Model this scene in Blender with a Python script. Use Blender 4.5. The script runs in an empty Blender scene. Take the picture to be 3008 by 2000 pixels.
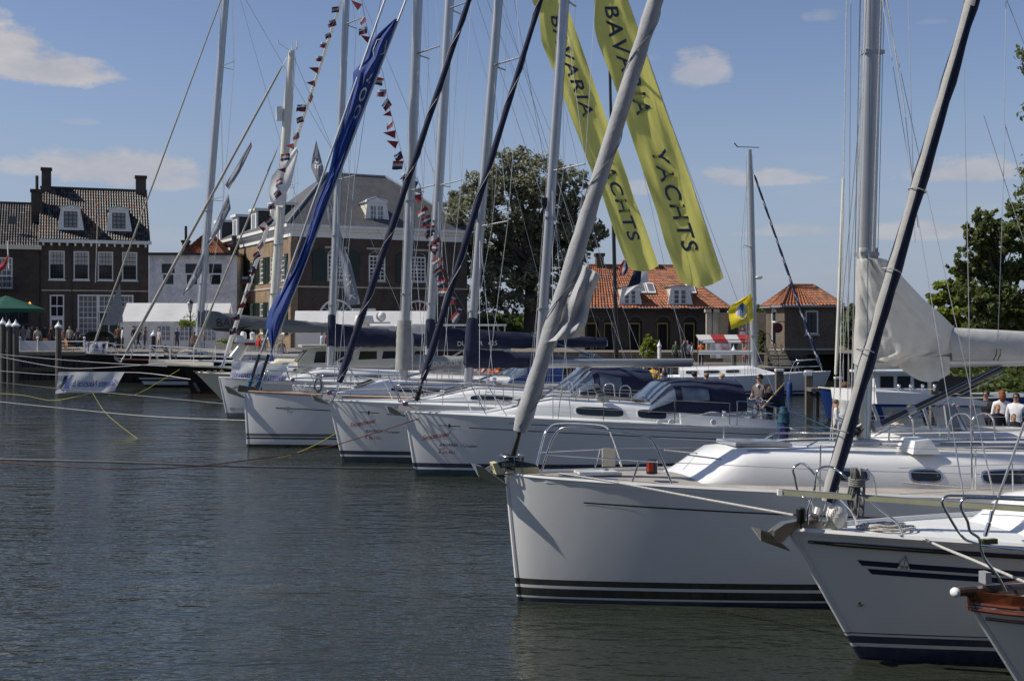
import bpy, bmesh, math, random
from math import sin, cos, tan, pi, sqrt, atan2, radians as R
from mathutils import Vector as V, Matrix
random.seed(11)
sc = bpy.context.scene
COL = sc.collection
# ------------------------------------------------------------------ camera
# the photograph measures 3008 x 2000; focal length 3600 of its pixels, eye 3.4 m above the water
F, CX, HY, EYE = 3600.0, 1504.0, 963.0, 3.4
def P(px, py, Y):
    return V(((px - CX) / F * Y, Y, EYE - (py - HY) / F * Y))
cam = bpy.data.cameras.new('camera')
cam.sensor_width = 36; cam.lens = 36 * F / 3008; cam.shift_y = -37 / 3008
cam.clip_start = .3; cam.clip_end = 4000
camo = bpy.data.objects.new('camera', cam); COL.objects.link(camo)
camo.location = (0, 0, EYE); camo.rotation_euler = (R(90), 0, 0)
sc.camera = camo
# ------------------------------------------------------------------ light
SUN_EL, SUN_AZ = R(46), R(-93)          # azimuth from +Y, clockwise seen from above
sx, sy, sz = sin(SUN_AZ) * cos(SUN_EL), cos(SUN_AZ) * cos(SUN_EL), sin(SUN_EL)
sun = bpy.data.lights.new('sun', 'SUN'); sun.energy = 4.7; sun.angle = R(.55); sun.color = (1, .94, .84)
suno = bpy.data.objects.new('sun', sun); COL.objects.link(suno)
suno.rotation_euler = V((sx, sy, sz)).to_track_quat('Z', 'Y').to_euler()
suno.location = (-60, 0, 60)
sc.view_settings.view_transform = 'Standard'; sc.view_settings.look = 'None'
sc.view_settings.gamma = 1; sc.view_settings.exposure = .0
sc.view_settings.use_curve_mapping = False
sc.cycles.use_denoising = True
sc.cycles.max_bounces = 8; sc.cycles.transparent_max_bounces = 16

class NT:
    """small helper to wire shader nodes"""
    def __init__(s, tree):
        s.t = tree; s.n = tree.nodes; s.l = tree.links
    def new(s, typ, **kw):
        n = s.n.new(typ)
        for k, v in kw.items(): setattr(n, k, v)
        return n
    def put(s, sock, val):
        if hasattr(val, 'is_output') or hasattr(val, 'links'): s.l.new(val, sock)
        else:
            try: sock.default_value = val
            except Exception: sock.default_value = (val, val, val, 1) if not hasattr(val, '__len__') else (*val, 1)[:4]
    def m(s, op, a, b=None, c=None, clamp=False):
        n = s.new('ShaderNodeMath', operation=op, use_clamp=clamp)
        s.put(n.inputs[0], a)
        if b is not None: s.put(n.inputs[1], b)
        if c is not None: s.put(n.inputs[2], c)
        return n.outputs[0]
    def mix(s, fac, a, b, blend='MIX'):
        n = s.new('ShaderNodeMix', data_type='RGBA', blend_type=blend)
        s.put(n.inputs[0], fac); s.put(n.inputs[6], a); s.put(n.inputs[7], b)
        return n.outputs[2]
    def noise(s, vec, scale=5, detail=4, rough=.55, dim='3D'):
        n = s.new('ShaderNodeTexNoise', noise_dimensions=dim)
        if vec is not None: s.l.new(vec, n.inputs['Vector'])
        n.inputs['Scale'].default_value = scale; n.inputs['Detail'].default_value = detail
        n.inputs['Roughness'].default_value = rough
        return n.outputs[0]
    def ramp(s, fac, stops, interp='LINEAR'):
        n = s.new('ShaderNodeValToRGB'); r = n.color_ramp; r.interpolation = interp
        while len(r.elements) < len(stops): r.elements.new(.5)
        for e, (p, c) in zip(r.elements, stops):
            e.position = p; e.color = (*c, 1) if len(c) == 3 else c
        s.l.new(fac, n.inputs[0]); return n.outputs[0]
    def comb(s, x, y, z):
        n = s.new('ShaderNodeCombineXYZ')
        for i, q in enumerate((x, y, z)): s.put(n.inputs[i], q)
        return n.outputs[0]
    def sep(s, vec):
        n = s.new('ShaderNodeSeparateXYZ'); s.l.new(vec, n.inputs[0]); return n.outputs

# ------------------------------------------------------------------ sky with scattered fair-weather cumulus
w = bpy.data.worlds.new('World'); sc.world = w; w.use_nodes = True
T = NT(w.node_tree); T.n.clear()
sky = T.new('ShaderNodeTexSky', sky_type='NISHITA'); sky.sun_disc = False
sky.sun_elevation = SUN_EL; sky.sun_rotation = SUN_AZ
sky.air_density = 1.0; sky.dust_density = .35; sky.ozone_density = 2.2; sky.altitude = 0
tc = T.new('ShaderNodeTexCoord').outputs['Generated']
dx, dy, dz = T.sep(tc)
az = T.m('ARCTAN2', dx, dy); el = T.m('ARCSINE', dz)
plane = T.comb(T.m('MULTIPLY', az, 1.0), T.m('MULTIPLY', el, 2.2), 0.0)
n1 = T.noise(plane, 16, 6, .6); n2 = T.noise(plane, 5, 3, .5)
soft = T.noise(plane, 42, 5, .65)
def cloud(px, py, wx, wy, gain=1.0):
    a0 = atan2(px - CX, F); e0 = atan2(HY - py, F)
    a = T.m('DIVIDE', T.m('SUBTRACT', az, a0), wx / F)
    e = T.m('DIVIDE', T.m('SUBTRACT', el, e0), wy / F)
    # flat base: squeeze the lower half
    e = T.m('MULTIPLY', e, T.m('ADD', 1.0, T.m('MULTIPLY', T.m('LESS_THAN', e, 0.0), .9)))
    r = T.m('ADD', T.m('MULTIPLY', a, a), T.m('MULTIPLY', e, e))
    v = T.m('ADD', T.m('SUBTRACT', 1.0, r), T.m('MULTIPLY', T.m('SUBTRACT', n1, .5), 2.6))
    v = T.m('ADD', v, T.m('MULTIPLY', T.m('SUBTRACT', soft, .5), 1.7))
    return T.m('MULTIPLY', T.m('MULTIPLY', v, 1.5, clamp=True), gain, clamp=True)
cl = None
for c in [(150, 262, 185, 66, .82), (20, 235, 150, 95, .86), (-160, 190, 200, 110, .85), (330, 525, 270, 70, .72), (450, 552, 170, 46, .6), (160, 530, 150, 44, .55), (1880, 560, 120, 30, .45), (2060, 225, 92, 82, .55), (1880, 180, 75, 26, .2),
          (2230, 540, 190, 32, .55), (2120, 520, 70, 24, .5), (2420, 80, 75, 28, .32), (2850, 540, 190, 50, .62), (2720, 700, 210, 42, .58), (2330, 690, 170, 26, .4), (230, 395, 60, 14, .22), (2740, 115, 50, 12, .12)]:
    k = cloud(*c); cl = k if cl is None else T.m('MAXIMUM', cl, k)
# the same kind of cloud all round the horizon
low = T.m('MULTIPLY', T.m('SUBTRACT', T.noise(T.comb(T.m('MULTIPLY', az, 3.0), T.m('MULTIPLY', el, 16.0), 3.3), 2.2, 5, .6), .5), 4.2, clamp=True)
band = T.m('MULTIPLY', T.m('SUBTRACT', 1.0, T.m('MULTIPLY', T.m('ABSOLUTE', T.m('SUBTRACT', el, .085)), 13.0), clamp=True), .34)
cl = T.m('MAXIMUM', cl, T.m('MULTIPLY', low, band))
high = T.m('MULTIPLY', T.m('MULTIPLY', T.m('SUBTRACT', n2, .62), 4.0, clamp=True), T.m('GREATER_THAN', el, .32))
cl = T.m('MAXIMUM', cl, T.m('MULTIPLY', high, .5))
ccol = T.mix(T.m('MULTIPLY', T.m('SUBTRACT', n1, .35), 2.2, clamp=True), (4.2, 4.2, 4.6, 1), (6.6, 6.2, 6.0, 1))
skyc = T.mix(1.0, sky.outputs[0], (.98, .91, .98, 1), 'MULTIPLY')
# pale blue summer haze along the whole horizon
skyc = T.mix(T.m('MULTIPLY', T.m('SUBTRACT', 1.0, T.m('MULTIPLY', T.m('ABSOLUTE', el), 5.0), clamp=True), .85), skyc, (2.7, 3.45, 4.95, 1))
bg = T.new('ShaderNodeBackground'); bg.inputs[1].default_value = .098
T.l.new(T.mix(cl, skyc, ccol), bg.inputs[0])
T.l.new(bg.outputs[0], T.new('ShaderNodeOutputWorld').inputs[0])

# ------------------------------------------------------------------ mesh helpers
class MB:
    def __init__(s): s.v = []; s.f = []; s.m = []
    def add(s, vs, fs, m=0):
        o = len(s.v); s.v += [tuple(p) for p in vs]
        s.f += [[i + o for i in f] for f in fs]; s.m += [m] * len(fs); return s
    def bx(s, x0, x1, y0, y1, z0, z1, m=0):
        return s.add([(x0,y0,z0),(x1,y0,z0),(x1,y1,z0),(x0,y1,z0),(x0,y0,z1),(x1,y0,z1),(x1,y1,z1),(x0,y1,z1)],
            [(0,3,2,1),(4,5,6,7),(0,1,5,4),(1,2,6,5),(2,3,7,6),(3,0,4,7)], m)
    def obox(s, c, ax, ay, azz, m=0):
        """box from a centre and three half-axis vectors"""
        c, ax, ay, azz = V(c), V(ax), V(ay), V(azz)
        q = [c + i*ax + j*ay + k*azz for k in (-1,1) for i, j in ((-1,-1),(1,-1),(1,1),(-1,1))]
        return s.add(q, [(0,3,2,1),(4,5,6,7),(0,1,5,4),(1,2,6,5),(2,3,7,6),(3,0,4,7)], m)
    def tube(s, pts, r, n=6, m=0, cap=True, flat=None, up=None):
        pts = [V(p) for p in pts]; k = len(pts)
        rr = r if hasattr(r, '__len__') else [r] * k
        rings = []; side = None
        for i, p in enumerate(pts):
            d = (pts[min(i+1, k-1)] - pts[max(i-1, 0)])
            if d.length < 1e-9: d = V((0,0,1))
            d.normalize()
            if side is None:
                ref = V(up) if up is not None else (V((0,0,1)) if abs(d.z) < .9 else V((1,0,0)))
                side = d.cross(ref)
            else: side = side - d * side.dot(d)
            if side.length < 1e-6: side = d.orthogonal()
            side.normalize(); b = d.cross(side)
            fl = flat or 1
            rings.append([p + side * cos(2*pi*j/n) * rr[i] + b * sin(2*pi*j/n) * rr[i] * fl for j in range(n)])
        return s.loft(rings, m, True, cap)
    def loft(s, rings, m=0, closed=True, cap=True, mf=None):
        n = len(rings[0]); o = len(s.v)
        for r in rings: s.v += [tuple(p) for p in r]
        for i in range(len(rings) - 1):
            for j in range(n if closed else n - 1):
                a = o + i*n + j; b = o + i*n + (j+1) % n
                s.f.append([a, b, b + n, a + n]); s.m.append(mf(i, j) if mf else m)
        if cap and closed:
            s.f.append([o + j for j in range(n)][::-1]); s.m.append(m)
            s.f.append([o + (len(rings)-1)*n + j for j in range(n)]); s.m.append(m)
        return s
    def sheet(s, fn, nu, nv, m=0, mf=None, thick=None):
        g = [[fn(i/nu, j/nv) for j in range(nv+1)] for i in range(nu+1)]
        s.loft(g, m, False, False, mf); return s
    def slab(s, A, B, m=0, sides=True):
        """closed solid between two matching polygons"""
        n = len(A); o = len(s.v); s.v += [tuple(p) for p in A] + [tuple(p) for p in B]
        s.f.append([o+i for i in range(n)][::-1]); s.f.append([o+n+i for i in range(n)]); s.m += [m, m]
        if sides:
            for i in range(n):
                j = (i+1) % n; s.f.append([o+i, o+j, o+n+j, o+n+i]); s.m.append(m)
        return s
    def rev(s, prof, c=(0,0,0), n=12, m=0, axis=None):
        """profile of (radius, height) turned about a vertical (or given) axis"""
        c = V(c); ax = V(axis or (0,0,1)).normalized(); e1 = ax.orthogonal().normalized(); e2 = ax.cross(e1)
        return s.loft([[c + ax*h + (e1*cos(2*pi*j/n) + e2*sin(2*pi*j/n))*max(r, 1e-4) for j in range(n)] for r, h in prof], m)
    def ball(s, c, rx, ry=None, rz=None, n=10, k=6, m=0):
        ry = ry or rx; rz = rz or rx; c = V(c)
        return s.loft([[c + V((rx*max(sin(pi*i/k),.02)*cos(2*pi*j/n), ry*max(sin(pi*i/k),.02)*sin(2*pi*j/n), -rz*cos(pi*i/k))) for j in range(n)] for i in range(k+1)], m)
def crv(pts, n=5):
    """rounded path through the points"""
    W_ = [V(p) for p in pts]; out = []
    for i in range(len(W_)-1):
        p0, p1, p2, p3 = W_[max(0,i-1)], W_[i], W_[i+1], W_[min(len(W_)-1,i+2)]
        # shorter tangents keep straight runs straight and only round the corners
        m1 = (p2-p0)*.5; m2 = (p3-p1)*.5; L_ = (p2-p1).length; m1 = m1.normalized()*min(m1.length, L_*.9) if m1.length else m1; m2 = m2.normalized()*min(m2.length, L_*.9) if m2.length else m2
        for k in range(n):
            t_ = k/n; out.append(p1*(2*t_**3-3*t_**2+1)+m1*(t_**3-2*t_**2+t_)+p2*(-2*t_**3+3*t_**2)+m2*(t_**3-t_**2))
    return out+[W_[-1]]
WORG = {}
def mesh(name, mb, mats, smooth=35, shift=None):
    me = bpy.data.meshes.new(name)
    vs = mb.v if shift is None else [(p[0]-shift[0], p[1]-shift[1], p[2]-shift[2]) for p in mb.v]
    me.from_pydata(vs, [], mb.f)
    for m in (mats if isinstance(mats, (list, tuple)) else [mats]): me.materials.append(m)
    if any(mb.m): me.polygons.foreach_set('material_index', mb.m)
    if smooth:
        me.polygons.foreach_set('use_smooth', [True] * len(me.polygons))
        me.update()
        if smooth < 180: me.set_sharp_from_angle(angle=R(smooth))
    me.update(); return me
def fixn(me):
    bm = bmesh.new(); bm.from_mesh(me); bmesh.ops.recalc_face_normals(bm, faces=bm.faces); bm.to_mesh(me); bm.free()
def thing(name, label, cat, loc=(0,0,0), rz=0, group=None, world=False):
    o = bpy.data.objects.new(name, None); o.empty_display_size = .2; COL.objects.link(o)
    o.location = loc; o.rotation_euler = (0, 0, rz)
    o['label'] = label; o['category'] = cat
    if group: o['group'] = group
    WORG[o.name] = V(loc) if world else V((0,0,0))
    return o
def part(name, mb, mats, parent, smooth=35, kind=None, label=None):
    org = WORG.get(parent.name, V((0,0,0)))
    me = mesh(name, mb, mats, smooth, org if org.length > 0 else None)
    o = bpy.data.objects.new(name, me); COL.objects.link(o); o.parent = parent
    WORG[o.name] = org
    if kind: o['kind'] = kind
    if label: o['label'] = label
    return o
def solo(name, mb, mats, label, cat, group=None, smooth=35, org=None, kind=None):
    """a thing of one mesh; org = its base point in the world"""
    if org is None:
        xs = [p[0] for p in mb.v]; ys = [p[1] for p in mb.v]; zs = [p[2] for p in mb.v]
        org = ((min(xs)+max(xs))/2, (min(ys)+max(ys))/2, min(zs))
    me = mesh(name, mb, mats, smooth, org)
    o = bpy.data.objects.new(name, me); COL.objects.link(o); o.location = org
    if label: o['label'] = label
    if cat: o['category'] = cat
    if group: o['group'] = group
    if kind: o['kind'] = kind
    return o
def struct(name, mb, mats, smooth=0): 
    o = solo(name, mb, mats, None, None, None, smooth, (0,0,0), 'structure'); return o

# ------------------------------------------------------------------ lettering
_tx = {}
def text2d(s, size=1.0, shear=0.0, bold=0.0, space=1.0):
    key = (s, shear, bold, space)
    if key not in _tx:
        cu = bpy.data.curves.new('lettering', 'FONT'); cu.body = s; cu.size = 1; cu.shear = shear
        cu.offset = bold; cu.space_character = space; cu.resolution_u = 3
        ob = bpy.data.objects.new('lettering_tmp', cu); COL.objects.link(ob)
        dg = bpy.context.evaluated_depsgraph_get(); dg.update()
        me = bpy.data.meshes.new_from_object(ob.evaluated_get(dg))
        vs = [(v.co.x, v.co.y) for v in me.vertices]; fs = [list(p.vertices) for p in me.polygons]
        bpy.data.objects.remove(ob); bpy.data.curves.remove(cu); bpy.data.meshes.remove(me)
        _tx[key] = (vs, fs)
    vs, fs = _tx[key]
    return [(x*size, y*size) for x, y in vs], fs
def text_mb(s, fn, size=1.0, shear=0.0, bold=0.0, space=1.0, mb=None, m=0, fit=None):
    """letters bent onto fn(x, y) -> point; fit = wanted width"""
    vs, fs = text2d(s, size, shear, bold, space)
    if fit:
        wd = max(x for x, y in vs); k = fit / wd; vs = [(x*k, y) for x, y in vs]
    mb = mb or MB(); mb.add([fn(x, y) for x, y in vs], fs, m); return mb
# ------------------------------------------------------------------ materials
MATS = {}
def mk(name, col, rough=.5, metal=0., var=.10, scale=6., bump=0., bscale=30., coat=0., ior=1.5, spec=.5, trans=0., sub=0., streak=False, dirt=None):
    if name in MATS: return MATS[name]
    m = bpy.data.materials.new(name); m.use_nodes = True
    t = NT(m.node_tree); b = t.n['Principled BSDF']
    tc = t.new('ShaderNodeTexCoord').outputs['Object']
    if streak:
        mp = t.new('ShaderNodeMapping'); mp.inputs['Scale'].default_value = (1, 1, .12); t.l.new(tc, mp.inputs[0]); vec = mp.outputs[0]
    else: vec = tc
    n = t.noise(vec, scale, 5, .6)
    lo = tuple(max(0, c*(1-var)) for c in col); hi = tuple(min(1, c*(1+var)) for c in col)
    c = t.ramp(n, [(.3, lo), (.7, hi)])
    if dirt:
        n3 = t.noise(vec, scale*.35, 6, .65)
        c = t.mix(t.ramp(n3, [(.48, (0,0,0)), (.75, (dirt[1],)*3)]), c, (*dirt[0], 1))
    t.l.new(c, b.inputs['Base Color'])
    b.inputs['Roughness'].default_value = rough; b.inputs['Metallic'].default_value = metal
    b.inputs['IOR'].default_value = ior; b.inputs['Specular IOR Level'].default_value = spec
    if coat: b.inputs['Coat Weight'].default_value = coat; b.inputs['Coat Roughness'].default_value = .08
    if trans: b.inputs['Transmission Weight'].default_value = trans
    if sub:
        # thin cloth: some light comes through
        tr = t.new('ShaderNodeBsdfTranslucent'); t.l.new(c, tr.inputs[0])
        mx = t.new('ShaderNodeMixShader'); mx.inputs[0].default_value = sub
        t.l.new(b.outputs[0], mx.inputs[1]); t.l.new(tr.outputs[0], mx.inputs[2])
        t.l.new(mx.outputs[0], t.n['Material Output'].inputs[0])
    if bump:
        bn = t.noise(tc, bscale, 4, .6); bp = t.new('ShaderNodeBump'); bp.inputs['Strength'].default_value = bump
        bp.inputs['Distance'].default_value = .02
        t.l.new(bn, bp.inputs['Height']); t.l.new(bp.outputs[0], b.inputs['Normal'])
    MATS[name] = m; return m
def hullmat(name, base, bands, rough=.16, top=2.6):
    """gelcoat with the painted boot stripes at their heights above the water: bands = [(z, colour), ...] upwards"""
    if name in MATS: return MATS[name]
    m = bpy.data.materials.new(name); m.use_nodes = True
    t = NT(m.node_tree); b = t.n['Principled BSDF']
    tc = t.new('ShaderNodeTexCoord').outputs['Object']; x, y, z = t.sep(tc)
    n = t.noise(tc, 1.3, 5, .6)
    zz = t.m('DIVIDE', t.m('ADD', z, .6), top + .6)
    stops = [(max(0, (zb + .6) / (top + .6)), c) for zb, c in bands]
    c = t.ramp(zz, stops, 'CONSTANT')
    # faint scum just above the water and soft waviness
    mp = t.new('ShaderNodeMapping'); mp.inputs['Scale'].default_value = (2.2, 2.2, .5); t.l.new(tc, mp.inputs[0])
    run = t.noise(mp.outputs[0], 2.4, 6, .7)
    low = t.m('MULTIPLY', t.m('SUBTRACT', .75, z), 1.2, clamp=True)
    c = t.mix(t.m('MULTIPLY', t.m('MULTIPLY', t.m('SUBTRACT', run, .42), 2.2, clamp=True), t.m('MULTIPLY', low, .22)), c, (.30, .27, .20, 1))
    c = t.mix(t.m('MULTIPLY', n, .10 if sum(base) > .5 else .006), c, (.55, .56, .55, 1))
    dark = sum(base) < .5
    t.l.new(c, b.inputs['Base Color'])
    b.inputs['Roughness'].default_value = .45 if dark else rough; b.inputs['Coat Weight'].default_value = 0 if dark else .35; b.inputs['Coat Roughness'].default_value = .06
    if dark: b.inputs['Specular IOR Level'].default_value = .2
    bp = t.new('ShaderNodeBump'); bp.inputs['Strength'].default_value = .12; bp.inputs['Distance'].default_value = .03
    t.l.new(t.noise(tc, 2.0, 2, .5), bp.inputs['Height']); t.l.new(bp.outputs[0], b.inputs['Normal'])
    MATS[name] = m; return m
def brick(name, c1, c2, mortar, scale=1.0, var=.5):
    m = bpy.data.materials.new(name); m.use_nodes = True
    t = NT(m.node_tree); b = t.n['Principled BSDF']
    tc = t.new('ShaderNodeTexCoord').outputs['Object']; x, y, z = t.sep(tc)
    vec = t.comb(t.m('ADD', x, y), z, 0.0)
    br = t.new('ShaderNodeTexBrick'); t.l.new(vec, br.inputs['Vector'])
    br.inputs['Scale'].default_value = scale; br.inputs['Brick Width'].default_value = .23; br.inputs['Row Height'].default_value = .07
    br.inputs['Mortar Size'].default_value = .009; br.inputs['Color1'].default_value = (*c1, 1); br.inputs['Color2'].default_value = (*c2, 1)
    br.inputs['Mortar'].default_value = (*mortar, 1)
    n = t.noise(tc, .9, 6, .65); n2 = t.noise(tc, 7, 3, .6)
    c = t.mix(1, br.outputs[0], t.ramp(n, [(.3, (.62,.62,.64)), (.7, (1.18,1.12,1.05))]), 'MULTIPLY')
    c = t.mix(1, c, t.ramp(n2, [(.3, (.8,.8,.8)), (.7, (1.15,1.15,1.15))]), 'MULTIPLY')
    t.l.new(c, b.inputs['Base Color']); b.inputs['Roughness'].default_value = .9
    bp = t.new('ShaderNodeBump'); bp.inputs['Strength'].default_value = .5; bp.inputs['Distance'].default_value = .02
    t.l.new(br.outputs[1], bp.inputs['Height']); bp.invert = True; t.l.new(bp.outputs[0], b.inputs['Normal'])
    return m
def glass(name='window_glass', col=(.02,.025,.03), rough=.04, blind=None):
    if name in MATS: return MATS[name]
    return mk(name, col, rough, 0, .5, 1.2, spec=.35)
GEL = mk('white_gelcoat', (.78,.78,.76), .2, 0, .04, 2, coat=.3, bump=.05, bscale=3)
DECKW = mk('nonskid_deck', (.68,.69,.68), .55, 0, .06, 3, bump=.25, bscale=180)
CREAM = mk('cream_gelcoat', (.72,.66,.50), .25, 0, .05, 2, coat=.2)
TEAK = mk('weathered_teak', (.36,.33,.29), .75, 0, .22, 3, bump=.2, bscale=60)
TEAKB = mk('varnished_mahogany', (.16,.045,.018), .14, 0, .35, 9, coat=.8)
ALU = mk('anodised_aluminium', (.46,.47,.48), .36, .5, .05, 3)
ALUD = mk('dull_aluminium', (.42,.43,.44), .45, .6, .08, 3)
MASTW = mk('cream_painted_spar', (.66,.64,.55), .35, 0, .05, 2)
STEEL = mk('stainless_steel', (.66,.66,.66), .14, 1., .06, 9)
WIRE = mk('rigging_wire', (.42,.43,.44), .4, .6, .1, 5)
GALV = mk('galvanised_steel', (.46,.46,.44), .55, .7, .25, 14, bump=.2, bscale=60)
BLACK = mk('black_plastic', (.012,.012,.013), .4, 0, .3, 10)
RUBBER = mk('black_rubber', (.014,.014,.015), .55, 0, .3, 10)
NAVY = mk('navy_canvas', (.012,.017,.045), .85, 0, .25, 4, bump=.5, bscale=9)
NAVYP = mk('navy_paint', (.012,.02,.055), .25, 0, .08, 4)
BLUEC = mk('blue_canvas', (.02,.05,.20), .8, 0, .2, 4, bump=.4, bscale=9)
GREYC = mk('grey_canvas', (.30,.30,.29), .85, 0, .12, 4, bump=.5, bscale=10)
GREYD = mk('dark_grey_canvas', (.15,.155,.16), .85, 0, .12, 4, bump=.5, bscale=10)
SAILG = mk('grey_sail_sleeve', (.33,.33,.335), .75, 0, .08, 5, bump=.5, bscale=12)
SAILW = mk('white_sailcloth', (.80,.79,.75), .7, 0, .05, 3, bump=.9, bscale=5, sub=.6)
ROPE = mk('white_rope', (.58,.56,.52), .85, 0, .3, 60, bump=.8, bscale=150)
ROPEG = mk('grey_rope', (.20,.20,.20), .9, 0, .3, 60, bump=.8, bscale=150)
ROPEY = mk('yellow_rope', (.46,.43,.07), .8, 0, .15, 20)
ROPER = mk('red_rope', (.16,.05,.04), .8, 0, .15, 20)
ROPEB = mk('blue_rope', (.03,.12,.22), .8, 0, .2, 30)
ROPEP = mk('purple_rope', (.10,.06,.32), .8, 0, .2, 30)
DARKG = mk('smoked_acrylic', (.010,.011,.014), .08, 0, .3, 2, spec=.7)
VINYL = mk('clear_vinyl_window', (.10,.13,.17), .12, 0, .3, 3, spec=.8)
GLASS = glass()
WHITEP = mk('white_paint', (.74,.74,.71), .5, 0, .06, 2)
CREAMP = mk('cream_paint', (.62,.58,.46), .55, 0, .08, 2)
BLACKP = mk('black_paint', (.012,.012,.014), .3, 0, .2, 3)
GREENP = mk('dark_green_paint', (.008,.022,.016), .4, 0, .2, 3)
STONE = mk('pale_sandstone', (.42,.38,.30), .9, 0, .2, 3, bump=.3, bscale=12)
SLATE = mk('grey_slate', (.075,.075,.08), .8, 0, .25, 1.4, bump=.4, bscale=20, streak=True)
LEAD = mk('lead_sheet', (.23,.25,.27), .6, .2, .15, 3)
TILEK = mk('black_glazed_pantile', (.030,.030,.032), .42, 0, .4, 5, spec=.45)
TILEG = mk('grey_pantile', (.085,.078,.072), .5, 0, .3, 5)
TILER = mk('red_pantile', (.20,.075,.035), .65, 0, .3, 5)
TILEO = mk('orange_pantile', (.36,.115,.042), .7, 0, .3, 5, dirt=((.10,.07,.045), .7))
TILEO2 = mk('weathered_orange_pantile', (.27,.095,.045), .75, 0, .35, 5, dirt=((.09,.075,.05), .8))
TILEO3 = mk('browned_orange_pantile', (.18,.08,.045), .8, 0, .35, 5, dirt=((.07,.07,.05), .8))
WOODG = mk('weathered_timber', (.13,.115,.095), .9, 0, .35, 4, bump=.7, bscale=25, streak=True)
WOODD = mk('dark_wet_timber', (.030,.028,.024), .75, 0, .4, 4, bump=.7, bscale=25, streak=True)
BARK = mk('tree_bark', (.06,.05,.04), .95, 0, .35, 4, bump=.9, bscale=20, streak=True)
RED = mk('red_cloth', (.34,.03,.03), .8, 0, .1, 4, sub=.2)
WHITEC = mk('white_cloth', (.76,.76,.76), .8, 0, .05, 4, sub=.4)
BLUEF = mk('blue_cloth', (.03,.05,.18), .8, 0, .1, 4, sub=.2)
YELLOWB = mk('yellow_banner_cloth', (.76,.72,.20), .75, 0, .06, 2, sub=.65)
YELLOWF = mk('yellow_flag_cloth', (.85,.68,.03), .75, 0, .06, 4, sub=.35)
TENT = mk('white_tent_canvas', (.78,.78,.77), .7, 0, .04, 2, sub=.35, bump=.3, bscale=3)
PVC = mk('white_fender_vinyl', (.72,.71,.67), .35, 0, .06, 5)
ORANGE = mk('orange_cloth', (.70,.16,.02), .8, 0, .1, 4)
def cloth(name, col, sub=0): return mk(name, col, .85, 0, .12, 8, sub=sub, bump=.3, bscale=20)
SKIN = mk('skin', (.46,.25,.17), .55, 0, .08, 12)
def leafmat(name, col, var=.45):
    if name in MATS: return MATS[name]
    m = bpy.data.materials.new(name); m.use_nodes = True; t = NT(m.node_tree); b = t.n['Principled BSDF']
    g = t.new('ShaderNodeNewGeometry')
    tc = t.new('ShaderNodeTexCoord').outputs['Object']
    n = t.noise(tc, .8, 4, .6)
    f = t.m('ADD', t.m('MULTIPLY', g.outputs['Random Per Island'], .6), t.m('MULTIPLY', n, .4))
    c = t.ramp(f, [(.15, tuple(q*(1-var) for q in col)), (.5, col), (.9, tuple(min(1, q*(1+var)) for q in col))])
    t.l.new(c, b.inputs['Base Color']); b.inputs['Roughness'].default_value = .6
    tr = t.new('ShaderNodeBsdfTranslucent'); t.l.new(c, tr.inputs[0])
    mx = t.new('ShaderNodeMixShader'); mx.inputs[0].default_value = .5
    t.l.new(b.outputs[0], mx.inputs[1]); t.l.new(tr.outputs[0], mx.inputs[2]); t.l.new(mx.outputs[0], t.n['Material Output'].inputs[0])
    MATS[name] = m; return m
# ------------------------------------------------------------------ water
WATER = bpy.data.materials.new('harbour_water'); WATER.use_nodes = True
t = NT(WATER.node_tree); b = t.n['Principled BSDF']
tc = t.new('ShaderNodeTexCoord').outputs['Object']
b.inputs['Base Color'].default_value = (.024, .029, .021, 1)
b.inputs['Roughness'].default_value = .05; b.inputs['IOR'].default_value = 1.33
def wv(sx, sy, rot, scale, detail):
    mp = t.new('ShaderNodeMapping'); mp.inputs['Scale'].default_value = (sx, sy, 1); mp.inputs['Rotation'].default_value = (0, 0, rot)
    t.l.new(tc, mp.inputs[0]); return t.noise(mp.outputs[0], scale, detail, .6)
h = t.m('ADD', t.m('MULTIPLY', wv(.7, 1.5, .22, 1.9, 3), .075), t.m('MULTIPLY', wv(.8, 1.5, -.35, 5.5, 2), .014))
h = t.m('ADD', h, t.m('MULTIPLY', wv(1, 1.2, .1, .5, 2), .06))
# calmer and rougher patches where the breeze touches the surface
gust = t.ramp(wv(.5, 1.2, .2, .11, 4), [(.34, (.40,)*3), (.64, (1.25,)*3)])
bp = t.new('ShaderNodeBump'); bp.inputs['Strength'].default_value = 1; bp.inputs['Distance'].default_value = 1.0
t.l.new(t.m('MULTIPLY', h, gust), bp.inputs['Height']); t.l.new(bp.outputs[0], b.inputs['Normal'])
# ------------------------------------------------------------------ ground, water, quays
GZ = 1.68
mb = MB(); mb.add([(-500,-120,0),(500,-120,0),(500,200,0),(-500,200,0)], [(0,1,2,3)])
struct('water', mb, WATER)
EDGE = [(-500,80),(-18,80),(-15,90),(14.8,86),(16.6,79.6),(21.6,79.6),(22.5,66),(19,57),(27,50),(60,47),(500,47)]
PAVE = mk('brick_pavement', (.17,.145,.12), .9, 0, .25, 2, bump=.3, bscale=8)
mb = MB()
far = [(x*6 if abs(x) > 400 else x, 3200) for x, y in EDGE]
for i in range(len(EDGE)-1):
    (a, b), (c, d) = EDGE[i], EDGE[i+1]
    mb.add([(a,b,GZ),(c,d,GZ),(*far[i+1],GZ),(*far[i],GZ)], [(0,1,2,3)])
struct('ground', mb, PAVE)
QSTONE = brick('quay_masonry', (.07,.062,.05), (.10,.085,.065), (.05,.048,.04), .35)
mb = MB()
for i in range(1, 8):
    (a, b), (c, d) = EDGE[i], EDGE[i+1]
    mb.add([(a,b-.02,-1),(c,d-.02,-1),(c,d-.02,GZ-.004),(a,b-.02,GZ-.004)], [(0,1,2,3)])
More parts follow.
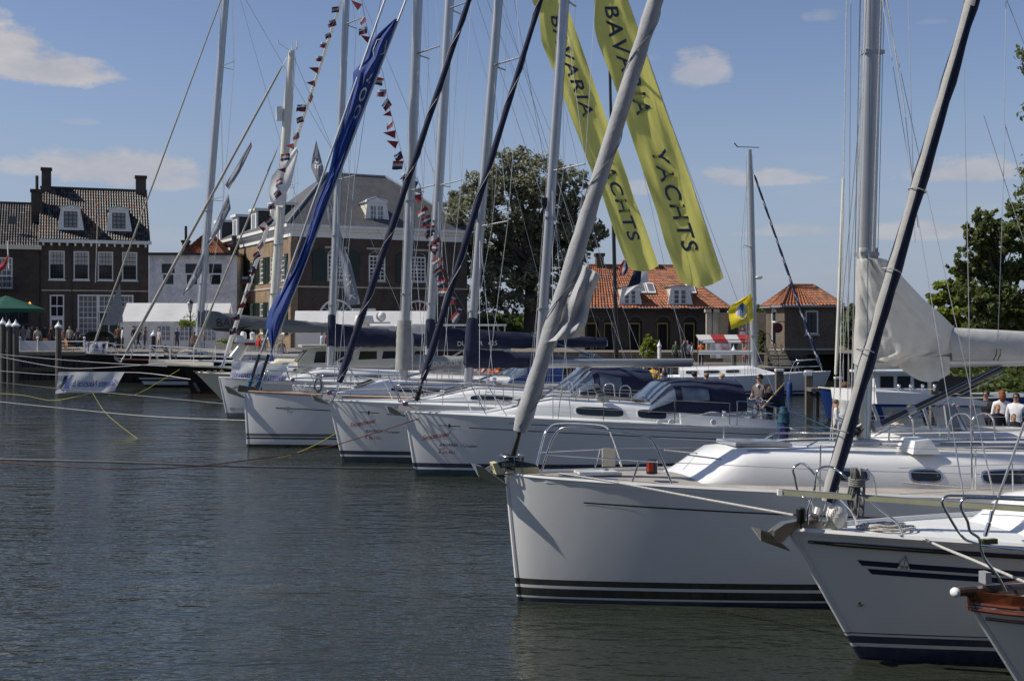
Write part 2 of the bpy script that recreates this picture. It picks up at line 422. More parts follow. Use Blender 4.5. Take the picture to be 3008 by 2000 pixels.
q = struct('quay_wall', mb, QSTONE)
# timber-faced quay on the left: planks, wale and capping
mb = MB(); mb.bx(-120,-17.5,80.0,80.3,-1,GZ-.05); qt = struct('timber_quay', mb, WOODD)
for i in range(88):
    m_ = MB(); x = -50 + i*.37; m_.bx(x, x+.33, 79.9+random.uniform(-.03,.03), 79.99, -1, GZ-.12+random.uniform(-.04,.04))
    part('plank', m_, WOODD, qt, 0)
m_ = MB(); m_.bx(-50,-17.4,79.8,80.35,GZ-.09,GZ+.16); part('capping_beam', m_, WOODG, qt, 0)
m_ = MB(); m_.bx(-50,-17.4,79.66,79.88,.55,.8); part('wale', m_, WOODD, qt, 0)
# wooded bank on the right, grass rampart under the willow
BANKM = mk('bank_soil', (.045,.06,.018), .95, 0, .5, 1.5, bump=.9, bscale=4)
mb = MB(); mb.sheet(lambda u, v: (19+u*55, 47.5+(56-47.5)*v, -.3+2.5*v*(1-.25*v)+.12*sin(u*40)+.12*sin(v*9+u*23)), 40, 10)
bank = struct('bank', mb, BANKM, 30)
GRASSM = mk('rampart_grass', (.075,.10,.022), .95, 0, .4, 1.2, bump=.8, bscale=6)
mb = MB(); mb.sheet(lambda u, v: (-14+u*60, 118+v*30, GZ-.05+3.3*sin(min(1, v*1.7)*pi/2)*min(1, u*7)*min(1,(1-u)*5)+.1*sin(u*50)), 40, 12)
struct('rampart', mb, GRASSM, 30)

# ------------------------------------------------------------------ building helpers
def wall(mb, x0, x1, z0, z1, holes, y=0.0, d=.18, tr=None, m=0, mr=0):
    """wall in the plane y (outside towards -y) with reveals; tr maps local (x,y,z) to where the wall stands"""
    tr = tr or (lambda x, yy, z: (x, yy, z))
    xs = sorted({x0, x1, *[h[0] for h in holes], *[h[1] for h in holes]}); zs = sorted({z0, z1, *[h[2] for h in holes], *[h[3] for h in holes]})
    for a, b in zip(xs, xs[1:]):
        for c, e in zip(zs, zs[1:]):
            mx, mz = (a+b)/2, (c+e)/2
            if any(h[0] < mx < h[1] and h[2] < mz < h[3] for h in holes): continue
            mb.add([tr(a,y,c), tr(b,y,c), tr(b,y,e), tr(a,y,e)], [(0,1,2,3)], m)
    for a, b, c, e in holes:
        q = [(a,c),(b,c),(b,e),(a,e)]
        for i in range(4):
            p, r = q[i], q[(i+1)%4]
            mb.add([tr(p[0],y,p[1]), tr(r[0],y,r[1]), tr(r[0],y+d,r[1]), tr(p[0],y+d,p[1])], [(0,3,2,1)], mr)
def window(par, x0, x1, z0, z1, nx, nz, fw=.09, bar=.035, y=.08, mf=None, mg=None, sill=True, tr=None, arch=0., sash=True, mbar=None):
    """window (frame and glazing bars) with pane and sill as sub-parts"""
    tr = tr or (lambda x, yy, z: (x, yy, z)); mf = mf or WHITEP; mg = mg or GLASS
    def bx(m, a, b, y0, y1, c, e):
        m.add([tr(*p) for p in [(a,y0,c),(b,y0,c),(b,y1,c),(a,y1,c),(a,y0,e),(b,y0,e),(b,y1,e),(a,y1,e)]], [(0,3,2,1),(4,5,6,7),(0,1,5,4),(1,2,6,5),(2,3,7,6),(3,0,4,7)])
    f = MB()
    bx(f, x0, x0+fw, y-.05, y+.05, z0, z1); bx(f, x1-fw, x1, y-.05, y+.05, z0, z1)
    bx(f, x0+fw, x1-fw, y-.05, y+.05, z0, z0+fw); bx(f, x0+fw, x1-fw, y-.05, y+.05, z1-fw, z1)
    w_, h_ = x1-x0-2*fw, z1-z0-2*fw
    f2 = MB() if mbar else f
    for i in range(1, nx): xx = x0+fw+w_*i/nx; bx(f2, xx-bar/2, xx+bar/2, y-.02, y+.02, z0+fw, z1-fw)
    for k in range(1, nz):
        zz = z0+fw+h_*k/nz; bb = bar*(2.0 if sash and k == nz//2 else 1); bx(f2, x0+fw, x1-fw, y-.024, y+.018, zz-bb/2, zz+bb/2)
    if arch:
        n = 8; cx, rx = (x0+x1)/2, (x1-x0)/2
        ap = [(cx-rx*cos(pi*i/n), z1+arch*sin(pi*i/n)) for i in range(n+1)]; ip = [(cx-(rx-fw)*cos(pi*i/n), z1+(arch-fw*.7)*sin(pi*i/n)) for i in range(n+1)]
        for i in range(n):
            f.add([tr(p[0], yy, p[1]) for yy in (y-.06, y+.04) for p in (ap[i], ap[i+1], ip[i+1], ip[i])], [(0,1,2,3),(7,6,5,4),(0,4,5,1),(2,6,7,3)])
        for i in range(1, nx):
            xx = x0+fw+w_*i/nx; hh = arch*sqrt(max(0, 1-((xx-cx)/rx)**2)); bx(f, xx-bar/2, xx+bar/2, y-.02, y+.02, z1, z1+hh)
    wn = part('window', f, mf, par, 0)
    if mbar and f2.v: part('glazing_bars', f2, mbar, wn, 0)
    g = MB(); q = [(x0+fw*.5, z0+fw*.5), (x1-fw*.5, z0+fw*.5), (x1-fw*.5, z1-fw*.3), (x0+fw*.5, z1-fw*.3)]
    if arch: q = q[:2] + [p for p in ip[::-1]]
    g.slab([tr(a, y+.012, c) for a, c in q], [tr(a, y+.03, c) for a, c in q]); part('pane', g, mg, wn, 0)
    if sill:
        s = MB(); bx(s, x0-.08, x1+.08, -.07, y-.052, z0-.11, z0-.003); part('sill', s, mf if sill is True else sill, wn, 0)
    return wn
def pantiles(par, A, B, C, D, nc, nr, mats, probs, amp=.045, name='roof_tiles', trim=None, step=.04):
    """wavy tiled slope: A-B along the eave, D-C along the ridge; joined tiles of a far roof"""
    A, B, C, D = map(V, (A, B, C, D)); mb = MB(); nrm = (B-A).cross(D-A).normalized()
    pat = [random.choices(range(len(mats)), probs)[0] for _ in range(nc*nr)]
    prof = [(0, 0), (.25, 1), (.5, .35), (.78, -.9)]
    for r in range(nr):
        v0, v1 = r/nr, (r+1)/nr
        row0, row1 = [], []
        for c in range(nc*4+1):
            u = (c//4 + prof[c%4][0]) / nc; h = prof[c%4][1]*amp
            for v, row, st in ((v0, row0, step), (v1, row1, 0)):
                p = (A + (B-A)*u) * (1-v) + (D + (C-D)*u) * v
                row.append(p + nrm*(h+st+.02))
        mb.loft([row0, row1], 0, False, False, lambda i, j, r=r: pat[r*nc + min(j//4, nc-1)])
        mb.loft([[p - nrm*step*1.3 for p in row0], row0], 0, False, False, lambda i, j, r=r: pat[r*nc + min(j//4, nc-1)])
    o = part(name, mb, mats, par, 60); o['kind'] = 'stuff'
    return o
def box_part(name, par, x0, x1, y0, y1, z0, z1, mat): 
    m = MB(); m.bx(x0,x1,y0,y1,z0,z1); return part(name, m, mat, par, 0)
BRB = brick('brown_brick', (.098,.072,.056), (.072,.055,.045), (.10,.09,.08))
BRD = brick('dark_brick', (.068,.053,.044), (.054,.044,.038), (.075,.068,.06))
BRY = brick('ochre_brick', (.31,.215,.125), (.25,.175,.105), (.24,.20,.155))
BRT = brick('grey_brown_brick', (.155,.12,.085), (.12,.095,.07), (.16,.14,.12))
WHB = brick('whitewashed_brick', (.84,.85,.87), (.82,.83,.85), (.74,.76,.78))
CURT = mk('window_with_net_curtain', (.17,.18,.19), .08, 0, .35, 1.5, spec=.8)
A20 = R(20); C20, S20 = cos(A20), sin(A20)

# ------------------------------------------------------------------ brown brick house with two dormers
h2 = thing('brick_house', 'brown brick house with dark pantiled roof, two white dormers and two end chimneys', 'house', (-43.1,112,GZ), A20)
W2, E2, RZ2, D2 = 9.5, 9.75, 15.0, 9.2
wx = [1.41, 3.53, 5.65, 7.8]
holes = [(x-.68, x+.68, 6.15, 8.8) for x in wx] + [(.8,2.05,0,4.75),(3.2,8.15,0.5,4.8)]
mb = MB(); wall(mb, 0, W2, 0, E2, holes)
for x in (0, W2):
    mb.add([(x,0,0),(x,D2,0),(x,D2,E2),(x,D2/2,RZ2-.1),(x,0,E2)], [(0,1,2,3,4)])
mb.add([(0,D2,0),(W2,D2,0),(W2,D2,E2),(0,D2,E2)], [(0,1,2,3)])
wl = part('wall', mb, BRB, h2, 0)
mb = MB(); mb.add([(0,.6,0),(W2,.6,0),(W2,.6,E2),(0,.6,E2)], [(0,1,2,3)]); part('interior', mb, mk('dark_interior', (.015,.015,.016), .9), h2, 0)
for x in wx: window(h2, x-.68, x+.68, 6.15, 8.8, 4, 6, .1, .045, mg=GLASS, mbar=BLACKP)
for x in wx:
    m_ = MB(); m_.bx(x-.58, x+.58, .062, .066, 7.55, 8.72); part('blind', m_, mk('pale_blind', (.42,.41,.38), .8), h2, 0)
window(h2, .8, 2.05, 2.7, 4.75, 2, 2, .12, .06, sill=False)
m_ = MB(); m_.bx(.8,2.05,.05,.16,.02,2.68); d_ = part('door', m_, WHITEP, h2, 0)
m_ = MB(); m_.bx(.98,1.87,.02,.048,.25,2.45); part('door_panel', m_, GREENP, d_, 0)
window(h2, 3.2, 5.0, .5, 4.8, 4, 8, .14, .04, mg=CURT); window(h2, 5.0, 6.9, 3.1, 4.8, 4, 3, .14, .04, sill=False, mg=CURT); window(h2, 6.9, 8.15, .5, 4.8, 3, 8, .14, .04, mg=CURT)
m_ = MB(); m_.bx(5.0,6.9,.06,.2,.52,3.08); d_ = part('door', m_, GREENP, h2, 0)
m_ = MB(); m_.bx(5.05,5.15,.0,.058,.55,3.05); m_.bx(5.9,6.0,.0,.058,.55,3.05); m_.bx(6.75,6.85,0,.058,.55,3.05); part('door_frame', m_, WHITEP, d_, 0)
m_ = MB(); m_.bx(-.1,W2+.25,-.42,-.002,E2-.22,E2+.08); part('cornice', m_, WHITEP, h2, 0)
for i in range(14):
    x = .25 + i*.69; box_part('bracket', h2, x-.08, x+.08, -.36, -.003, E2-.5, E2-.222, WHITEP)
m_ = MB(); m_.bx(.02,W2-.02,-.05,-.003,5.1,5.22); part('string_course', m_, STONE, h2, 0)
pantiles(h2, (-.1,-.4,E2+.1), (W2+.12,-.4,E2+.1), (W2+.12,D2/2,RZ2), (-.1,D2/2,RZ2), 42, 17, [TILEK, TILEG, TILER], [.62,.28,.10], .05)
m_ = MB(); m_.add([(-.1,D2+.3,E2),(W2+.1,D2+.3,E2),(W2+.1,D2/2,RZ2),(-.1,D2/2,RZ2)], [(3,2,1,0)]); part('rear_roof', m_, TILEK, h2, 0)
m_ = MB(); m_.tube([(-.12,D2/2,RZ2+.04),(W2+.12,D2/2,RZ2+.04)], .14, 8); part('ridge', m_, TILEK, h2)
def chimney(par, x, y, z0, z1, w_=.85, d_=.8, mat=None):
    m_ = MB(); m_.bx(x-w_/2, x+w_/2, y-d_/2, y+d_/2, z0, z1-.25); c_ = part('chimney', m_, mat or BRB, par, 0)
    m_ = MB(); m_.bx(x-w_/2-.09, x+w_/2+.09, y-d_/2-.09, y+d_/2+.09, z1-.248, z1); part('chimney_cap', m_, BRD, c_, 0); return c_
chimney(h2, .45, D2/2, RZ2-1, RZ2+1.9); chimney(h2, W2-.45, D2/2, RZ2-1.2, RZ2+1.5, .95); chimney(h2, -.35, 2.6, 11.5, 14.6, 1.0, .9, BRD)
m_ = MB(); m_.tube([(-.35,2.6,14.6),(-.35,2.6,15.9)], .14, 8); part('flue', m_, BRD, h2)
def dormer(par, x, y0, z0, w_, h_, depth, nx, nz, arch=.0, leaf2=False, ped=.35):
    """white dormer: cheeks, pedimented front with window, small roof"""
    x0, x1 = x-w_/2, x+w_/2
    f = MB(); wall(f, x0, x1, z0, z0+h_, [(x0+.32*w_*.5, x1-.32*w_*.5, z0+.22, z0+h_-.28)], y0, .1)
    f.slab([(x0-.12,y0-.08,z0+h_),(x1+.12,y0-.08,z0+h_),(x1+.04,y0-.08,z0+h_+ped*.45),(x,y0-.08,z0+h_+ped),(x0-.04,y0-.08,z0+h_+ped*.45)][::-1],
           [(x0-.12,y0+.18,z0+h_),(x1+.12,y0+.18,z0+h_),(x1+.04,y0+.18,z0+h_+ped*.45),(x,y0+.18,z0+h_+ped),(x0-.04,y0+.18,z0+h_+ped*.45)][::-1])
    f.slab([(x0-.3,y0-.03,z0),(x0,y0-.03,z0),(x0,y0-.03,z0+h_*.9)], [(x0-.3,y0+.06,z0),(x0,y0+.06,z0),(x0,y0+.06,z0+h_*.9)])
    f.slab([(x1+.3,y0-.03,z0),(x1,y0-.03,z0),(x1,y0-.03,z0+h_*.9)], [(x1+.3,y0+.06,z0),(x1,y0+.06,z0),(x1,y0+.06,z0+h_*.9)])
    d_ = part('dormer', f, WHITEP, par, 0)
    c = MB()
    for xx in (x0+.01, x1-.01): c.add([(xx,y0+.02,z0-.2),(xx,y0+depth,z0-.2),(xx,y0+depth,z0+h_),(xx,y0+.02,z0+h_)], [(0,1,2,3)])
    part('cheek', c, CREAMP, d_, 0)
    r = MB(); top = z0+h_
    r.slab([(x0-.15,y0-.1,top+.0),(x,y0-.1,top+ped+.03),(x1+.15,y0-.1,top+.0),(x,y0-.1,top+ped-.06)], [(x0-.15,y0+depth,top),(x,y0+depth,top+ped+.03),(x1+.15,y0+depth,top),(x,y0+depth,top+ped-.06)])
    part('dormer_roof', r, LEAD, d_, 0)
    g = MB(); a, b = x0+.16*w_, x1-.16*w_
    g.slab([(a,y0+.075,z0+.2),(b,y0+.075,z0+.2),(b,y0+.075,z0+h_-.25),(a,y0+.075,z0+h_-.25)], [(a,y0+.09,z0+.2),(b,y0+.09,z0+.2),(b,y0+.09,z0+h_-.25),(a,y0+.09,z0+h_-.25)]); part('pane', g, CURT, d_, 0)
    bb = MB()
    zz0, zz1 = z0+.22, z0+h_-.28
    for i in range(nx+1): xx = a+.03+(b-a-.06)*i/nx; bb.bx(xx-.028, xx+.028, y0+.02, y0+.072, zz0, zz1)
    for k in range(nz+1): zz = zz0+(zz1-zz0)*k/nz; bb.bx(a, b, y0+.024, y0+.07, zz-.026, zz+.026)
    if leaf2: bb.bx((a+b)/2-.1, (a+b)/2+.1, y0+.005, y0+.073, zz0, zz1)
    part('glazing_bars', bb, BLACKP if not leaf2 else WHITEP, d_, 0)
    return d_
dormer(h2, 2.6, .35, 10.75, 1.75, 2.0, 3, 3, 4); dormer(h2, 6.85, .35, 10.75, 1.75, 2.0, 3, 3, 4)
m_ = MB(); m_.tube([(4.75,-.35,5.9),(4.95,-1.6,12.9)], [.05,.035], 6); fp = part('flagpole', m_, WHITEP, h2)
m_ = MB(); m_.ball((4.95,-1.6,12.98), .12); part('pole_knob', m_, mk('orange_paint', (.5,.12,.03), .4), fp)
m_ = MB(); m_.tube([(2.7,-.06,0),(2.7,-.06,E2-.3)], .05, 6); m_.tube([(.05,-.06,0),(.05,-.06,E2-.6)], .05, 6); part('downpipe', m_, GREENP, h2)

# ------------------------------------------------------------------ lower brick house at the left edge, balcony and awning
p1 = V((-43.1,112,GZ)) - V((C20,S20,0))*8.5
h1 = thing('brick_house', 'dark brick house with plain pantiled roof and an iron balcony under its glazed door', 'house', p1, A20)
mb = MB(); wall(mb, 0, 8.45, 0, 9.1, [(4.35,6.15,5.3,8.1),(.8,7.6,.2,3.9),(1.0,2.4,5.4,8)])
mb.add([(0,0,0),(0,9,0),(0,9,9.1),(0,4.5,13.4),(0,0,9.1)], [(0,1,2,3,4)]); mb.add([(8.45,0,0),(8.45,9,0),(8.45,9,9.1),(8.45,4.5,13.4),(8.45,0,9.1)], [(0,1,2,3,4)])
part('wall', mb, BRD, h1, 0)
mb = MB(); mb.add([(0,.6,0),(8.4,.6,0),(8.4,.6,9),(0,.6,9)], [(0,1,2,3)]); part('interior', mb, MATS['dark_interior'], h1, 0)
window(h1, 4.35, 6.15, 5.3, 8.1, 4, 5, .12, .06, mg=CURT); window(h1, 1.0, 2.4, 5.4, 8, 3, 4, mg=CURT); window(h1, .8, 7.6, .2, 3.9, 8, 2, .15, .08, mf=GREENP)
m_ = MB(); m_.bx(-.1,8.6,-.4,-.003,8.85,9.2); part('cornice', m_, CREAMP, h1, 0)
pantiles(h1, (-.1,-.35,9.2), (8.5,-.35,9.2), (8.5,4.5,13.4), (-.1,4.5,13.4), 38, 16, [TILEK, TILEG, TILER], [.72,.26,.02], .05)
m_ = MB(); m_.tube([(-.1,4.5,13.45),(8.5,4.5,13.45)], .13, 8); part('ridge', m_, TILEK, h1)
m_ = MB(); m_.bx(3.9,6.6,-.75,-.003,5.12,5.24); bl = part('balcony', m_, BLACKP, h1, 0)
for i in range(13):
    x = 3.95 + i*2.6/12; m_ = MB(); m_.bx(x-.025,x+.025,-.73,-.68,5.24,6.2); part('baluster', m_, BLACKP, bl, 0)
m_ = MB(); m_.tube([(3.95,-.7,6.2),(6.55,-.7,6.2)], .035, 6); m_.tube([(3.95,-.7,6.2),(3.95,-.02,6.2)], .03, 6); m_.tube([(6.55,-.7,6.2),(6.55,-.02,6.2)], .03, 6); part('handrail', m_, BLACKP, bl)
m_ = MB(); m_.bx(5.7,6.5,1.0,1.08,11.2,11.9); part('skylight', m_, DARKG, h1, 0)
m_ = MB(); m_.rev([(.02,0),(.09,.04),(.12,.26),(.06,.34),(.02,.4)], (7.6,-.35,3.7), 8); ln = part('wall_lantern', m_, mk('lit_amber_lantern', (.6,.3,.08), .3), h1)
b = MATS['lit_amber_lantern'].node_tree.nodes['Principled BSDF']; b.inputs['Emission Color'].default_value = (1,.45,.08,1); b.inputs['Emission Strength'].default_value = 1.3

# ------------------------------------------------------------------ white house
p3 = V((-43.1,112,GZ)) + V((C20,S20,0))*9.53
h3 = thing('white_house', 'whitewashed flat-topped house with black eaves and an orange hipped roof behind', 'house', p3, R(2))
holes = [(x-.6,x+.6,5.7,7.75) for x in (1.8,4.0,6.2)] + [(.35,1.5,1.2,4.1),(2.4,7.4,1.0,4.0)]
mb = MB(); wall(mb, 0, 8.2, 0, 8.55, holes); mb.add([(8.2,0,0),(8.2,9,0),(8.2,9,8.55),(8.2,0,8.55)], [(0,1,2,3)]); mb.add([(0,0,8),(0,9,8),(0,9,8.55),(0,0,8.55)], [(0,1,2,3)])
part('wall', mb, WHB, h3, 0)
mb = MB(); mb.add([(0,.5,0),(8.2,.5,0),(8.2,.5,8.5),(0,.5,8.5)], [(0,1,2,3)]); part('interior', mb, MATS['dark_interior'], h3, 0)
for x in (1.8,4.0,6.2):
    window(h3, x-.6, x+.6, 5.7, 6.85, 1, 1, .12, .05, sill=False); window(h3, x-.6, x+.6, 6.85, 7.75, 1, 1, .05, .05, mf=BLACKP, sill=False)
window(h3, .35, 1.5, 1.2, 4.1, 2, 3); window(h3, 2.4, 7.4, 1.0, 4.0, 5, 2, .1, .08)
m_ = MB(); m_.bx(-.15,8.45,-.4,9.1,8.55,8.78); part('eaves', m_, BLACKP, h3, 0)
rf = [(1.9,3.0,8.6),(6.6,3.0,8.6),(6.6,10.5,8.6),(1.9,10.5,8.6),(4.25,5.2,11.1),(4.25,8.5,11.1)]
pantiles(h3, rf[0], rf[1], rf[4], rf[4], 20, 9, [TILEO, TILEO2, TILEO3], [.5,.35,.15], .05)
pantiles(h3, rf[1], rf[2], rf[5], rf[4], 30, 9, [TILEO, TILEO2, TILEO3], [.5,.35,.15], .05); pantiles(h3, rf[3], rf[0], rf[4], rf[5], 30, 9, [TILEO, TILEO2, TILEO3], [.5,.35,.15], .05)
chimney(h3, 2.3, 5, 8.7, 10.3, .6, .6, BRD); m_ = MB(); m_.tube([(2.3,5,10.3),(2.3,5,11.7)], .13, 8); part('flue', m_, BLACKP, h3)
chimney(h3, 7.4, 3, 8.7, 9.7, .7, .7, BRD); m_ = MB(); m_.rev([(.2,0),(.14,.5),(.26,.52),(.26,.9),(.15,.95)], (7.4,3,9.7), 8); part('cowl', m_, BLACKP, h3)

# ------------------------------------------------------------------ customs house: large corner building with slate roof
A27 = R(27)
ch = thing('town_hall', 'large brick hall with grey slate hipped roof, white cornice and arched windows', 'building', (-18.9,105,GZ), A27)
CW, CD, CE = 16.6, 32.0, 10.5
wxs = [4.0, 7.8, 11.7]
holes = [(x-.78,x+.78,5.85,8.1) for x in wxs]
mb = MB(); wall(mb, 0, CW, 0, CE, holes)
trl = lambda x, y, z: (y, CD - x, z)                       # left side wall: x runs from the back to the front corner
lwx = [2.2,5.6,9.0,12.4,15.8,19.2,22.6,26.0,29.4]
wall(mb, 0, CD, 0, CE, [(x-.7,x+.7,5.85,8.1) for x in lwx] + [(x-.7,x+.7,1.2,4.0) for x in lwx], 0, .2, trl, 1, 1)
mb.add([(CW,0,0),(CW,CD,0),(CW,CD,CE),(CW,0,CE)], [(0,1,2,3)])
part('wall', mb, [BRB, BRY], ch, 0)  # hall's sunlit side gets a lighter brick: sunlight put into the colour
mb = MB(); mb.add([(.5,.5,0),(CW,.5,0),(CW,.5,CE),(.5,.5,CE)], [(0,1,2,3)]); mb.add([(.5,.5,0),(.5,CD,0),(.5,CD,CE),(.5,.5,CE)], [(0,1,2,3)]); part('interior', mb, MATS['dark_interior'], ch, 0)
for i, x in enumerate(wxs):
    wn = window(ch, x-.78, x+.78, 5.85, 8.1, 4, 6, .12, .06, .06, arch=.42, sill=STONE)
    # arched head of glass stands in front of the brick, so back it
    m_ = MB(); m_.bx(x-1.0,x+1.0,-.12,-.003,8.62,8.8); part('lintel_stone', m_, STONE, wn, 0)
    for sgn in (-1, 1):
        if i == 1: continue
        m_ = MB(); a = x+sgn*1.5; m_.slab([(a-.62,-.09,5.75),(a+.62,-.09,5.75),(a+.62,-.09,8.2),(a,-.09,8.55),(a-.62,-.09,8.2)], [(a-.62,-.02,5.75),(a+.62,-.02,5.75),(a+.62,-.02,8.2),(a,-.02,8.55),(a-.62,-.02,8.2)]); part('shutter', m_, GREENP, ch, 0)
for x in (4.0, 11.7):
    # fanlight over the ground-floor openings
    m_ = MB(); n = 14
    for r0, r1, y0 in ((1.45,1.62,-.06),(.62,.7,-.03),(.2,.28,-.03)):
        for k in range(n):
            a, b2 = pi*k/n, pi*(k+1)/n
            q = [(x+r*cos(t_), r*sin(t_)+2.6) for r, t_ in ((r0,a),(r1,a),(r1,b2),(r0,b2))]
            m_.slab([(p[0],y0-.05,p[1]) for p in q], [(p[0],y0+.04,p[1]) for p in q])
    for k in range(1, 9):
        a = pi*k/9; m_.tube([(x+.25*cos(a),-.05,2.6+.25*sin(a)),(x+1.45*cos(a),-.05,2.6+1.45*sin(a))], .035, 4)
    m_.bx(x-1.62,x+1.62,-.12,-.01,2.48,2.62); fw_ = part('fanlight', m_, WHITEP, ch, 0)
    m_ = MB(); q = [(x+1.5*cos(pi*k/12), 2.6+1.5*sin(pi*k/12)) for k in range(13)]; m_.slab([(a,-.012,c) for a, c in q], [(a,-.004,c) for a, c in q]); part('pane', m_, DARKG, fw_, 0)
    m_ = MB(); m_.bx(x-1.45,x+1.45,-.05,-.004,.05,2.47); dd = part('door', m_, GREENP, ch, 0)
for x in lwx:
    window(ch, x-.7, x+.7, 5.85, 8.1, 3, 5, .1, .05, .1, tr=trl, sill=STONE); window(ch, x-.7, x+.7, 1.2, 4.0, 3, 5, .1, .05, .1, tr=trl, sill=STONE)
    for sgn in (-1, 1):
        for z0, z1 in ((5.8,8.15),(1.15,4.05)):
            m_ = MB(); a = x+sgn*1.2; m_.add([trl(*p) for p in [(a-.42,-.09,z0),(a+.42,-.09,z0),(a+.42,-.02,z0),(a-.42,-.02,z0),(a-.42,-.09,z1),(a+.42,-.09,z1),(a+.42,-.02,z1),(a-.42,-.02,z1)]], [(0,3,2,1),(4,5,6,7),(0,1,5,4),(1,2,6,5),(2,3,7,6),(3,0,4,7)]); part('shutter', m_, GREENP, ch, 0)
m_ = MB()
for z0, z1, o_ in ((9.55,10.1,.12),(10.1,10.35,.35),(10.35,10.6,.6)):
    m_.bx(-o_,CW+o_,-o_,-.002 if o_ < .2 else CD+o_,z0,z1-.002)
    if o_ < .2: m_.bx(-o_,-.002,0,CD,z0,z1-.002)
part('cornice', m_, WHITEP, ch, 0)
m_ = MB(); m_.bx(-.06,CW+.06,-.08,-.003,5.2,5.34); m_.bx(-.08,-.003,0,CD,5.2,5.34); part('string_course', m_, STONE, ch, 0)
m_ = MB(); m_.bx(-.1,.55,-.07,-.004,0,9.5); m_.bx(-.07,-.004,0,.6,0,9.5); part('corner_pilaster', m_, BRY, ch, 0)
ov, E_, R1 = .55, 10.6, 16.0
rp = [(-ov,-ov,E_),(CW+ov,-ov,E_),(CW+ov,14,E_),(-ov,14,E_),(5.4,6.8,R1),(11.2,6.8,R1)]
m_ = MB(); m_.add(rp, [(0,1,5,4),(1,2,5),(3,0,4),(2,3,4,5)]); rr = part('roof', m_, SLATE, ch, 0)
m_ = MB()
for a, b2 in ((0,4),(1,5),(4,5)): m_.tube([V(rp[a])+V((0,0,.03)), V(rp[b2])+V((0,0,.03))], .13, 6)
part('ridge_lead', m_, LEAD, rr)
rp = [(-ov,12,E_),(CW+ov,12,E_),(CW+ov,CD+ov,E_),(-ov,CD+ov,E_),(8,15,R1-.8),(8,26,R1-.8)]
m_ = MB(); m_.add(rp, [(0,1,4),(1,2,5,4),(2,3,5),(3,0,4,5)]); part('rear_roof', m_, SLATE, ch, 0)
dormer(ch, 8.0, .55, 10.65, 1.9, 2.2, 3.2, 4, 4, leaf2=True, ped=.55)
for yy in (5.5, 12.0, 19.0, 26.0):
    m_ = MB(); m_.bx(.15,3.6,yy-.8,yy+.8,10.6,12.6); d_ = part('side_dormer', m_, SLATE, ch, 0)
    m_ = MB(); m_.bx(-.05,.148,yy-.9,yy+.9,10.6,12.7); m_.bx(-.25,3.9,yy-1.05,yy+1.05,12.702,12.95); part('dormer_frame', m_, WHITEP, d_, 0)
    m_ = MB(); m_.bx(-.07,-.052,yy-.55,yy+.55,10.9,12.4); part('pane', m_, CURT, d_, 0)

# ------------------------------------------------------------------ low orange-roofed guardhouse
gh = thing('guardhouse', 'long low brick guardhouse with orange pantile roof, dormers and skylights', 'building', (*P(1722, 963, 95)[:2], GZ), R(8))
GW, GE, GR, GD = 11.3, 3.25, 6.75, 8.0
arx = [.45, 1.9, 3.9, 6.15, 8.3]
mb = MB(); wall(mb, 0, GW, 0, GE, [(x-.55,x+.55,0,2.2) for x in arx], 0, .5)
for x in (0, GW): mb.add([(x,0,0),(x,GD,0),(x,GD,GE),(x,0,GE)], [(0,1,2,3)])
part('wall', mb, BRD, gh, 0)
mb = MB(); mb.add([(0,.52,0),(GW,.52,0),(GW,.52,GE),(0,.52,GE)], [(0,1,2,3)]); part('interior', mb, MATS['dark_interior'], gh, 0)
for x in arx:
    m_ = MB(); n = 8
    for k in range(n):
        a, b2 = pi*k/n, pi*(k+1)/n
        q = [(x+r*cos(t_), 2.2+r*.75*sin(t_)) for r, t_ in ((.5,a),(.72,a),(.72,b2),(.5,b2))]; m_.slab([(p[0],-.07,p[1]) for p in q], [(p[0],-.004,p[1]) for p in q])
    part('arch', m_, BRB, gh, 0)
    m_ = MB(); q = [(x+.5*cos(pi*k/8), 2.2+.37*sin(pi*k/8)) for k in range(9)]; m_.slab([(p[0],-.02,p[1]) for p in q], [(p[0],-.006,p[1]) for p in q]); part('arch_infill', m_, BLACKP, gh, 0)
    m_ = MB(); m_.bx(x-.45,x-.36,.25,.4,0,2.15); m_.bx(x+.36,x+.45,.25,.4,0,2.15); m_.bx(x-.36,x+.36,.25,.4,2.0,2.15); part('door_frame', m_, mk('ochre_paint', (.28,.22,.08), .6), gh, 0)
e0, e1, r0, r1 = (-.25,-.3,GE), (GW+.25,-.3,GE), (1.0,GD/2,GR), (GW-3.3,GD/2,GR)
pantiles(gh, e0, e1, r1, r0, 46, 16, [TILEO, TILEO2, TILEO3], [.55,.33,.12], .045)
pantiles(gh, e1, (GW+.25,GD+.3,GE), r1, r1, 30, 16, [TILEO, TILEO2, TILEO3], [.5,.35,.15], .045)
pantiles(gh, (-.25,GD+.3,GE), e0, r0, r0, 30, 16, [TILEO, TILEO2, TILEO3], [.3,.35,.35], .045)
m_ = MB(); m_.tube([r0, r1], .15, 6); m_.tube([r1, e1], .13, 6); m_.tube([r0, e0], .13, 6); part('ridge', m_, TILEO3, gh)
m_ = MB(); m_.bx(-.3,GW+.3,-.42,-.003,GE-.2,GE-.02); part('gutter', m_, BLACKP, gh, 0)
chimney(gh, 1.9, GD/2, GR-.5, GR+1.0, .6, .6, BRT); chimney(gh, 5.5, GD/2, GR-.5, GR+1.35, .45, .5, BRD)
dormer(gh, 3.5, .0, GE+.15, 1.35, 1.5, 2.6, 2, 3, leaf2=True, ped=.12); dormer(gh, 7.5, .0, GE+.15, 1.5, 1.55, 2.6, 2, 3, leaf2=True, ped=.12)
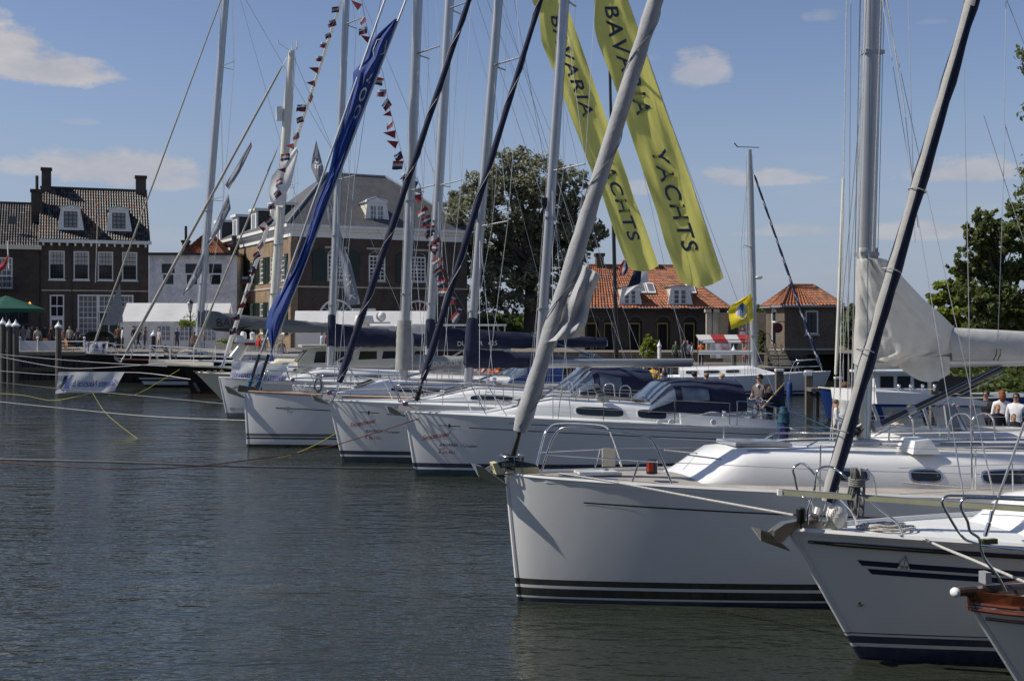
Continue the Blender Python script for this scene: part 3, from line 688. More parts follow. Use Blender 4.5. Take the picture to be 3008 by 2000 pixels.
for x in (4.75, 5.5, 8.8):
    sl = (GR-GE)/(GD/2+.3); zz = lambda y: GE+(y+.3)*sl+.12
    m_ = MB(); m_.slab([(x-.33,1.0,zz(1.0)),(x+.33,1.0,zz(1.0)),(x+.33,2.0,zz(2.0)),(x-.33,2.0,zz(2.0))], [(x-.33,.97,zz(.97)+.1),(x+.33,.97,zz(.97)+.1),(x+.33,1.97,zz(1.97)+.1),(x-.33,1.97,zz(1.97)+.1)]); s_ = part('skylight', m_, WHITEP, gh, 0)
    m_ = MB(); m_.slab([(x-.23,1.1,zz(1.1)+.1),(x+.23,1.1,zz(1.1)+.1),(x+.23,1.85,zz(1.85)+.1),(x-.23,1.85,zz(1.85)+.1)], [(x-.23,1.1,zz(1.1)+.125),(x+.23,1.1,zz(1.1)+.125),(x+.23,1.85,zz(1.85)+.125),(x-.23,1.85,zz(1.85)+.125)]); part('pane', m_, CURT, s_, 0)
# gate pillars and garden wall between guardhouse and pump tower
for i, px in enumerate((2082, 2100)):
    c = P(px, 963, 92); m_ = MB(); m_.bx(c.x-.2,c.x+.2,91.8,92.2,GZ,4.55); m_.bx(c.x-.3,c.x+.3,91.7,92.3,4.552,4.8)
    solo('gate_pillar', m_, STONE, 'pale stone gate pillar with moulded cap beside the guardhouse', 'pillar', 'pair of gate pillars', 0)
a, b2 = P(2108, 963, 93), P(2262, 963, 90)
m_ = MB(); m_.slab([(a.x,93,GZ),(b2.x,90,GZ),(b2.x,90,4.55),(a.x,93,4.55)], [(a.x,93.4,GZ),(b2.x,90.4,GZ),(b2.x,90.4,4.55),(a.x,93.4,4.55)])
solo('garden_wall', m_, BRD, 'dark brick garden wall between the guardhouse and the small tower', 'wall', None, 0)

# ------------------------------------------------------------------ small square tower with steps
c = P(2304.5, 963, 79)
tw = thing('pump_tower', 'small square brick tower with orange hipped roof and outside steps at the quay', 'tower', (c.x,79,-.6), R(8))
TW, TD, TE = 3.6, 3.45, 5.45
mb = MB(); wall(mb, 0, TW, 0, TE, [(1.42,2.28,3.6,5.1)], 0, .15)
trt = lambda x, y, z: (y, TD - x, z)
wall(mb, 0, TD, 0, TE, [(1.1,1.95,2.95,5.15)], 0, .15, trt)
mb.add([(TW,0,0),(TW,TD,0),(TW,TD,TE),(TW,0,TE)], [(0,1,2,3)])
part('wall', mb, BRT, tw, 0)
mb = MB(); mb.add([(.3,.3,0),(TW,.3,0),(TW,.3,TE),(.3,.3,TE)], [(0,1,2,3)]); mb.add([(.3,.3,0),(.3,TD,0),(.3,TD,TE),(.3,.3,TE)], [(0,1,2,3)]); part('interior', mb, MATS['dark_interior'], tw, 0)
window(tw, 1.42, 2.28, 3.6, 5.1, 2, 4, .08, .04, .06, mf=WHITEP, arch=.1, sill=STONE, mbar=BLACKP)
window(tw, 1.1, 1.95, 4.35, 5.15, 1, 1, .09, .04, .04, tr=trt, arch=.12, sill=False)
m_ = MB(); m_.add([trt(*p) for p in [(1.2,.04,2.95),(1.85,.04,2.95),(1.85,.1,2.95),(1.2,.1,2.95),(1.2,.04,4.34),(1.85,.04,4.34),(1.85,.1,4.34),(1.2,.1,4.34)]], [(0,3,2,1),(4,5,6,7),(0,1,5,4),(1,2,6,5),(2,3,7,6),(3,0,4,7)]); dd = part('door', m_, DARKG, tw, 0)
m_ = MB()
for a, b2 in ((1.1,1.2),(1.85,1.95)): m_.add([trt(*p) for p in [(a,.0,2.95),(b2,.0,2.95),(b2,.1,2.95),(a,.1,2.95),(a,.0,4.34),(b2,.0,4.34),(b2,.1,4.34),(a,.1,4.34)]], [(0,3,2,1),(4,5,6,7),(0,1,5,4),(1,2,6,5),(2,3,7,6),(3,0,4,7)])
part('door_frame', m_, WHITEP, dd, 0)
m_ = MB(); m_.bx(-.06,TW+.06,-.07,-.003,2.55,2.68); m_.bx(-.07,-.003,0,TD,2.55,2.68); part('string_course', m_, STONE, tw, 0)
m_ = MB(); m_.bx(-.1,TW+.1,-.12,-.004,0,2.0); m_.bx(-.12,-.004,0,TD,0,2.0); part('plinth', m_, QSTONE, tw, 0)
ov = .28; rp = [(-ov,-ov,TE),(TW+ov,-ov,TE),(TW+ov,TD+ov,TE),(-ov,TD+ov,TE),(1.0,TD/2,6.75),(2.6,TD/2,6.75)]
pantiles(tw, rp[0], rp[1], rp[5], rp[4], 17, 8, [TILEO, TILEO2, TILEO3], [.3,.4,.3], .05)
pantiles(tw, rp[3], rp[0], rp[4], rp[4], 15, 8, [TILEO, TILEO2, TILEO3], [.25,.4,.35], .05)
pantiles(tw, rp[1], rp[2], rp[5], rp[5], 15, 8, [TILEO, TILEO2, TILEO3], [.3,.4,.3], .05)
m_ = MB()
for a, b2 in ((0,4),(1,5),(4,5)): m_.tube([V(rp[a])+V((0,0,.06)), V(rp[b2])+V((0,0,.06))], .11, 6)
part('ridge', m_, TILEO3, tw)
m_ = MB(); m_.bx(-ov-.05,TW+ov+.05,-ov-.08,-ov+.05,TE-.13,TE-.01); m_.bx(-ov-.08,-ov+.05,-ov+.051,TD+ov,TE-.13,TE-.01); part('gutter', m_, LEAD, tw, 0)
for i in range(7):
    m_ = MB(); m_.bx(-1.1-.0, -.02, .2-.32*i, .5-.32*i, 2.75-.2*i-.12, 2.75-.2*i); part('step', m_, STONE, tw, 0)
for xx in (-1.15, -.06):
    m_ = MB(); m_.slab([(xx,.6,2.95),(xx,.6,2.6),(xx,-2.0,.95),(xx,-2.0,1.3)], [(xx+.06,.6,2.95),(xx+.06,.6,2.6),(xx+.06,-2.0,.95),(xx+.06,-2.0,1.3)]); part('stringer', m_, WOODD, tw, 0)
m_ = MB(); m_.tube([(-1.1,.6,2.9),(-1.1,.6,3.7),(-1.1,-.2,3.6),(-1.1,-1.9,2.2),(-1.1,-1.9,1.3)], .025, 6); part('handrail', m_, BLACKP, tw)
m_ = MB(); m_.tube([(-.05,-.25,4.6),(-.05,-.25,3.7)], .03, 6); m_.tube([(-.05,-.25,4.4),(-.55,-.25,4.4)], .03, 6); m_.tube([(-.55,-.22,4.0),(-.55,-.28,4.0)], .33, 14); part('signal_disc', m_, mk('dark_red_paint', (.09,.012,.015), .5), tw)

# ------------------------------------------------------------------ quay behind the camera; unseen houses and trees added to hold back sky light
mb = MB(); mb.bx(-400,400,-300,-1.2,-1.5,1.62); struct('near_quay', mb, PAVE)
for i in range(9):
    x0 = -52+i*11.5; hh = 8.5+[1.5,0,2.6,.8,3.2,.4,1.8,2.4,.6][i]; nh = thing('terrace_house', ['brown brick terrace house at the far end of the near quay','low dark brick terrace house on the near quay','tall ochre brick terrace house on the near quay','grey brown terrace house on the near quay','tallest brown terrace house on the near quay','dark brick house with low eaves on the near quay','ochre brick house with middle height eaves on the near quay','grey brown house with tall eaves on the near quay','last low brown house of the near quay'][i], 'house', (x0,-17,1.62))
    mb = MB(); wall(mb, 0, 11.2, 0, hh, [(a-.6,a+.6,z,z+2) for a in (1.6,4.2,6.9,9.5) for z in (1,5)], 0, .15, lambda x, y, z: (11.2-x, -y, z))
    for xx in (0, 11.2): mb.add([(xx,0,0),(xx,-9,0),(xx,-9,hh),(xx,-4.5,hh+4),(xx,0,hh)], [(0,1,2,3,4)])
    part('wall', mb, [BRB,BRD,BRY,BRT][i % 4], nh, 0); mb = MB(); mb.bx(0,11.2,-.3,-.2,0,hh); part('pane', mb, GLASS, nh, 0)
    mb = MB(); mb.add([(-.1,.3,hh),(11.3,.3,hh),(11.3,-4.5,hh+4.1),(-.1,-4.5,hh+4.1),(-.1,-9.3,hh),(11.3,-9.3,hh)], [(0,1,2,3),(3,2,5,4)]); part('roof', mb, TILER if i % 2 else TILEK, nh, 0)
# ------------------------------------------------------------------ trees and plants
import numpy as np
rng = np.random.default_rng(5)
def leafmesh(name, cen, size, mats, droop=0., flat=0., elong=2.0, matfn=None):
    """many small leaf-shaped faces: cen (n,3); size scalar or (n,)"""
    n = len(cen); d = rng.normal(size=(n,3)); d[:,2] = d[:,2]*(1-flat) - droop; d /= np.linalg.norm(d, axis=1)[:,None] + 1e-9
    e = rng.normal(size=(n,3)); e -= d*(e*d).sum(1)[:,None]; e /= np.linalg.norm(e, axis=1)[:,None] + 1e-9
    s = (np.ones(n)*size*rng.uniform(.6,1.35,n))[:,None]
    d = d*s*elong*.5; e = e*s*.5; k = np.cross(d, e); k /= np.linalg.norm(k, axis=1)[:,None]+1e-9
    q = np.stack([cen-d, cen+e*1.0+k*s*.12, cen+d, cen-e*1.0+k*s*.12], 1).reshape(-1,3)
    me = bpy.data.meshes.new(name); me.vertices.add(4*n); me.vertices.foreach_set('co', q.ravel())
    me.loops.add(4*n); me.loops.foreach_set('vertex_index', np.arange(4*n)); me.polygons.add(n)
    me.polygons.foreach_set('loop_start', np.arange(0, 4*n, 4))
    for m in mats: me.materials.append(m)
    if len(mats) > 1: me.polygons.foreach_set('material_index', rng.integers(0, len(mats), n) if matfn is None else matfn)
    me.update(calc_edges=True); return me
def tree(name, label, base, h, lobes, n, size, mats, cat='tree', trunk_r=.35, limbs=6, droop=0., sub=9, group=None, lean=(0,0), elong=2.0, trunk=True):
    """trunk with limbs; crown of many small leaf clumps grouped in lobes given as (dx, dy, dz, rx, ry, rz)"""
    base = V(base); root = thing(name, label, cat, base, 0, group)
    L = np.array(lobes, float); vol = L[:,3]*L[:,4]*L[:,5]; vol = vol**.8; vol /= vol.sum()
    pts = []
    for l, v in zip(L, vol):
        nn = int(n*v); k = max(8, int(sub*3.2*(l[3]*l[4]*l[5])**.33))   # clumps in this lobe
        dirs = rng.normal(size=(k,3)); dirs /= np.linalg.norm(dirs, axis=1)[:,None]
        r = rng.uniform(.5, 1.10, k)**.8
        cc = l[:3] + dirs*r[:,None]*l[3:6]
        per = rng.integers(0, k, nn); cs = rng.uniform(.14, .38, k)[per]
        off = rng.normal(size=(nn,3)); off /= np.linalg.norm(off, axis=1)[:,None]; off *= (rng.uniform(0,1,nn)**.5*cs*l[3:6].mean())[:,None]
        off[:,2] *= .8; off[:,2] -= droop*np.abs(off[:,0])*.5
        pts.append(cc[per] + off)
    pts = np.concatenate(pts)
    me = leafmesh('crown', pts, size, mats, droop, 0, elong)
    o = bpy.data.objects.new('crown', me); o['kind'] = 'stuff'; COL.objects.link(o); o.parent = root
    if trunk:
        mb = MB(); top = V((lean[0], lean[1], h*.55))
        mb.tube([(0,0,-.2),(lean[0]*.2,lean[1]*.2,h*.18),(lean[0]*.6,lean[1]*.6,h*.36),top], [trunk_r*1.25,trunk_r,trunk_r*.85,trunk_r*.6], 9)
        tk = part('trunk', mb, BARK, root, 60); mb = MB()
        for i, l in enumerate(L[:limbs*2]):
            s_ = V((lean[0]*.5, lean[1]*.5, h*random.uniform(.2,.5))); e_ = V(l[:3]); m_ = (s_+e_)/2 + V((random.uniform(-.3,.3), random.uniform(-.3,.3), random.uniform(0,.5)))*trunk_r*2
            mb.tube([s_, m_, e_], [trunk_r*.5, trunk_r*.32, trunk_r*.1], 6)
            for q in range(3):
                f_ = e_ + V((random.uniform(-1,1)*l[3], random.uniform(-1,1)*l[4], random.uniform(-.4,1)*l[5]))*.8
                mb.tube([m_.lerp(e_, .5), (e_+f_)/2, f_], [trunk_r*.18, trunk_r*.12, trunk_r*.04], 5)
        part('limbs', mb, BARK, tk, 60)
    return root
WIL = [leafmat('willow_leaf', (.26,.265,.165)), leafmat('willow_leaf_pale', (.30,.30,.21)), leafmat('willow_leaf_dark', (.16,.17,.10))]
# big willow behind the moored yachts: lobes measured on the photograph
WY = 116.0; wb = P(1560, 963, WY); wb.z = GZ+1.6
def lob(px, py, r, Y=WY, b=None, ry=.8, rz=.95, dy=0.):
    p = P(px, py, Y) - b; k = r/F*Y; return (p.x, p.y+dy, p.z, k, k*ry, k*rz)
wl_ = [(1480,500,62),(1530,480,52),(1585,530,75),(1660,545,62),(1425,570,68),(1390,650,70),(1345,600,45),(1325,640,36),(1500,610,95),(1620,640,95),(1690,610,52),(1440,720,85),(1380,760,60),(1540,740,100),(1640,740,78),(1690,700,46),
       (1735,690,48),(1760,680,30),(1700,740,34),(1460,830,62),(1410,860,50),(1560,850,62),(1620,850,40),(1350,740,36),(1345,700,44),(1500,900,36),(1440,900,36)]
tree('willow_tree', 'broad grey-green willow behind the masts, between the hall and the guardhouse', wb, 17.5, [lob(x, y, r, WY, wb, dy=random.uniform(-3,3)) for x, y, r in wl_], 30000, .21, WIL, trunk_r=.6, limbs=10, droop=.35, sub=10, elong=2.4)
LG = [leafmat('broad_leaf', (.16,.20,.06)), leafmat('broad_leaf_dark', (.10,.135,.04)), leafmat('broad_leaf_mid', (.20,.22,.08))]
LY = [leafmat('lime_leaf', (.30,.35,.05)), leafmat('lime_leaf_deep', (.19,.25,.035))]
RB = P(2950, 963, 62); RB.z = GZ
tree('ash_tree', 'dark green broadleaf tree on the bank beside the lime green bush', RB, 9, [lob(x, y, r, 62, RB, dy=random.uniform(-1,1)) for x, y, r in
     [(2900,700,60),(2865,660,36),(2960,760,90),(2900,820,80),(2990,850,100),(2870,900,60),(2940,940,70),(3020,700,70),(2840,760,44),(2800,790,26),(2850,690,40),(2835,830,46),(3040,930,80),(2890,960,50),(2985,640,46),(2870,630,20),(2925,640,26)]], 36000, .13, LG, trunk_r=.25, droop=.2)
RB2 = P(3270, 963, 60); RB2.z = GZ
tree('poplar_tree', 'tall tree beyond the bank whose drooping twigs hang into the top corner', RB2, 18, [lob(x, y, r, 60, RB2, dy=random.uniform(-1,1)) for x, y, r in
     [(3130,210,110),(3010,150,30),(3030,100,34),(3005,195,18),(3220,60,170),(3200,380,170),(3120,560,130),(3060,640,60),(3280,250,200),(3350,500,200),(3150,750,150)]], 26000, .13, LG, trunk_r=.4, droop=.5)
BB = P(2790, 963, 66); BB.z = GZ
tree('lime_bush', 'round lime green bush on the bank in front of the trees', BB, 3.4, [lob(x, y, r, 66, BB) for x, y, r in [(2770,860,40),(2810,850,40),(2790,900,52),(2840,890,36),(2755,900,28),(2820,930,40),(2765,940,36)]], 13000, .13, LY, cat='bush', trunk_r=.1, limbs=4)
for i, (px, py, r, Y, lab) in enumerate([(2110,935,30,104,'small dark tree behind the garden wall by the tower'), (2225,930,40,100,'round dark green tree just left of the tower eaves'), (2500,950,46,96,'dark tree beyond the small brick tower'), (2560,960,40,92,'low dark tree beyond the white sail cover'),
                                         (690,900,26,150,'far tree in the gap beside the white house')]):
    b_ = P(px, 963, Y); b_.z = GZ
    tree('background_tree', lab, b_, 4, [lob(px+random.uniform(-.5,.5)*r, py+random.uniform(-.6,.4)*r, r*random.uniform(.5,.8), Y, b_) for _ in range(6)] + [lob(px, py, r, Y, b_), lob(px, py+30, r, Y, b_)], 3600, .22, LG, trunk_r=.15, limbs=3)
# green hedges along the rampart foot and bushes on the quay
for px, py, r, Y, lab in [(1905,1020,24,84,'clipped yellow-green conifer bush on the quay before the guardhouse'), (2235,1000,16,86,'small round shrub left of the tower steps'), (2232,1045,14,84,'leafy plant at the foot of the tower steps')]:
    b_ = P(px, 963, Y); b_.z = GZ
    tree('shrub', lab, b_, 1.2, [lob(px, py, r, Y, b_, 1, 1.5), lob(px, py+12, r*1.05, Y, b_, 1, 1.2), lob(px, py-20, r*.6, Y, b_, 1, 1.3)], 3000, .09, LY if px < 2000 else LG, cat='shrub', trunk_r=.06, limbs=2)
# ivy over the bank and rough grass on the rampart: beyond counting
def surf_leaves(name, label, cat, n, fn, size, mats, droop=0.2):
    u = rng.uniform(0,1,(n,2)); pts = np.array([fn(a, b) for a, b in u])
    me = leafmesh(name, pts, size, mats, droop, .2, 1.7); o = bpy.data.objects.new(name, me); COL.objects.link(o)
    o['kind'] = 'stuff'; o['label'] = label; o['category'] = cat; return o
IV = [leafmat('ivy_leaf', (.085,.12,.022)), leafmat('ivy_leaf_light', (.14,.16,.04)), leafmat('ivy_leaf_dark', (.045,.07,.016))]
surf_leaves('ivy', 'dense green ivy and brambles covering the bank', 'ivy', 30000, lambda a, b: (18.5+a*32, 46.5+9*b+random.uniform(-.5,.3), -.2+2.35*b*(1-.2*b)+random.uniform(0,.55)+.25*sin(a*31)*sin(b*5+a*11)), .16, IV)
surf_leaves('rough_grass', 'rough green grass and scrub on the rampart', 'grass', 9000, lambda a, b: (-13+a*50, 117.5+b*14, GZ+2.6*min(1, b*1.9)+random.uniform(0,.5)), .4, [leafmat('rough_grass_blade', (.09,.12,.022)), LG[1]])

for i, x in enumerate((-30,-21,-12,-4,5,13,21,30)):  # unseen trees added behind the viewpoint to cut sky light on the hulls
    b_ = V((x,-8.5,1.62)); tree('quay_tree', ['clipped quay tree at the far left of the near quay','second clipped tree of the near quay row','third clipped tree of the near quay row','clipped quay tree just left of the viewpoint','clipped quay tree just right of the viewpoint','sixth clipped tree of the near quay row','seventh clipped tree of the near quay row','last clipped tree of the near quay row'][i], b_, 7, [(random.uniform(-2,2), random.uniform(-1.2,1.2), 5.5+random.uniform(-1.5,2.5), 1.9, 1.7, 1.8) for _ in range(7)], 2600, .38, LG, trunk_r=.2, limbs=4)
# ------------------------------------------------------------------ boats
def wig(seed, n, amp):
    r = random.Random(seed); return [r.uniform(-amp, amp) for _ in range(n)]
class Boat:
    """local frame: x aft from the stem head, y athwart (near side negative), z up from the water"""
    def __init__(s, name, label, bow, rz, L, B, fb, fm, fs, rake, mat, entry=.85, tw=.75, d=.45, deck=None, cat='sailboat', group=None, rail=None, stem=GEL, railr=.022, kk=.62, trans=0.):
        s.L_, s.B, s.fb, s.fm, s.fs, s.rake, s.entry, s.tw, s.d, s.kk, s.trans = L, B, fb, fm, fs, rake, entry, tw, d, kk, trans
        s.bx, s.by, s.c, s.s = bow[0], bow[1], cos(rz), sin(rz)
        s.root = thing(name, label, cat, (bow[0], bow[1], 0), rz, group)
        nu, nz = 36, 12; rings = []
        for i in range(nu+1):
            u = (i/nu)**1.35; h = s.sheer(u)
            zs = [-d + (h+d)*(j/nz) for j in range(nz+1)]
            near = [s.pt(u, z, -1) for z in zs[::-1]]; far = [s.pt(u, z, 1) for z in zs]
            rings.append(near + far)
        mb = MB(); mb.loft(rings, 0, False, False); n = len(rings[-1])
        mb.add(rings[-1], [tuple(range(n))])
        s.hull = part('hull', mb, mat, s.root, 50); fixn(s.hull.data)
        mb = MB(); mb.sheet(lambda u, v: (lambda q: (q[0], q[1]*(2*v-1)*-1*.985, q[2]-.012+.07*(1-(2*v-1)**2)*min(1,u*5)))(s.pt(u**1.2, s.sheer(u**1.2), -1)), 30, 6)
        s.deck = part('deck', mb, deck or DECKW, s.root, 60)
        for sd in (-1, 1):
            mb = MB(); mb.tube([V(s.pt((i/24)**1.2, s.sheer((i/24)**1.2), sd))+V((0,-sd*.012,.012)) for i in range(25)], railr, 6); part('toe_rail', mb, rail or GEL, s.root)
        if stem:
            mb = MB(); mb.tube([(s.xs(z)+.018, 0, z) for z in [-.15+(fb+.13)*k/12 for k in range(13)]], .034, 8); part('stem_band', mb, stem if stem is not GEL else mat, s.root)
    def sheer(s, u):
        a, b, c = s.fb, s.fm, s.fs; m = .62
        return a*(u-m)*(u-1)/(m) + b*u*(u-1)/(m*(m-1)) + c*u*(u-m)/(1-m)
    def w(s, u):
        u = max(0, u)
        return s.B/2*(sin(pi/2*min(1, u/.58))**s.entry if u < .58 else 1-(1-s.tw)*((u-.58)/.42)**2)
    def half(s, u, z):
        h = s.sheer(u); k = s.kk + (.94-s.kk)*min(1, max(0, u)/.5)**.8; t = z/h
        f = k+(1-k)*max(0, min(1.05, t))**.9 if z >= 0 else k*sqrt(max(0, 1-(z/s.d)**2)*.9+.1)
        return s.w(u)*f + .004
    def xs(s, z): return s.rake*(1-z/s.fb) if z >= 0 else s.rake-z*.9
    def pt(s, u, z, sd): x0 = s.xs(z); return (x0+u*(s.L_-s.trans*max(0,z)-x0), sd*s.half(u, z), z)
    def onhull(s, x, z, sd=-1, off=.004):
        x0 = s.xs(z); u = max(0, (x-x0)/(s.L_-s.trans*max(0,z)-x0)); return V((x, sd*(s.half(u, z)+off), z))
    def dk(s, x): return s.sheer(max(0, min(1, x/s.L_)))
    def hb(s, x): return s.half(max(0, x/s.L_), s.dk(x))
    def P(s, px, py, lat=0.):
        """local point where the sight line through a picture point meets the fore-and-aft plane at lat"""
        k = (px-CX)/F; x = (k*(s.by+lat*s.c)-s.bx+lat*s.s)/(s.c-k*s.s); Y = s.by+x*s.s+lat*s.c
        return V((x, lat, EYE-(py-HY)/F*Y))
    def part(s, name, mb, mat, smooth=35, par=None): return part(name, mb, mat, par or s.root, smooth)
    def stripe(s, x0, x1, o0, o1, mat, name='stripe', slant=0., both=True, abs_=False, n=30):
        """painted line following the sheer, o0..o1 below it (or absolute heights)"""
        for sd in ((-1, 1) if both else (-1,)):
            mb = MB(); A = []; B_ = []
            for i in range(n+1):
                x = x0+(x1-x0)*i/n; zt = o0 if abs_ else s.dk(x)-o0; zb = o1 if abs_ else s.dk(x)-o1
                A.append(s.onhull(x+(0 if i else 0), zt, sd)); B_.append(s.onhull(x+slant*(1-i/n), zb, sd))
            mb.loft([A, B_], 0, False, False); s.part(name, mb, mat, 0)
    def letters(s, txt, x, z, size, mat, shear=.0, bold=0., fit=None, sd=-1, slope=0., name='lettering', off=.006, space=1.):
        """reads left to right seen from the near side"""
        mb = text_mb(txt, lambda a, b: s.onhull(x+a, z+b+slope*a, sd, off), size, shear, bold, space, fit=fit); return s.part(name, mb, mat, 0)
    def cabin(s, x0, x1, wf, wa, h, fl=.8, mat=None, ha=None, aft=.0):
        ha = ha if ha is not None else h
        def W(x): t = max(0, min(1, (x-x0)/(x1-x0))); return wf+(wa-wf)*t**.75
        def H(x):
            t = min(1, max(0, (x-x0)/fl)); q = (t*t*(3-2*t))*.35+t*.65; return (h+(ha-h)*max(0, (x-x0)/(x1-x0)))*q+.004
        s.cab = (x0, x1, W, H)
        prof = [(1,-.06,0),(1,0,.02),(.975,0,.3),(.93,0,.68),(.86,0,.90),(.74,0,1.0),(.4,.035,1.0),(0,.05,1.0)]
        rings = []
        N = 26
        for i in range(N+1):
            x = x0+(x1-x0)*(i/N)**1.3; w_, h_ = W(x), H(x); dz = s.dk(x)+.03
            r = [(x, -w_*a, dz+b*(h_/max(h,.01))+c*h_) for a, b, c in prof]
            rings.append(r + [(x, -p[1], p[2]) for p in r[-2::-1]])
        mb = MB(); mb.loft(rings, 0, False, False); n = len(rings[-1]); mb.add(rings[-1], [tuple(range(n))]); mb.add(rings[0], [tuple(range(n))])
        s.coach = s.part('coachroof', mb, mat or GEL, 48); return s.coach
    def cabside(s, x, t, off=.006, sd=-1):
        """point on the cabin side at height fraction t (0..0.8)"""
        x0, x1, W, H = s.cab; w_, h_ = W(x), H(x); K = [(.02,1),(.3,.975),(.68,.93),(.9,.86),(1,.74)]; a = 1
        for (c0, a0), (c1, a1) in zip(K, K[1:]):
            if c0 <= t <= c1: a = a0+(a1-a0)*(t-c0)/(c1-c0)
        return V((x, sd*(w_*a+off), s.dk(x)+.03+t*h_))
    def roof(s, x, y=0.): x0, x1, W, H = s.cab; return s.dk(x)+.03+H(x)+.04*max(0, 1-abs(y)/W(x))
    def ports(s, wins, t0=.28, t1=.62, frame=STEEL, pane=DARKG, power=.5, taper=0.):
        """rounded side windows (x0, x1) on both cabin sides: frame with a pane"""
        for a, b in wins:
            for sd in (-1, 1):
                def ring(g, off):
                    n = 20; q = []
                    for k in range(n):
                        th = 2*pi*k/n; c_, s_ = cos(th), sin(th); ex = abs(c_)**power*(1 if c_ > 0 else -1); ey = abs(s_)**power*(1 if s_ > 0 else -1)
                        q.append(s.cabside((a+b)/2+((b-a)/2+g)*ex, (t0+t1)/2+((t1-t0)/2+g*1.6)*ey*(1-taper*ex), off, sd))
                    return q
                mb = MB(); mb.slab(ring(.03, .001), ring(.025, .012)); f = s.part('window', mb, frame, 0)
                mb = MB(); mb.slab(ring(0, .010), ring(-.004, .016)); part('pane', mb, pane, f, 0)
    def hatch(s, x0, x1, w_, mat=None, tint=None, y=0.):
        z = max(s.roof(x0), s.roof(x1))
        def zz(x): return s.roof(x)+.012 if s.cab[0] <= x <= s.cab[1] else s.dk(x)+.07
        mb = MB(); mb.slab([(x0,y-w_/2,zz(x0)),(x1,y-w_/2,zz(x1)),(x1,y+w_/2,zz(x1)),(x0,y+w_/2,zz(x0))], [(x0+.01,y-w_/2,zz(x0)+.045),(x1-.01,y-w_/2,zz(x1)+.045),(x1-.01,y+w_/2,zz(x1)+.045),(x0+.01,y+w_/2,zz(x0)+.045)]); f = s.part('hatch', mb, mat or ALU, 0)
        mb = MB(); mb.slab([(x0+.05,y-w_/2+.05,zz(x0)+.046),(x1-.05,y-w_/2+.05,zz(x1)+.046),(x1-.05,y+w_/2-.05,zz(x1)+.046),(x0+.05,y+w_/2-.05,zz(x0)+.046)], [(x0+.05,y-w_/2+.05,zz(x0)+.054),(x1-.05,y-w_/2+.05,zz(x1)+.054),(x1-.05,y+w_/2-.05,zz(x1)+.054),(x0+.05,y+w_/2-.05,zz(x0)+.054)]); part('pane', mb, tint or DARKG, f, 0)
    # ---------------------------------------------------------------- spars and rigging
    def mast(s, base, p2, top, ra=.09, rb=.06, mat=ALU, spr=(), spl=.9, wire=.006, chain=None, boom=None, masthead=False, lit=True):
        base, p2 = V(base), V(p2); dr = (p2-base)/(p2.z-base.z)
        at = lambda z: base+dr*(z-base.z); s.mat_ = at; s.mtop = top
        mb = MB(); zs = [base.z, (base.z+top)/2, top*.86, top]
        mb.tube([at(z) for z in zs], [rb, rb, rb*.95, rb*.7], 14, flat=ra/rb, up=(1,0,0)); m = s.part('mast', mb, mat, 60); s.m = m
        mb = MB(); mb.obox(base+V((0,0,.03)), (ra*1.6,0,0), (0,rb*1.9,0), (0,0,.04)); part('mast_step', mb, ALUD, m, 0)
        for k, (fx, fy) in enumerate(((-1.15,.3),(1.2,-.5))):
            mb = MB(); mb.tube([base+V((fx*ra,fy*rb,.25)), at(top-.3)+V((fx*ra*.8,fy*rb*.8,0))], wire*.8, 4); part('mast_halyard', mb, [ROPE, ROPEG][k], m)
        for zf in (.16,.33): mb = MB(); c_ = at(base.z+(top-base.z)*zf); mb.obox(c_, (ra*1.06,0,0), (0,rb*1.08,0), (0,0,.025)); part('mast_band', mb, ALUD, m, 0)
        ch = chain or (base.x+.15); tips = {-1: [], 1: []}
        for q, z in enumerate(spr):
            for sd in (-1, 1):
                a = at(z); b = a+V((spl*.58, sd*spl*(1-.1*q), spl*.08)); mb = MB(); mb.tube([a, b], [.042, .03], 8, flat=.55); part('spreader', mb, mat, m); tips[sd].append(b)
        for sd in (-1, 1):
            cp = V((ch, sd*(s.hb(ch)-.12), s.dk(ch)+.02)); pts = [cp]+tips[sd]+[at(top-.2)]
            mb = MB(); mb.tube(pts, wire, 4); s.part('shroud', mb, WIRE)
            if spr:
                mb = MB(); mb.tube([cp+V((-.12,0,0)), at(spr[0]-.15)], wire, 4); s.part('shroud', mb, WIRE); mb = MB(); mb.tube([cp+V((.3,0,0)), at(spr[0]-.15)], wire, 4); s.part('shroud', mb, WIRE)
                if len(spr) > 1: mb = MB(); mb.tube([tips[sd][0], at(spr[1]-.1)], wire*.8, 4); s.part('shroud', mb, WIRE)
                mb = MB()
                for o_ in (-.12, 0, .3): mb.tube([cp+V((o_,0,0)), (cp+V((o_,0,0))).lerp(pts[1] if o_ == 0 else at(spr[0]-.15), .09)], wire*1.9, 5)
                s.part('turnbuckles', mb, STEEL)
    def deck_light(s, z, r):
        c = s.mat_(z)+V((-r-.06,0,0)); mb = MB(); mb.bx(c.x-.05,c.x+.07,-.045,.045,c.z-.11,c.z+.09); mb.bx(c.x-.02,c.x+.09,-.03,.03,c.z-.16,c.z-.112); part('deck_light', mb, BLACK, s.m, 0)
    def backstay(s, x=None, wire=.006, z=None, split=True):
        x = x or s.L_-.15; a = s.mat_(s.mtop-.05); k = V((x-.6, 0, s.dk(x)+2.4)); mb = MB()
        mb.tube([a, k], wire, 4); s.part('backstay', mb, WIRE)
        for sd in (-1, 1): mb = MB(); mb.tube([k, (x, sd*s.hb(x)*.75, s.dk(x)+.05)], wire, 4); s.part('backstay', mb, WIRE)
        return a, k
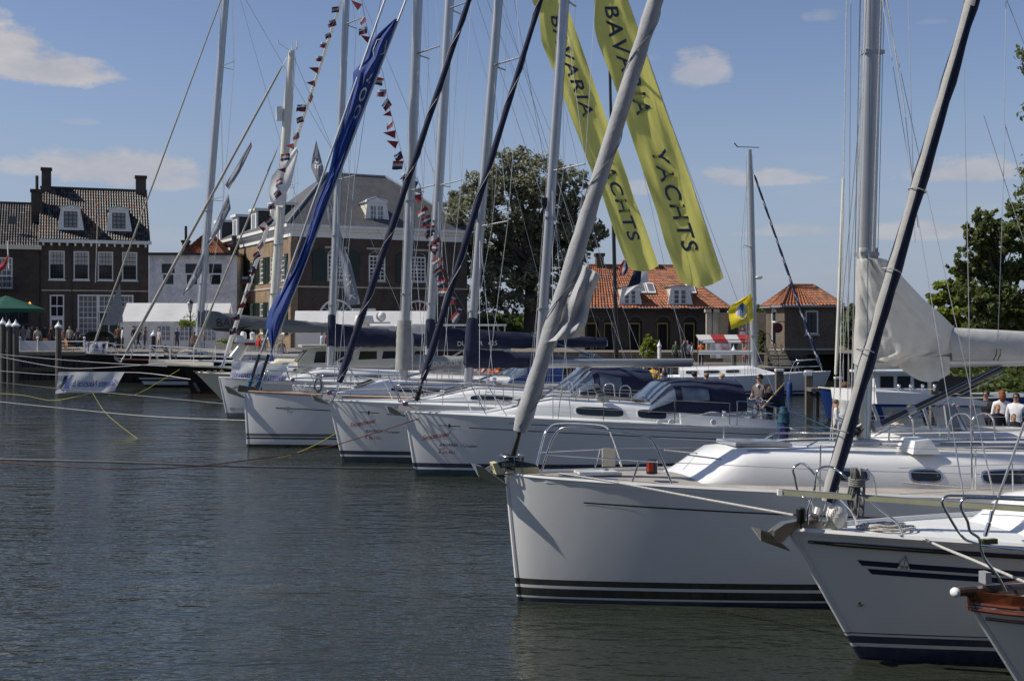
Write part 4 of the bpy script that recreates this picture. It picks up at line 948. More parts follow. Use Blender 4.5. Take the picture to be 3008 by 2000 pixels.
    def stay(s, foot, p2, top, r=.05, mat=SAILG, wire=.008, bare=.35, name='furled_sail', drum=True, cord=None, twist=None, lump=.08, drm=BLACK, rt=None, z1=None, seed=3, ndiv=34):
        """furled headsail on its stay from the foot (drum) up"""
        foot, p2 = V(foot), V(p2); dr = (p2-foot)/(p2.z-foot.z); at = lambda z: foot+dr*(z-foot.z); s.st = at
        mb = MB(); mb.tube([at(s.dk(max(0,foot.x))+.02 if foot.z-s.dk(max(0,foot.x)) < .8 else foot.z-.4), at(top)], wire, 5); s.part('forestay', mb, WIRE)
        za, zb = foot.z+bare, z1 or top-.5; k = ndiv; w_ = wig(seed, k+1, lump)
        rr = [r*(1+w_[i])*(1-(1-(rt/r if rt else .6))*(i/k)) for i in range(k+1)]; rr[0] *= .8; rr[-1] *= .5
        n = 12; rings = []
        ax = dr.normalized(); e1 = ax.cross(V((0,1,0))).normalized(); e2 = ax.cross(e1)
        for i in range(k+1):
            c = at(za+(zb-za)*i/k); rings.append([c+(e1*cos(2*pi*j/n)+e2*sin(2*pi*j/n)*.85)*rr[i]*(1+.07*sin(j*2.1+i*1.3)) for j in range(n)])
        mb = MB()
        if twist: mb.loft(rings, 0, True, True, lambda i, j: twist(i, j, n))
        else: mb.loft(rings, 0)
        sail = s.part(name, mb, mat, 50)
        if cord:
            mb = MB(); q = []
            turns = cord[1]
            for i in range(160):
                t_ = i/159; z = za+(zb-za)*t_*.98+.05; kk = int(t_*k); c = at(z); an = 2*pi*turns*t_+1; q.append(c+(e1*cos(an)+e2*sin(an)*.85)*(rr[kk]*1.08+.004))
            mb.tube(q, cord[2] if len(cord) > 2 else .006, 5); part('lashing', mb, cord[0], sail)
        if drum:
            b_ = at(foot.z); mb = MB(); mb.rev([(.03,-.24),(.05,-.22),(.05,-.2),(.11,-.19),(.11,-.17),(.06,-.165),(.06,-.05),(.11,-.045),(.11,-.02),(.05,-.01),(.04,.12),(.025,.3)], b_, 14, 0, dr); dd = s.part('furling_drum', mb, drm, 40)
        return sail
    def pulpit(s, style='open', h=.6, r=.0125, x1=1.75, rake=.25):
        dz = lambda x: s.dk(max(0,x))+.03; y = lambda x: max(.1, s.hb(max(.12,x))-.06)
        mb = MB()
        if style == 'open':                                    # two hoops, gap at the stem
            for sd in (-1, 1):
                top = [(.42, .13, .03), (.55, .2, h*.78), (.66, .26, h), (.9, y(.7), h+.02), (x1-.2, y(x1-.2), h*.98), (x1-.05, y(x1), h*.86), (x1+.16, y(x1+.2), .02)]
                mb.tube(crv([(a, sd*b, dz(a)+c) for a, b, c in top]), r, 8)
                mb.tube([(.47, sd*.17, dz(.4)+h*.42), (x1, sd*y(x1), dz(x1)+h*.45)], r*.85, 6)
                mb.tube([(x1-.28, sd*y(x1-.28), dz(x1)+.02), (x1-.2, sd*y(x1-.2), dz(x1-.2)+h*.46)], r*.85, 6)
        else:                                                  # U-shaped rail leaning out over the stem
            f = -rake
            for zz, ff, xa in ((h, f, x1), (h*.38, f+.13, x1-.2)):
                L_ = [(xa, y(xa), zz), (.5, y(.5)+.05, zz), (ff+.12, .28, zz), (ff, .16, zz-.01), (ff-.02, 0, zz-.01)]
                mb.tube(crv([(a, b, dz(.4)+c) for a, b, c in L_]+[(a, -b, dz(.4)+c) for a, b, c in L_[-2::-1]]), r, 8)
            for sd in (-1, 1):
                mb.tube([(f+.02, sd*.15, dz(.4)+h-.01), (f+.13, sd*.17, dz(.4)+h*.38), (.32, sd*.13, dz(.3))], r*.9, 6)
                mb.tube([(x1, sd*y(x1), dz(.4)+h), (x1+.42, sd*y(x1+.4), dz(x1+.4))], r, 6); mb.tube([(x1-.35, sd*y(x1-.3), dz(.4)+h), (x1-.02, sd*y(x1), dz(x1))], r*.9, 6)
        s.pul = s.part('pulpit', mb, STEEL, 60)
        if style != 'open': mb = MB(); mb.bx(-rake+.2,-rake+.31,-.06,.06,dz(.4)+h*.38-.11,dz(.4)+h*.38-.01); part('nav_light', mb, mk('red_lens', (.3,.02,.01), .15), s.pul, 0)
        return s.pul
    def fitout(s, winch=(), clutch=None, sheet=True, hb=True):
        """deck gear: winches, line clutches, jib sheets, mainsheet, coiled line"""
        for x, y, z in winch:
            mb = MB(); mb.rev([(.075,0),(.08,.02),(.055,.04),(.05,.10),(.07,.125),(.06,.15),(.02,.16)], (x,y,z), 12); s.part('winch', mb, STEEL, 50)
        x0, x1, W, H = s.cab
        if clutch:
            for y in (-.42,.42): mb = MB(); mb.bx(clutch-.12,clutch+.12,y-.14,y+.14,s.roof(clutch,y)-.01,s.roof(clutch,y)+.06); s.part('line_clutches', mb, BLACK, 0)
            for i in range(3):
                for sd in (-1,1): mb = MB(); b_ = s.mat_(s.roof(s.m.data.vertices[0].co.x)+.04); mb.tube([(b_.x+.1,sd*.1,s.roof(b_.x)+.02),(b_.x+.5,sd*(.28+.06*i),s.roof(b_.x+.5,.3)+.03),(clutch-.1,sd*(.33+.08*i),s.roof(clutch,.4)+.03)], .008, 5); s.part('control_line', mb, [ROPE,ROPEB,ROPER][i])
        for sd in (-1,1):
            mb = MB(); xs_ = [x0+.7+(x1-x0-.9)*k/4 for k in range(5)]; q = []
            for k, x in enumerate(xs_): q += [(x, sd*W(x)*.62, s.roof(x, W(x)*.6)+(.0 if k in (0,4) else .065))]
            mb.tube(crv(q), .011, 6); s.part('grab_rail', mb, TEAK if hb else STEEL)
            if sheet: mb = MB(); mb.tube(crv([(2.2, sd*.25, s.dk(2.2)+.35), ((x0+x1)/2, sd*(W((x0+x1)/2)+.08), s.dk((x0+x1)/2)+.06), (x1-.3, sd*(W(x1)+.12), s.dk(x1)+.12), (x1+.8, sd*(W(x1)+.1), s.dk(x1)+.28)]), .009, 5); s.part('jib_sheet', mb, ROPE)
    def rails(s, xs, h=.58, r=.0115, wire=.0035, x_start=None):
        for sd in (-1, 1):
            for x in xs: mb = MB(); b = (x, sd*(s.hb(x)-.07), s.dk(x)); mb.tube([b, (b[0], b[1]*1.01, b[2]+h)], [r, r*.8], 6); s.part('stanchion', mb, STEEL)
            xx = ([x_start] if x_start else [])+list(xs)
            for q in (h*.98, h*.5): mb = MB(); mb.tube([(x, sd*(s.hb(x)-.07)*1.005, s.dk(x)+q) for x in xx], wire, 4); s.part('lifeline', mb, WIRE)
    def pushpit(s, x0, x1, h=.62, r=.0125):
        mb = MB()
        for q in (h, h*.5): mb.tube([(x0, -(s.hb(x0)-.07), s.dk(x0)+q), (x1-.15, -(s.hb(x1)-.09), s.dk(x1)+q), (x1, -(s.hb(x1)*.6), s.dk(x1)+q), (x1, s.hb(x1)*.6, s.dk(x1)+q), (x1-.15, s.hb(x1)-.09, s.dk(x1)+q), (x0, s.hb(x0)-.07, s.dk(x0)+q)], r, 6)
        for x, y in ((x0, s.hb(x0)-.07), (x1-.12, s.hb(x1)-.1), (x1, s.hb(x1)*.5)):
            for sd in (-1, 1): mb.tube([(x, sd*y, s.dk(x)), (x, sd*y, s.dk(x)+h)], r, 6)
        s.part('pushpit', mb, STEEL, 50)
    def boom(s, z, length, r=.055, mat=ALU, cover=None, ch=.42, hang=0., rise=.0, fore=.18, vang=True, text=None, collar=None, zig=.03, cw=.14, tcol=None, tsize=.2, tx=.8):
        a = s.mat_(z)+V((.1,0,0)); b = a+V((length, 0, rise*length)); mb = MB(); mb.tube([a, b], r, 10, flat=1.5, up=(1,0,0)); bo = s.part('boom', mb, mat, 60)
        if vang: mb = MB(); mb.tube([s.mat_(s.m_base if hasattr(s,'m_base') else z-.75)+V((.06,0,0)), a+V((1.25,0,-.03))], .032, 8); s.part('boom_vang', mb, ALUD)
        if cover:
            k, n = 30, 14; rings = []; w_ = wig(int(z*100), k+1, zig)
            for i in range(k+1):
                t_ = i/k; x = a.x-fore*1.2+(length+fore)*t_; tall = ch*(1-.62*t_**.8)*(1+w_[i]); zb = a.z+rise*(x-a.x)-r*1.6-.02; lean = s.mat_(zb+tall).x-a.x if i == 0 else 0
                ring = []
                for j in range(n):
                    an = 2*pi*j/n; ww = cw*(1-.5*t_)*(1+.12*sin(5*an+i)); yy = sin(an)*ww*(1-.45*max(0, -cos(an))); zz = zb+tall*(.5-.5*cos(an)); ring.append((x+lean*(zz-zb)*.2, yy, zz+.012*sin(i*2.3+j)))
                rings.append(ring)
            mb = MB(); mb.loft(rings, 0); cv = s.part('boom_cover', mb, cover, 60); s.cv = cv
            if text:
                tm = text_mb(text, lambda x, y: (a.x+tx+x, -cw*(1-.5*(tx+x)/length)*1.16-.012, a.z+rise*(tx+x)-.02+y), tsize, 0, .004); part('lettering', tm, tcol, cv, 0)
        if collar:
            z0, z1, rr = collar[:3]; k = 12; rings = []
            for i in range(k+1):
                t_ = i/k; z_ = z0+(z1-z0)*t_; c = s.mat_(z_); ex = rr*(1.9-1.15*t_)*(1+.12*sin(i*2.7)); fx = rr*(1+.08*sin(i*3.1))
                rings.append([c+V((ex*.9*max(0,cos(an))-fx*max(0,-cos(an)) , rr*.9*sin(an)*(1+.12*sin(3*an+i)), .02*sin(2*an+i))) for an in [2*pi*j/14 for j in range(14)]])
            mb = MB(); mb.loft(rings, 0); s.part('mast_cover', mb, collar[3], 60)
        return bo
    def sprayhood(s, x0, x1, w_, h, mat, win=True, back=None, front=.75):
        """canvas hood over the companionway: hoops, curved sides, clear front and side windows"""
        N, n = 14, 16; base = lambda x: s.roof(x)-.25 if s.cab[0] <= x <= s.cab[1] else s.dk(x)+.2
        zb = min(base(x0), s.dk(x0)+.35); Lh = x1-x0
        def pt(x, an, o=0.):
            t_ = (x-x0)/Lh; hh = h*min(1, (t_/ (front/Lh))**.8 if t_ < front/Lh else 1)*(1-.12*max(0, t_-.6)); ww = w_*(.92+.08*t_)
            c_, s_ = cos(an), sin(an); return V((x, -ww*(abs(c_)**.55)*(1 if c_ > 0 else -1)*(1+o), zb+hh*(s_**.6 if s_ > 0 else 0)+o*.6+.015*sin(x*9+an*3)))
        rings = [[pt(x0+Lh*i/N, pi*j/n) for j in range(n+1)] for i in range(N+1)]
        mb = MB(); mb.loft(rings, 0, False, False); mb.add(rings[-1], [tuple(range(n+1))]); hd = s.part('sprayhood', mb, mat, 60)
        if win:
            for j0, j1 in ((1.2,4.6),(5.2,10.8),(11.4,14.8)):
                mb = MB(); mb.sheet(lambda u, v: pt(x0+.06+(front-.12)*u, pi*(j0+(j1-j0)*v)/n, .012), 5, 5); part('clear_window', mb, VINYL, hd, 60)
            for sd in (0, 1):
                mb = MB(); mb.sheet(lambda u, v: pt(x0+front+.1+(Lh-front-.5)*.55*u, (pi*(.9+(3.1-u*1.0)*v)/n) if sd == 0 else pi-pi*(.9+(3.1-u)*v)/n, .012), 5, 5); part('clear_window', mb, VINYL, hd, 60)
        return hd
    def wheel(s, x, z, r=.5, y=0., mat=STEEL, yaw=0.):
        mb = MB(); W_ = lambda a: (x+r*(.12*sin(a)+sin(yaw)*cos(a)), y+r*cos(a)*cos(yaw), z+r*sin(a)); mb.tube([W_(2*pi*k/32) for k in range(33)], .013, 6)
        for k in range(6): mb.tube([(x, y, z), W_(pi*k/3)], .008, 5)
        wh = s.part('steering_wheel', mb, mat); mb = MB(); mb.tube([(x+.1,y,s.dk(x)-.1),(x+.06,y,z+.05)], [.11,.08], 8); s.part('pedestal', mb, GEL)
    def cockpit(s, x0, x1, w_, h=.26):
        mb = MB()
        for sd in (-1, 1):
            A = [(x0, sd*w_, s.dk(x0)+.02), (x1, sd*w_*.95, s.dk(x1)+.02), (x1, sd*(w_*.95-.06), s.dk(x1)+h*.75), (x0, sd*(w_-.06), s.dk(x0)+h)]; mb.slab(A, [(a, b-sd*.22, c) for a, b, c in A])
        s.part('cockpit_coaming', mb, GEL, 0)
        mb = MB(); mb.bx(x0, x1, -(w_-.3), w_-.3, s.dk(x1)-.35, s.dk(x1)-.02+.05); s.part('cockpit_well', mb, DECKW, 0)
    def anchor(s, at, sc_=1., mat=GALV, roll=STEEL, plate=True, tilt=-.35):
        """plough anchor stowed in the bow roller: shank, two-sided fluke"""
        o = V(at); c, s_ = cos(tilt), sin(tilt); T_ = lambda x, y, z: o+V((x*c-z*s_, y, x*s_+z*c))*sc_
        mb = MB(); mb.slab([T_(.62,-.012,.02),(T_(.62,-.012,.07)),T_(-.05,-.012,.10),T_(-.2,-.012,.0),T_(-.14,-.012,-.05),T_(.0,-.012,.03)], [T_(.62,.012,.02),T_(.62,.012,.07),T_(-.05,.012,.10),T_(-.2,.012,0),T_(-.14,.012,-.05),T_(.0,.012,.03)])
        an = s.part('anchor', mb, mat, 0); mb = MB()
        for sd in (-1, 1):
            A = [T_(.36,0,-.27),T_(-.24,0,-.13),T_(-.36,sd*.19,.07),T_(-.20,sd*.205,.045)]; n_ = V((0,0,.014)); mb.slab(A, [a+n_ for a in A])
        part('fluke', mb, mat, an, 0)
        if not plate: return an
        mb = MB()
        for sd in (-1, 1): mb.slab([T_(.05,sd*.06,-.06),T_(.05,sd*.06,.14),T_(.75,sd*.06,.12),T_(.75,sd*.06,-.06)], [T_(.05,sd*.07,-.06),T_(.05,sd*.07,.14),T_(.75,sd*.07,.12),T_(.75,sd*.07,-.06)])
        mb.tube([T_(.06,-.06,.0),T_(.06,.06,.0)], .035*sc_, 8); s.part('bow_roller', mb, roll, 0); return an

RZ = R(14)
WH = (.74,.74,.72)
def bow_at(px, Y): return ((px-CX)/F*Y, Y)
# ------------------------------------------------------------------ the moored fleet, farthest first
NV, BKc, GRY, TEAL, REDB = (.014,.02,.05), (.008,.008,.009), (.17,.175,.17), (.012,.05,.065), (.10,.014,.012)
TAN = mk('tan_sail_sleeve', (.36,.34,.29), .8, 0, .12, 5, bump=.5, bscale=10)
PRB = mk('print_black', (.02,.02,.025), .5); PRR = mk('print_red', (.40,.02,.015), .5); PRG = mk('print_grey', (.33,.33,.34), .5); PRW = mk('print_white', (.62,.62,.6), .6)
GOLD = mk('cream_bulwark', (.72,.66,.50), .3)
# black ketch at the quay
H_ = hullmat('black_hull_white_boot', BKc, [(-.6,(.03,.02,.02)),(-.02,BKc),(.14,(.55,.55,.54)),(.34,BKc),(.46,(.5,.5,.5)),(.54,BKc)])
A1 = Boat('sailing_yacht', 'long black yacht against the quay with grey jib bag on its forestay', bow_at(250,76), RZ, 16, 4.2, 1.78, 1.5, 1.4, .9, hullmat('black_hull_plain', BKc, [(-.6,BKc),(-.01,BKc)]), stem=None, railr=.03, rail=WOODG)
A1.cabin(5.2, 12, .8, 1.3, .35, mat=TEAK); A1.ports([(6.2,7.2),(7.8,8.8)])
A1.mast(A1.P(580,1035), A1.P(662,0), 29, .22, .16, ALU, (11.5,20), 1.5, .013); A1.m_base = 2.2
A1.boom(3.5, 6.5, .1, ALU, GREYD, 1.3, rise=.0, text='BAU', tcol=PRB, tsize=.75, tx=.9, cw=.3)
tm = MB(); a_ = A1.mat_(3.5); q = [(a_.x+.6,-.36,3.38),(a_.x+1.1,-.36,3.2),(a_.x+1.9,-.36,3.14),(a_.x+2.7,-.35,3.3),(a_.x+3.3,-.34,3.55),(a_.x+2.4,-.36,3.42)]; tm.slab(q, [(x,y-.01,z) for x,y,z in q]); part('emblem', tm, PRB, A1.cv, 0)
A1.stay(A1.P(268,1033), A1.P(640,25), 27, .06, TAN, .012, drm=GALV, lump=.05)
q = [A1.P(*c) for c in ((300,955),(333,880),(352,832),(357,880),(361,945),(335,955))]
mb = MB(); mb.slab([p+V((0,-.06,0)) for p in q], [p+V((0,.06,0)) for p in q]); A1.part('jib_bag', mb, GREYC, 0)
A1.pulpit('open', .7, .02); A1.rails([2.6,5,7.5,10,12.5], .65, .016, .008, 1.7)
A2 = Boat('sailing_yacht', 'large black cutter with white boot stripes and a cream mast', bow_at(361,70), RZ, 17, 4.6, 1.6, 1.4, 1.45, 1.3, H_, stem=None, rail=TEAKB, railr=.035)
A2.cabin(6, 13, .8, 1.4, .42, mat=GREYC); A2.ports([(7,8),(8.6,9.6)])
A2.mast(A2.P(797,1000), A2.P(857,150), A2.P(857,150).z, .26, .2, MASTW, (A2.P(826,550).z,), 1.4, .012); A2.m_base = 2.3
mt = A2.mat_(A2.mtop); mb = MB(); mb.tube([mt, mt+V((0,0,.5))], .03, 5); mb.tube([mt+V((-.1,0,.0)), mt+V((-.75,0,.4))], .018, 5); mb.tube([mt+V((-.75,0,.35)), mt+V((-.82,0,.6))], .04, 5); mb.tube([mt+V((.3,0,.1)), mt+V((.32,0,.6))], .05, 6); mb.tube([mt, mt+V((.3,0,.1))], .025, 5); part('masthead_instruments', mb, WHITEP, A2.m)
rp_ = A2.P(830,335); mb = MB(); mb.rev([(.16,-.42),(.2,-.38),(.2,.38),(.16,.42)], A2.mat_(rp_.z)+V((-.46,0,0)), 10); part('radar_reflector', mb, WHITEP, A2.m)
A2.stay(A2.P(361,1054), A2.P(845,165), A2.mtop-.4, .10, TAN, .014, drm=GALV, lump=.05); A2.backstay(wire=.012)
A2.stay(A2.P(565,1040), A2.P(818,430), A2.P(818,430).z+.3, .07, TAN, .012, drum=False, lump=.05, bare=.1)
A2.boom(3.3, 6.8, .1, ALUD, GREYD, .9, rise=-.005, cw=.26); A2.pulpit('open', .7, .02); A2.rails([2.6,5,7.5,10,12.5,15], .65, .016, .008, 1.7)
A2.anchor((-.2,0,1.62), .9, GALV, GALV, plate=False)
# black classic with cream bowsprit platform
A3 = Boat('sailing_yacht', 'black classic yacht with a long cream bowsprit platform and red boot top', bow_at(540,64), RZ, 14, 4.1, 1.42, 1.15, 1.2, .35, hullmat('black_hull_red_boot', BKc, [(-.6,REDB),(.12,BKc)]), stem=None, railr=.04, rail=CREAM)
mb = MB(); A_ = [(-1.75,-.3,1.50),(-1.75,.3,1.50),(1.5,1.0,1.35),(1.5,-1.0,1.35)]; mb.slab(A_, [(a,b*.9,c+.22) for a,b,c in A_]); A3.part('bowsprit_platform', mb, CREAM, 0)
mb = MB()
for zz in (.45,.85): mb.tube([(2.5,-1.05,1.45+zz*.85),(-1.0,-.4,1.6+zz),(-1.72,-.2,1.62+zz),(-1.72,.2,1.62+zz),(-1.0,.4,1.6+zz),(2.5,1.05,1.45+zz*.85)], .018, 6)
for x in (-1.7,-.7,.5,1.6):
    for sd in (-1,1): mb.tube([(x,sd*(.28 if x < -1 else .55),1.6),(x,sd*(.28 if x < -1 else .55),2.45)], .015, 5)
A3.part('pulpit', mb, WHITEP); A3.cabin(4,11,.7,1.3,.5,mat=CREAM); A3.ports([(5,6),(6.6,7.6)]); A3.rails([3.5,6,8.5,11], .6, .016, .008, 2.4)
mb = MB(); mb.slab([(.45,-.42,.55),(.58,-.42,.56),(.85,-.46,.12),(.72,-.46,.05)], [(.45,-.36,.55),(.58,-.36,.56),(.85,-.40,.12),(.72,-.40,.05)]); A3.part('anchor', mb, mk('dark_galvanised', (.16,.16,.155), .6, .5), 0)
# cream pilot-house motor sailer
A4 = Boat('motor_sailer', 'cream pilothouse motor sailer with raked white signal mast', bow_at(574,57), RZ, 12.5, 3.9, 1.32, 1.1, 1.1, 1.25, hullmat('cream_hull', (.66,.62,.48), [(-.6,REDB),(.03,(.66,.62,.48))]), cat='boat', deck=CREAM, rail=CREAM, railr=.05, stem=None)
A4.cabin(3.6, 6.0, 1.0, 1.3, .5, mat=CREAM); A4.ports([(4.4,5.2)])
mb = MB(); xs_ = [4.9,5.5,9.2]
q = [[(4.6,-1.2,1.75),(5.15,-1.1,2.42),(9.4,-1.1,2.5),(9.6,-1.35,1.3),(4.6,-1.25,1.3)]]
mb.slab(q[0], [(a,-b,c) for a,b,c in q[0]]); ph = A4.part('pilothouse', mb, CREAM, 0)
mb = MB(); mb.bx(4.8,9.9,-1.3,1.3,2.5,2.6); part('pilothouse_roof', mb, CREAM, ph, 0)
for a, b_ in ((5.35,7.15),(7.4,8.3),(8.5,9.2)):
    for sd in (-1,1):
        mb = MB(); A_ = [(a,sd*1.215,1.78),(b_,sd*1.215,1.78),(b_,sd*1.17,2.3),(a+.12,sd*1.17,2.3)]; mb.slab(A_, [(x,y+sd*.012,z) for x,y,z in A_]); part('pane', mb, DARKG, ph, 0)
mb = MB(); mb.slab([(4.62,-1.05,1.8),(4.62,1.05,1.8),(5.06,.95,2.36),(5.06,-.95,2.36)], [(4.58,-1.05,1.8),(4.58,1.05,1.8),(5.02,.95,2.36),(5.02,-.95,2.36)]); part('windscreen', mb, DARKG, ph, 0)
a, b_ = A4.P(688,1055), A4.P(722,1005); mb = MB(); mb.tube([a, b_], [.13,.09], 8, flat=2.2, up=(1,0,0)); sm = A4.part('signal_mast', mb, WHITEP)
mb = MB(); c = b_; mb.bx(c.x-.5,c.x+.45,-.35,.35,c.z-.02,c.z+.12); mb.rev([(.12,0),(.14,.05),(.14,.3),(.08,.38)], c+V((-.1,.1,.12)), 8); mb.rev([(.1,0),(.12,.3),(.02,.36)], c+V((.3,-.1,.12)), 8); mb.bx(c.x-.45,c.x-.15,-.3,.1,c.z+.12,c.z+.32); part('aerials', mb, WHITEP, sm)
mb = MB(); mb.bx(c.x-.05,c.x+.42,-.36,-.1,c.z-.14,c.z-.02); part('flag_wrap', mb, RED, sm, 0)
mb = MB()
for zz in (.25,.5): mb.tube([(3.2,-1.25,1.2+zz),(.4,-.35,1.35+zz),(.1,0,1.4+zz),(.4,.35,1.35+zz),(3.2,1.25,1.2+zz)], .022, 5)
A4.part('pulpit', mb, STEEL)
for i in range(5): mb = MB(); mb.bx(-.1+i*.3,.08+i*.3,-.12-.1*i,.12+.1*i,1.36,1.40); A4.part('slat', mb, TEAKB, 0)
# flybridge motor yacht behind the masts
MY = Boat('motor_yacht', 'cream flybridge motor yacht with radar dome behind the navy boom covers', bow_at(935,64), RZ, 12, 4.0, 1.6, 1.3, 1.2, .9, hullmat('ivory_hull', (.68,.65,.55), [(-.6,NV),(.1,(.68,.65,.55))]), cat='boat', deck=CREAM, stem=None, rail=CREAM)
q = [(2.2,-1.5,1.5),(4.2,-1.4,2.35),(10,-1.4,2.35),(10,-1.6,1.2),(2.2,-1.5,1.2)]; mb = MB(); mb.slab(q, [(a,-b,c) for a,b,c in q]); dh = MY.part('deckhouse', mb, CREAM, 0)
for sd in (-1,1):
    for a, b_ in ((4.0,5.6),(5.75,7.4),(7.55,9.6)):
        A_ = [(a,sd*1.52,1.55),(b_,sd*1.52,1.55),(b_,sd*1.47,2.2),(a+.15,sd*1.47,2.2)]; mb = MB(); mb.slab(A_, [(x,y+sd*.03,z) for x,y,z in A_]); part('pane', mb, DARKG, dh, 0)
mb = MB(); mb.slab([(2.5,-1.3,1.68),(2.5,1.3,1.68),(3.95,1.2,2.28),(3.95,-1.2,2.28)], [(2.46,-1.3,1.72),(2.46,1.3,1.72),(3.91,1.2,2.32),(3.91,-1.2,2.32)]); part('windscreen', mb, DARKG, dh, 0)
mb = MB(); mb.bx(3.2,10.4,-1.6,1.6,2.36,2.78); fb_ = MY.part('flybridge', mb, CREAM, 0)
mb = MB(); mb.slab([(3.7,-1.3,2.78),(3.7,1.3,2.78),(4.3,1.2,3.35),(4.3,-1.2,3.35)], [(3.74,-1.3,2.78),(3.74,1.3,2.78),(4.34,1.2,3.35),(4.34,-1.2,3.35)]); part('windscreen', mb, VINYL, fb_, 0)
mb = MB(); mb.bx(4.2,9.8,-1.35,1.35,3.5,3.6); part('bimini', mb, WHITEC, fb_, 0)
mb = MB()
for x in (4.3,7,9.7):
    for sd in (-1,1): mb.tube([(x,sd*1.3,2.78),(x,sd*1.3,3.5)], .03, 6)
part('bimini_frame', mb, STEEL, fb_)
rm = MY.P(1078,985); mb = MB(); mb.tube([(rm.x,0,2.7),(rm.x-.1,0,3.65)], [.35,.22], 8); mb.bx(rm.x-.5,rm.x+1.2,-.3,.3,3.62,3.72); mb.ball((rm.x+.75,0,4.0), .27, .27, .27, 14, 8); mb.rev([(.5,0),(.52,.05),(.45,.32),(.15,.36),(.12,.62)], (rm.x-.15,0,3.72), 12); mb.bx(rm.x-.75,rm.x+.45,-.1,.1,4.3,4.42); MY.part('radar_arch', mb, WHITEP, 40)
# white yacht with grey boot top
A5 = Boat('sailing_yacht', 'white yacht with broad grey boot top and white furled jib hung with bunting', bow_at(643,46.2), RZ, 11.5, 3.7, 1.53, 1.3, 1.2, .3, hullmat('white_hull_grey_boot', WH, [(-.6,GRY),(.2,WH)]))
A5.letters('BENETEAU', .62, .30, .125, PRG, 0, .004, space=1.25); mb = MB()
for i in range(4): mb.add([A5.onhull(.40+i*.05+a, b_, -1, .006) for a, b_ in ((0,.30),(.04,.30),(.04,.40),(0,.40))], [(0,1,2,3)])
A5.part('emblem', mb, PRG, 0)
A5.cabin(2.4, 7.5, .5, 1.15, .42, 1.4); A5.ports([(3.6,4.6),(5.0,6.0)]); A5.hatch(3.0,3.6,.6)
A5.mast(A5.P(969,1090), A5.P(1017,0), 17.5, .13, .095, ALU, (A5.P(998,300).z-3.0, A5.P(998,300).z+3.0), .9, .009); A5.m_base = 2.0
A5.boom(A5.P(985,1008).z, 4.9, .08, ALU, NAVY, .95, rise=.0, cw=.22, collar=(A5.P(975,1008).z-.1, A5.P(980,925).z, .17, NAVY))
A5.stay(A5.P(658,1062), A5.P(1004,0), 16.5, .085, SAILW, .009, bare=.2, lump=.05, drm=STEEL); A5.backstay(wire=.008)
A5.pulpit('open', .6, .016); A5.rails([2.8,4.8,6.8,8.8], .58, .013, .007, 1.8); A5.cockpit(7.6,10.6,1.3); A5.wheel(9.8,2.0,.5)
mb = MB(); A_ = [A5.onhull(x, A5.dk(x)+z, -1, .02) for x, z in ((.95,.02),(4.2,.02),(4.2,.5),(.95,.55))]
# yacht with the navy boom cover, second row
DU = Boat('sailing_yacht', 'white yacht in the second row with long navy boom cover lettered in white', bow_at(860,40.3), RZ, 12.4, 3.9, 1.5, 1.28, 1.2, .3, hullmat('white_hull_navy_boot', WH, [(-.6,NV),(.1,WH)]))
DU.cabin(2.8, 8, .55, 1.2, .42, 1.5); DU.ports([(4.2,5.4),(5.8,6.8)], frame=GEL); DU.hatch(3.2,3.8,.6)
DU.mast(DU.P(1256,1120), DU.P(1320,0), 18, .15, .1, ALU, (DU.P(1290,250).z-3.4, DU.P(1290,250).z+2.6), 1.0, .008); DU.m_base = 1.95
DU.boom(DU.P(1270,1015).z, 6.2, .08, ALU, NAVY, .86, rise=.012, cw=.2, text='DUFOUR   425', tcol=PRW, tsize=.22, tx=.8, collar=(DU.P(1260,1010).z-.05, DU.P(1260,938).z, .18, NAVY)); DU.backstay(wire=.007)
DU.rails([3,5,7,9], .58, .013, .006, 1.8); DU.pulpit('U', .6, .014); DU.cockpit(8,11.4,1.35); DU.sprayhood(7.0,8.9,1.2,.85,BLUEC); DU.wheel(10.4,2.0,.5)
# white yacht with two bare furlers and teak rail
C3 = Boat('sailing_yacht', 'white yacht with teak rail, grey and navy stripes and two bare headstays', bow_at(718,35.1), RZ, 11.8, 3.8, 1.58, 1.3, 1.2, .08, hullmat('white_hull_grey_navy_bands', WH, [(-.6,BKc),(.075,WH),(.215,NV),(.265,WH),(.295,(.13,.145,.14)),(.385,WH)]), rail=mk('oiled_teak', (.26,.14,.08), .6, 0, .25, 5), railr=.034, deck=TEAK)
C3.stripe(.85, 11, .40, .425, PRB); mb = MB()
for a in (-.10,.0,.06): mb.add([C3.onhull(1.18+a*.6+x, C3.dk(1.2)-.41+z, -1, .007) for x, z in ((-.03,-.05),(.0,-.06),(.04,.04),(.0,.05))], [(0,1,2,3)])
C3.part('emblem', mb, PRG, 0)
C3.cabin(2.6, 7.6, .5, 1.2, .40, 1.4); C3.ports([(4.1,6.6)], .3, .66, frame=GEL); C3.hatch(3.1,3.7,.6)
C3.mast(C3.P(1184,1122), C3.P(1227,0), 18, .135, .09, ALU, (C3.P(1200,560).z, 11.5), .95, .007); C3.m_base = 1.95; C3.deck_light(C3.P(1185,530).z, .13)
C3.boom(C3.P(1200,1074).z, 4.9, .07, ALU, GREYC, .52, rise=.012, cw=.2, text='DUFOUR | 40', tcol=PRW, tsize=.20, tx=.72, collar=(C3.P(1185,1086).z, C3.P(1185,942).z, .25, GREYC))
C3.stay(C3.P(737,1118), C3.P(1131,0), 17.5, .034, ALU, .006, bare=.8, lump=.02, drm=ROPEB, rt=.032); C3.stay(C3.P(764,1118), C3.P(1193,0), 16, .034, ALU, .006, bare=.8, lump=.02, drm=ROPEB, rt=.032); C3.backstay(wire=.006)
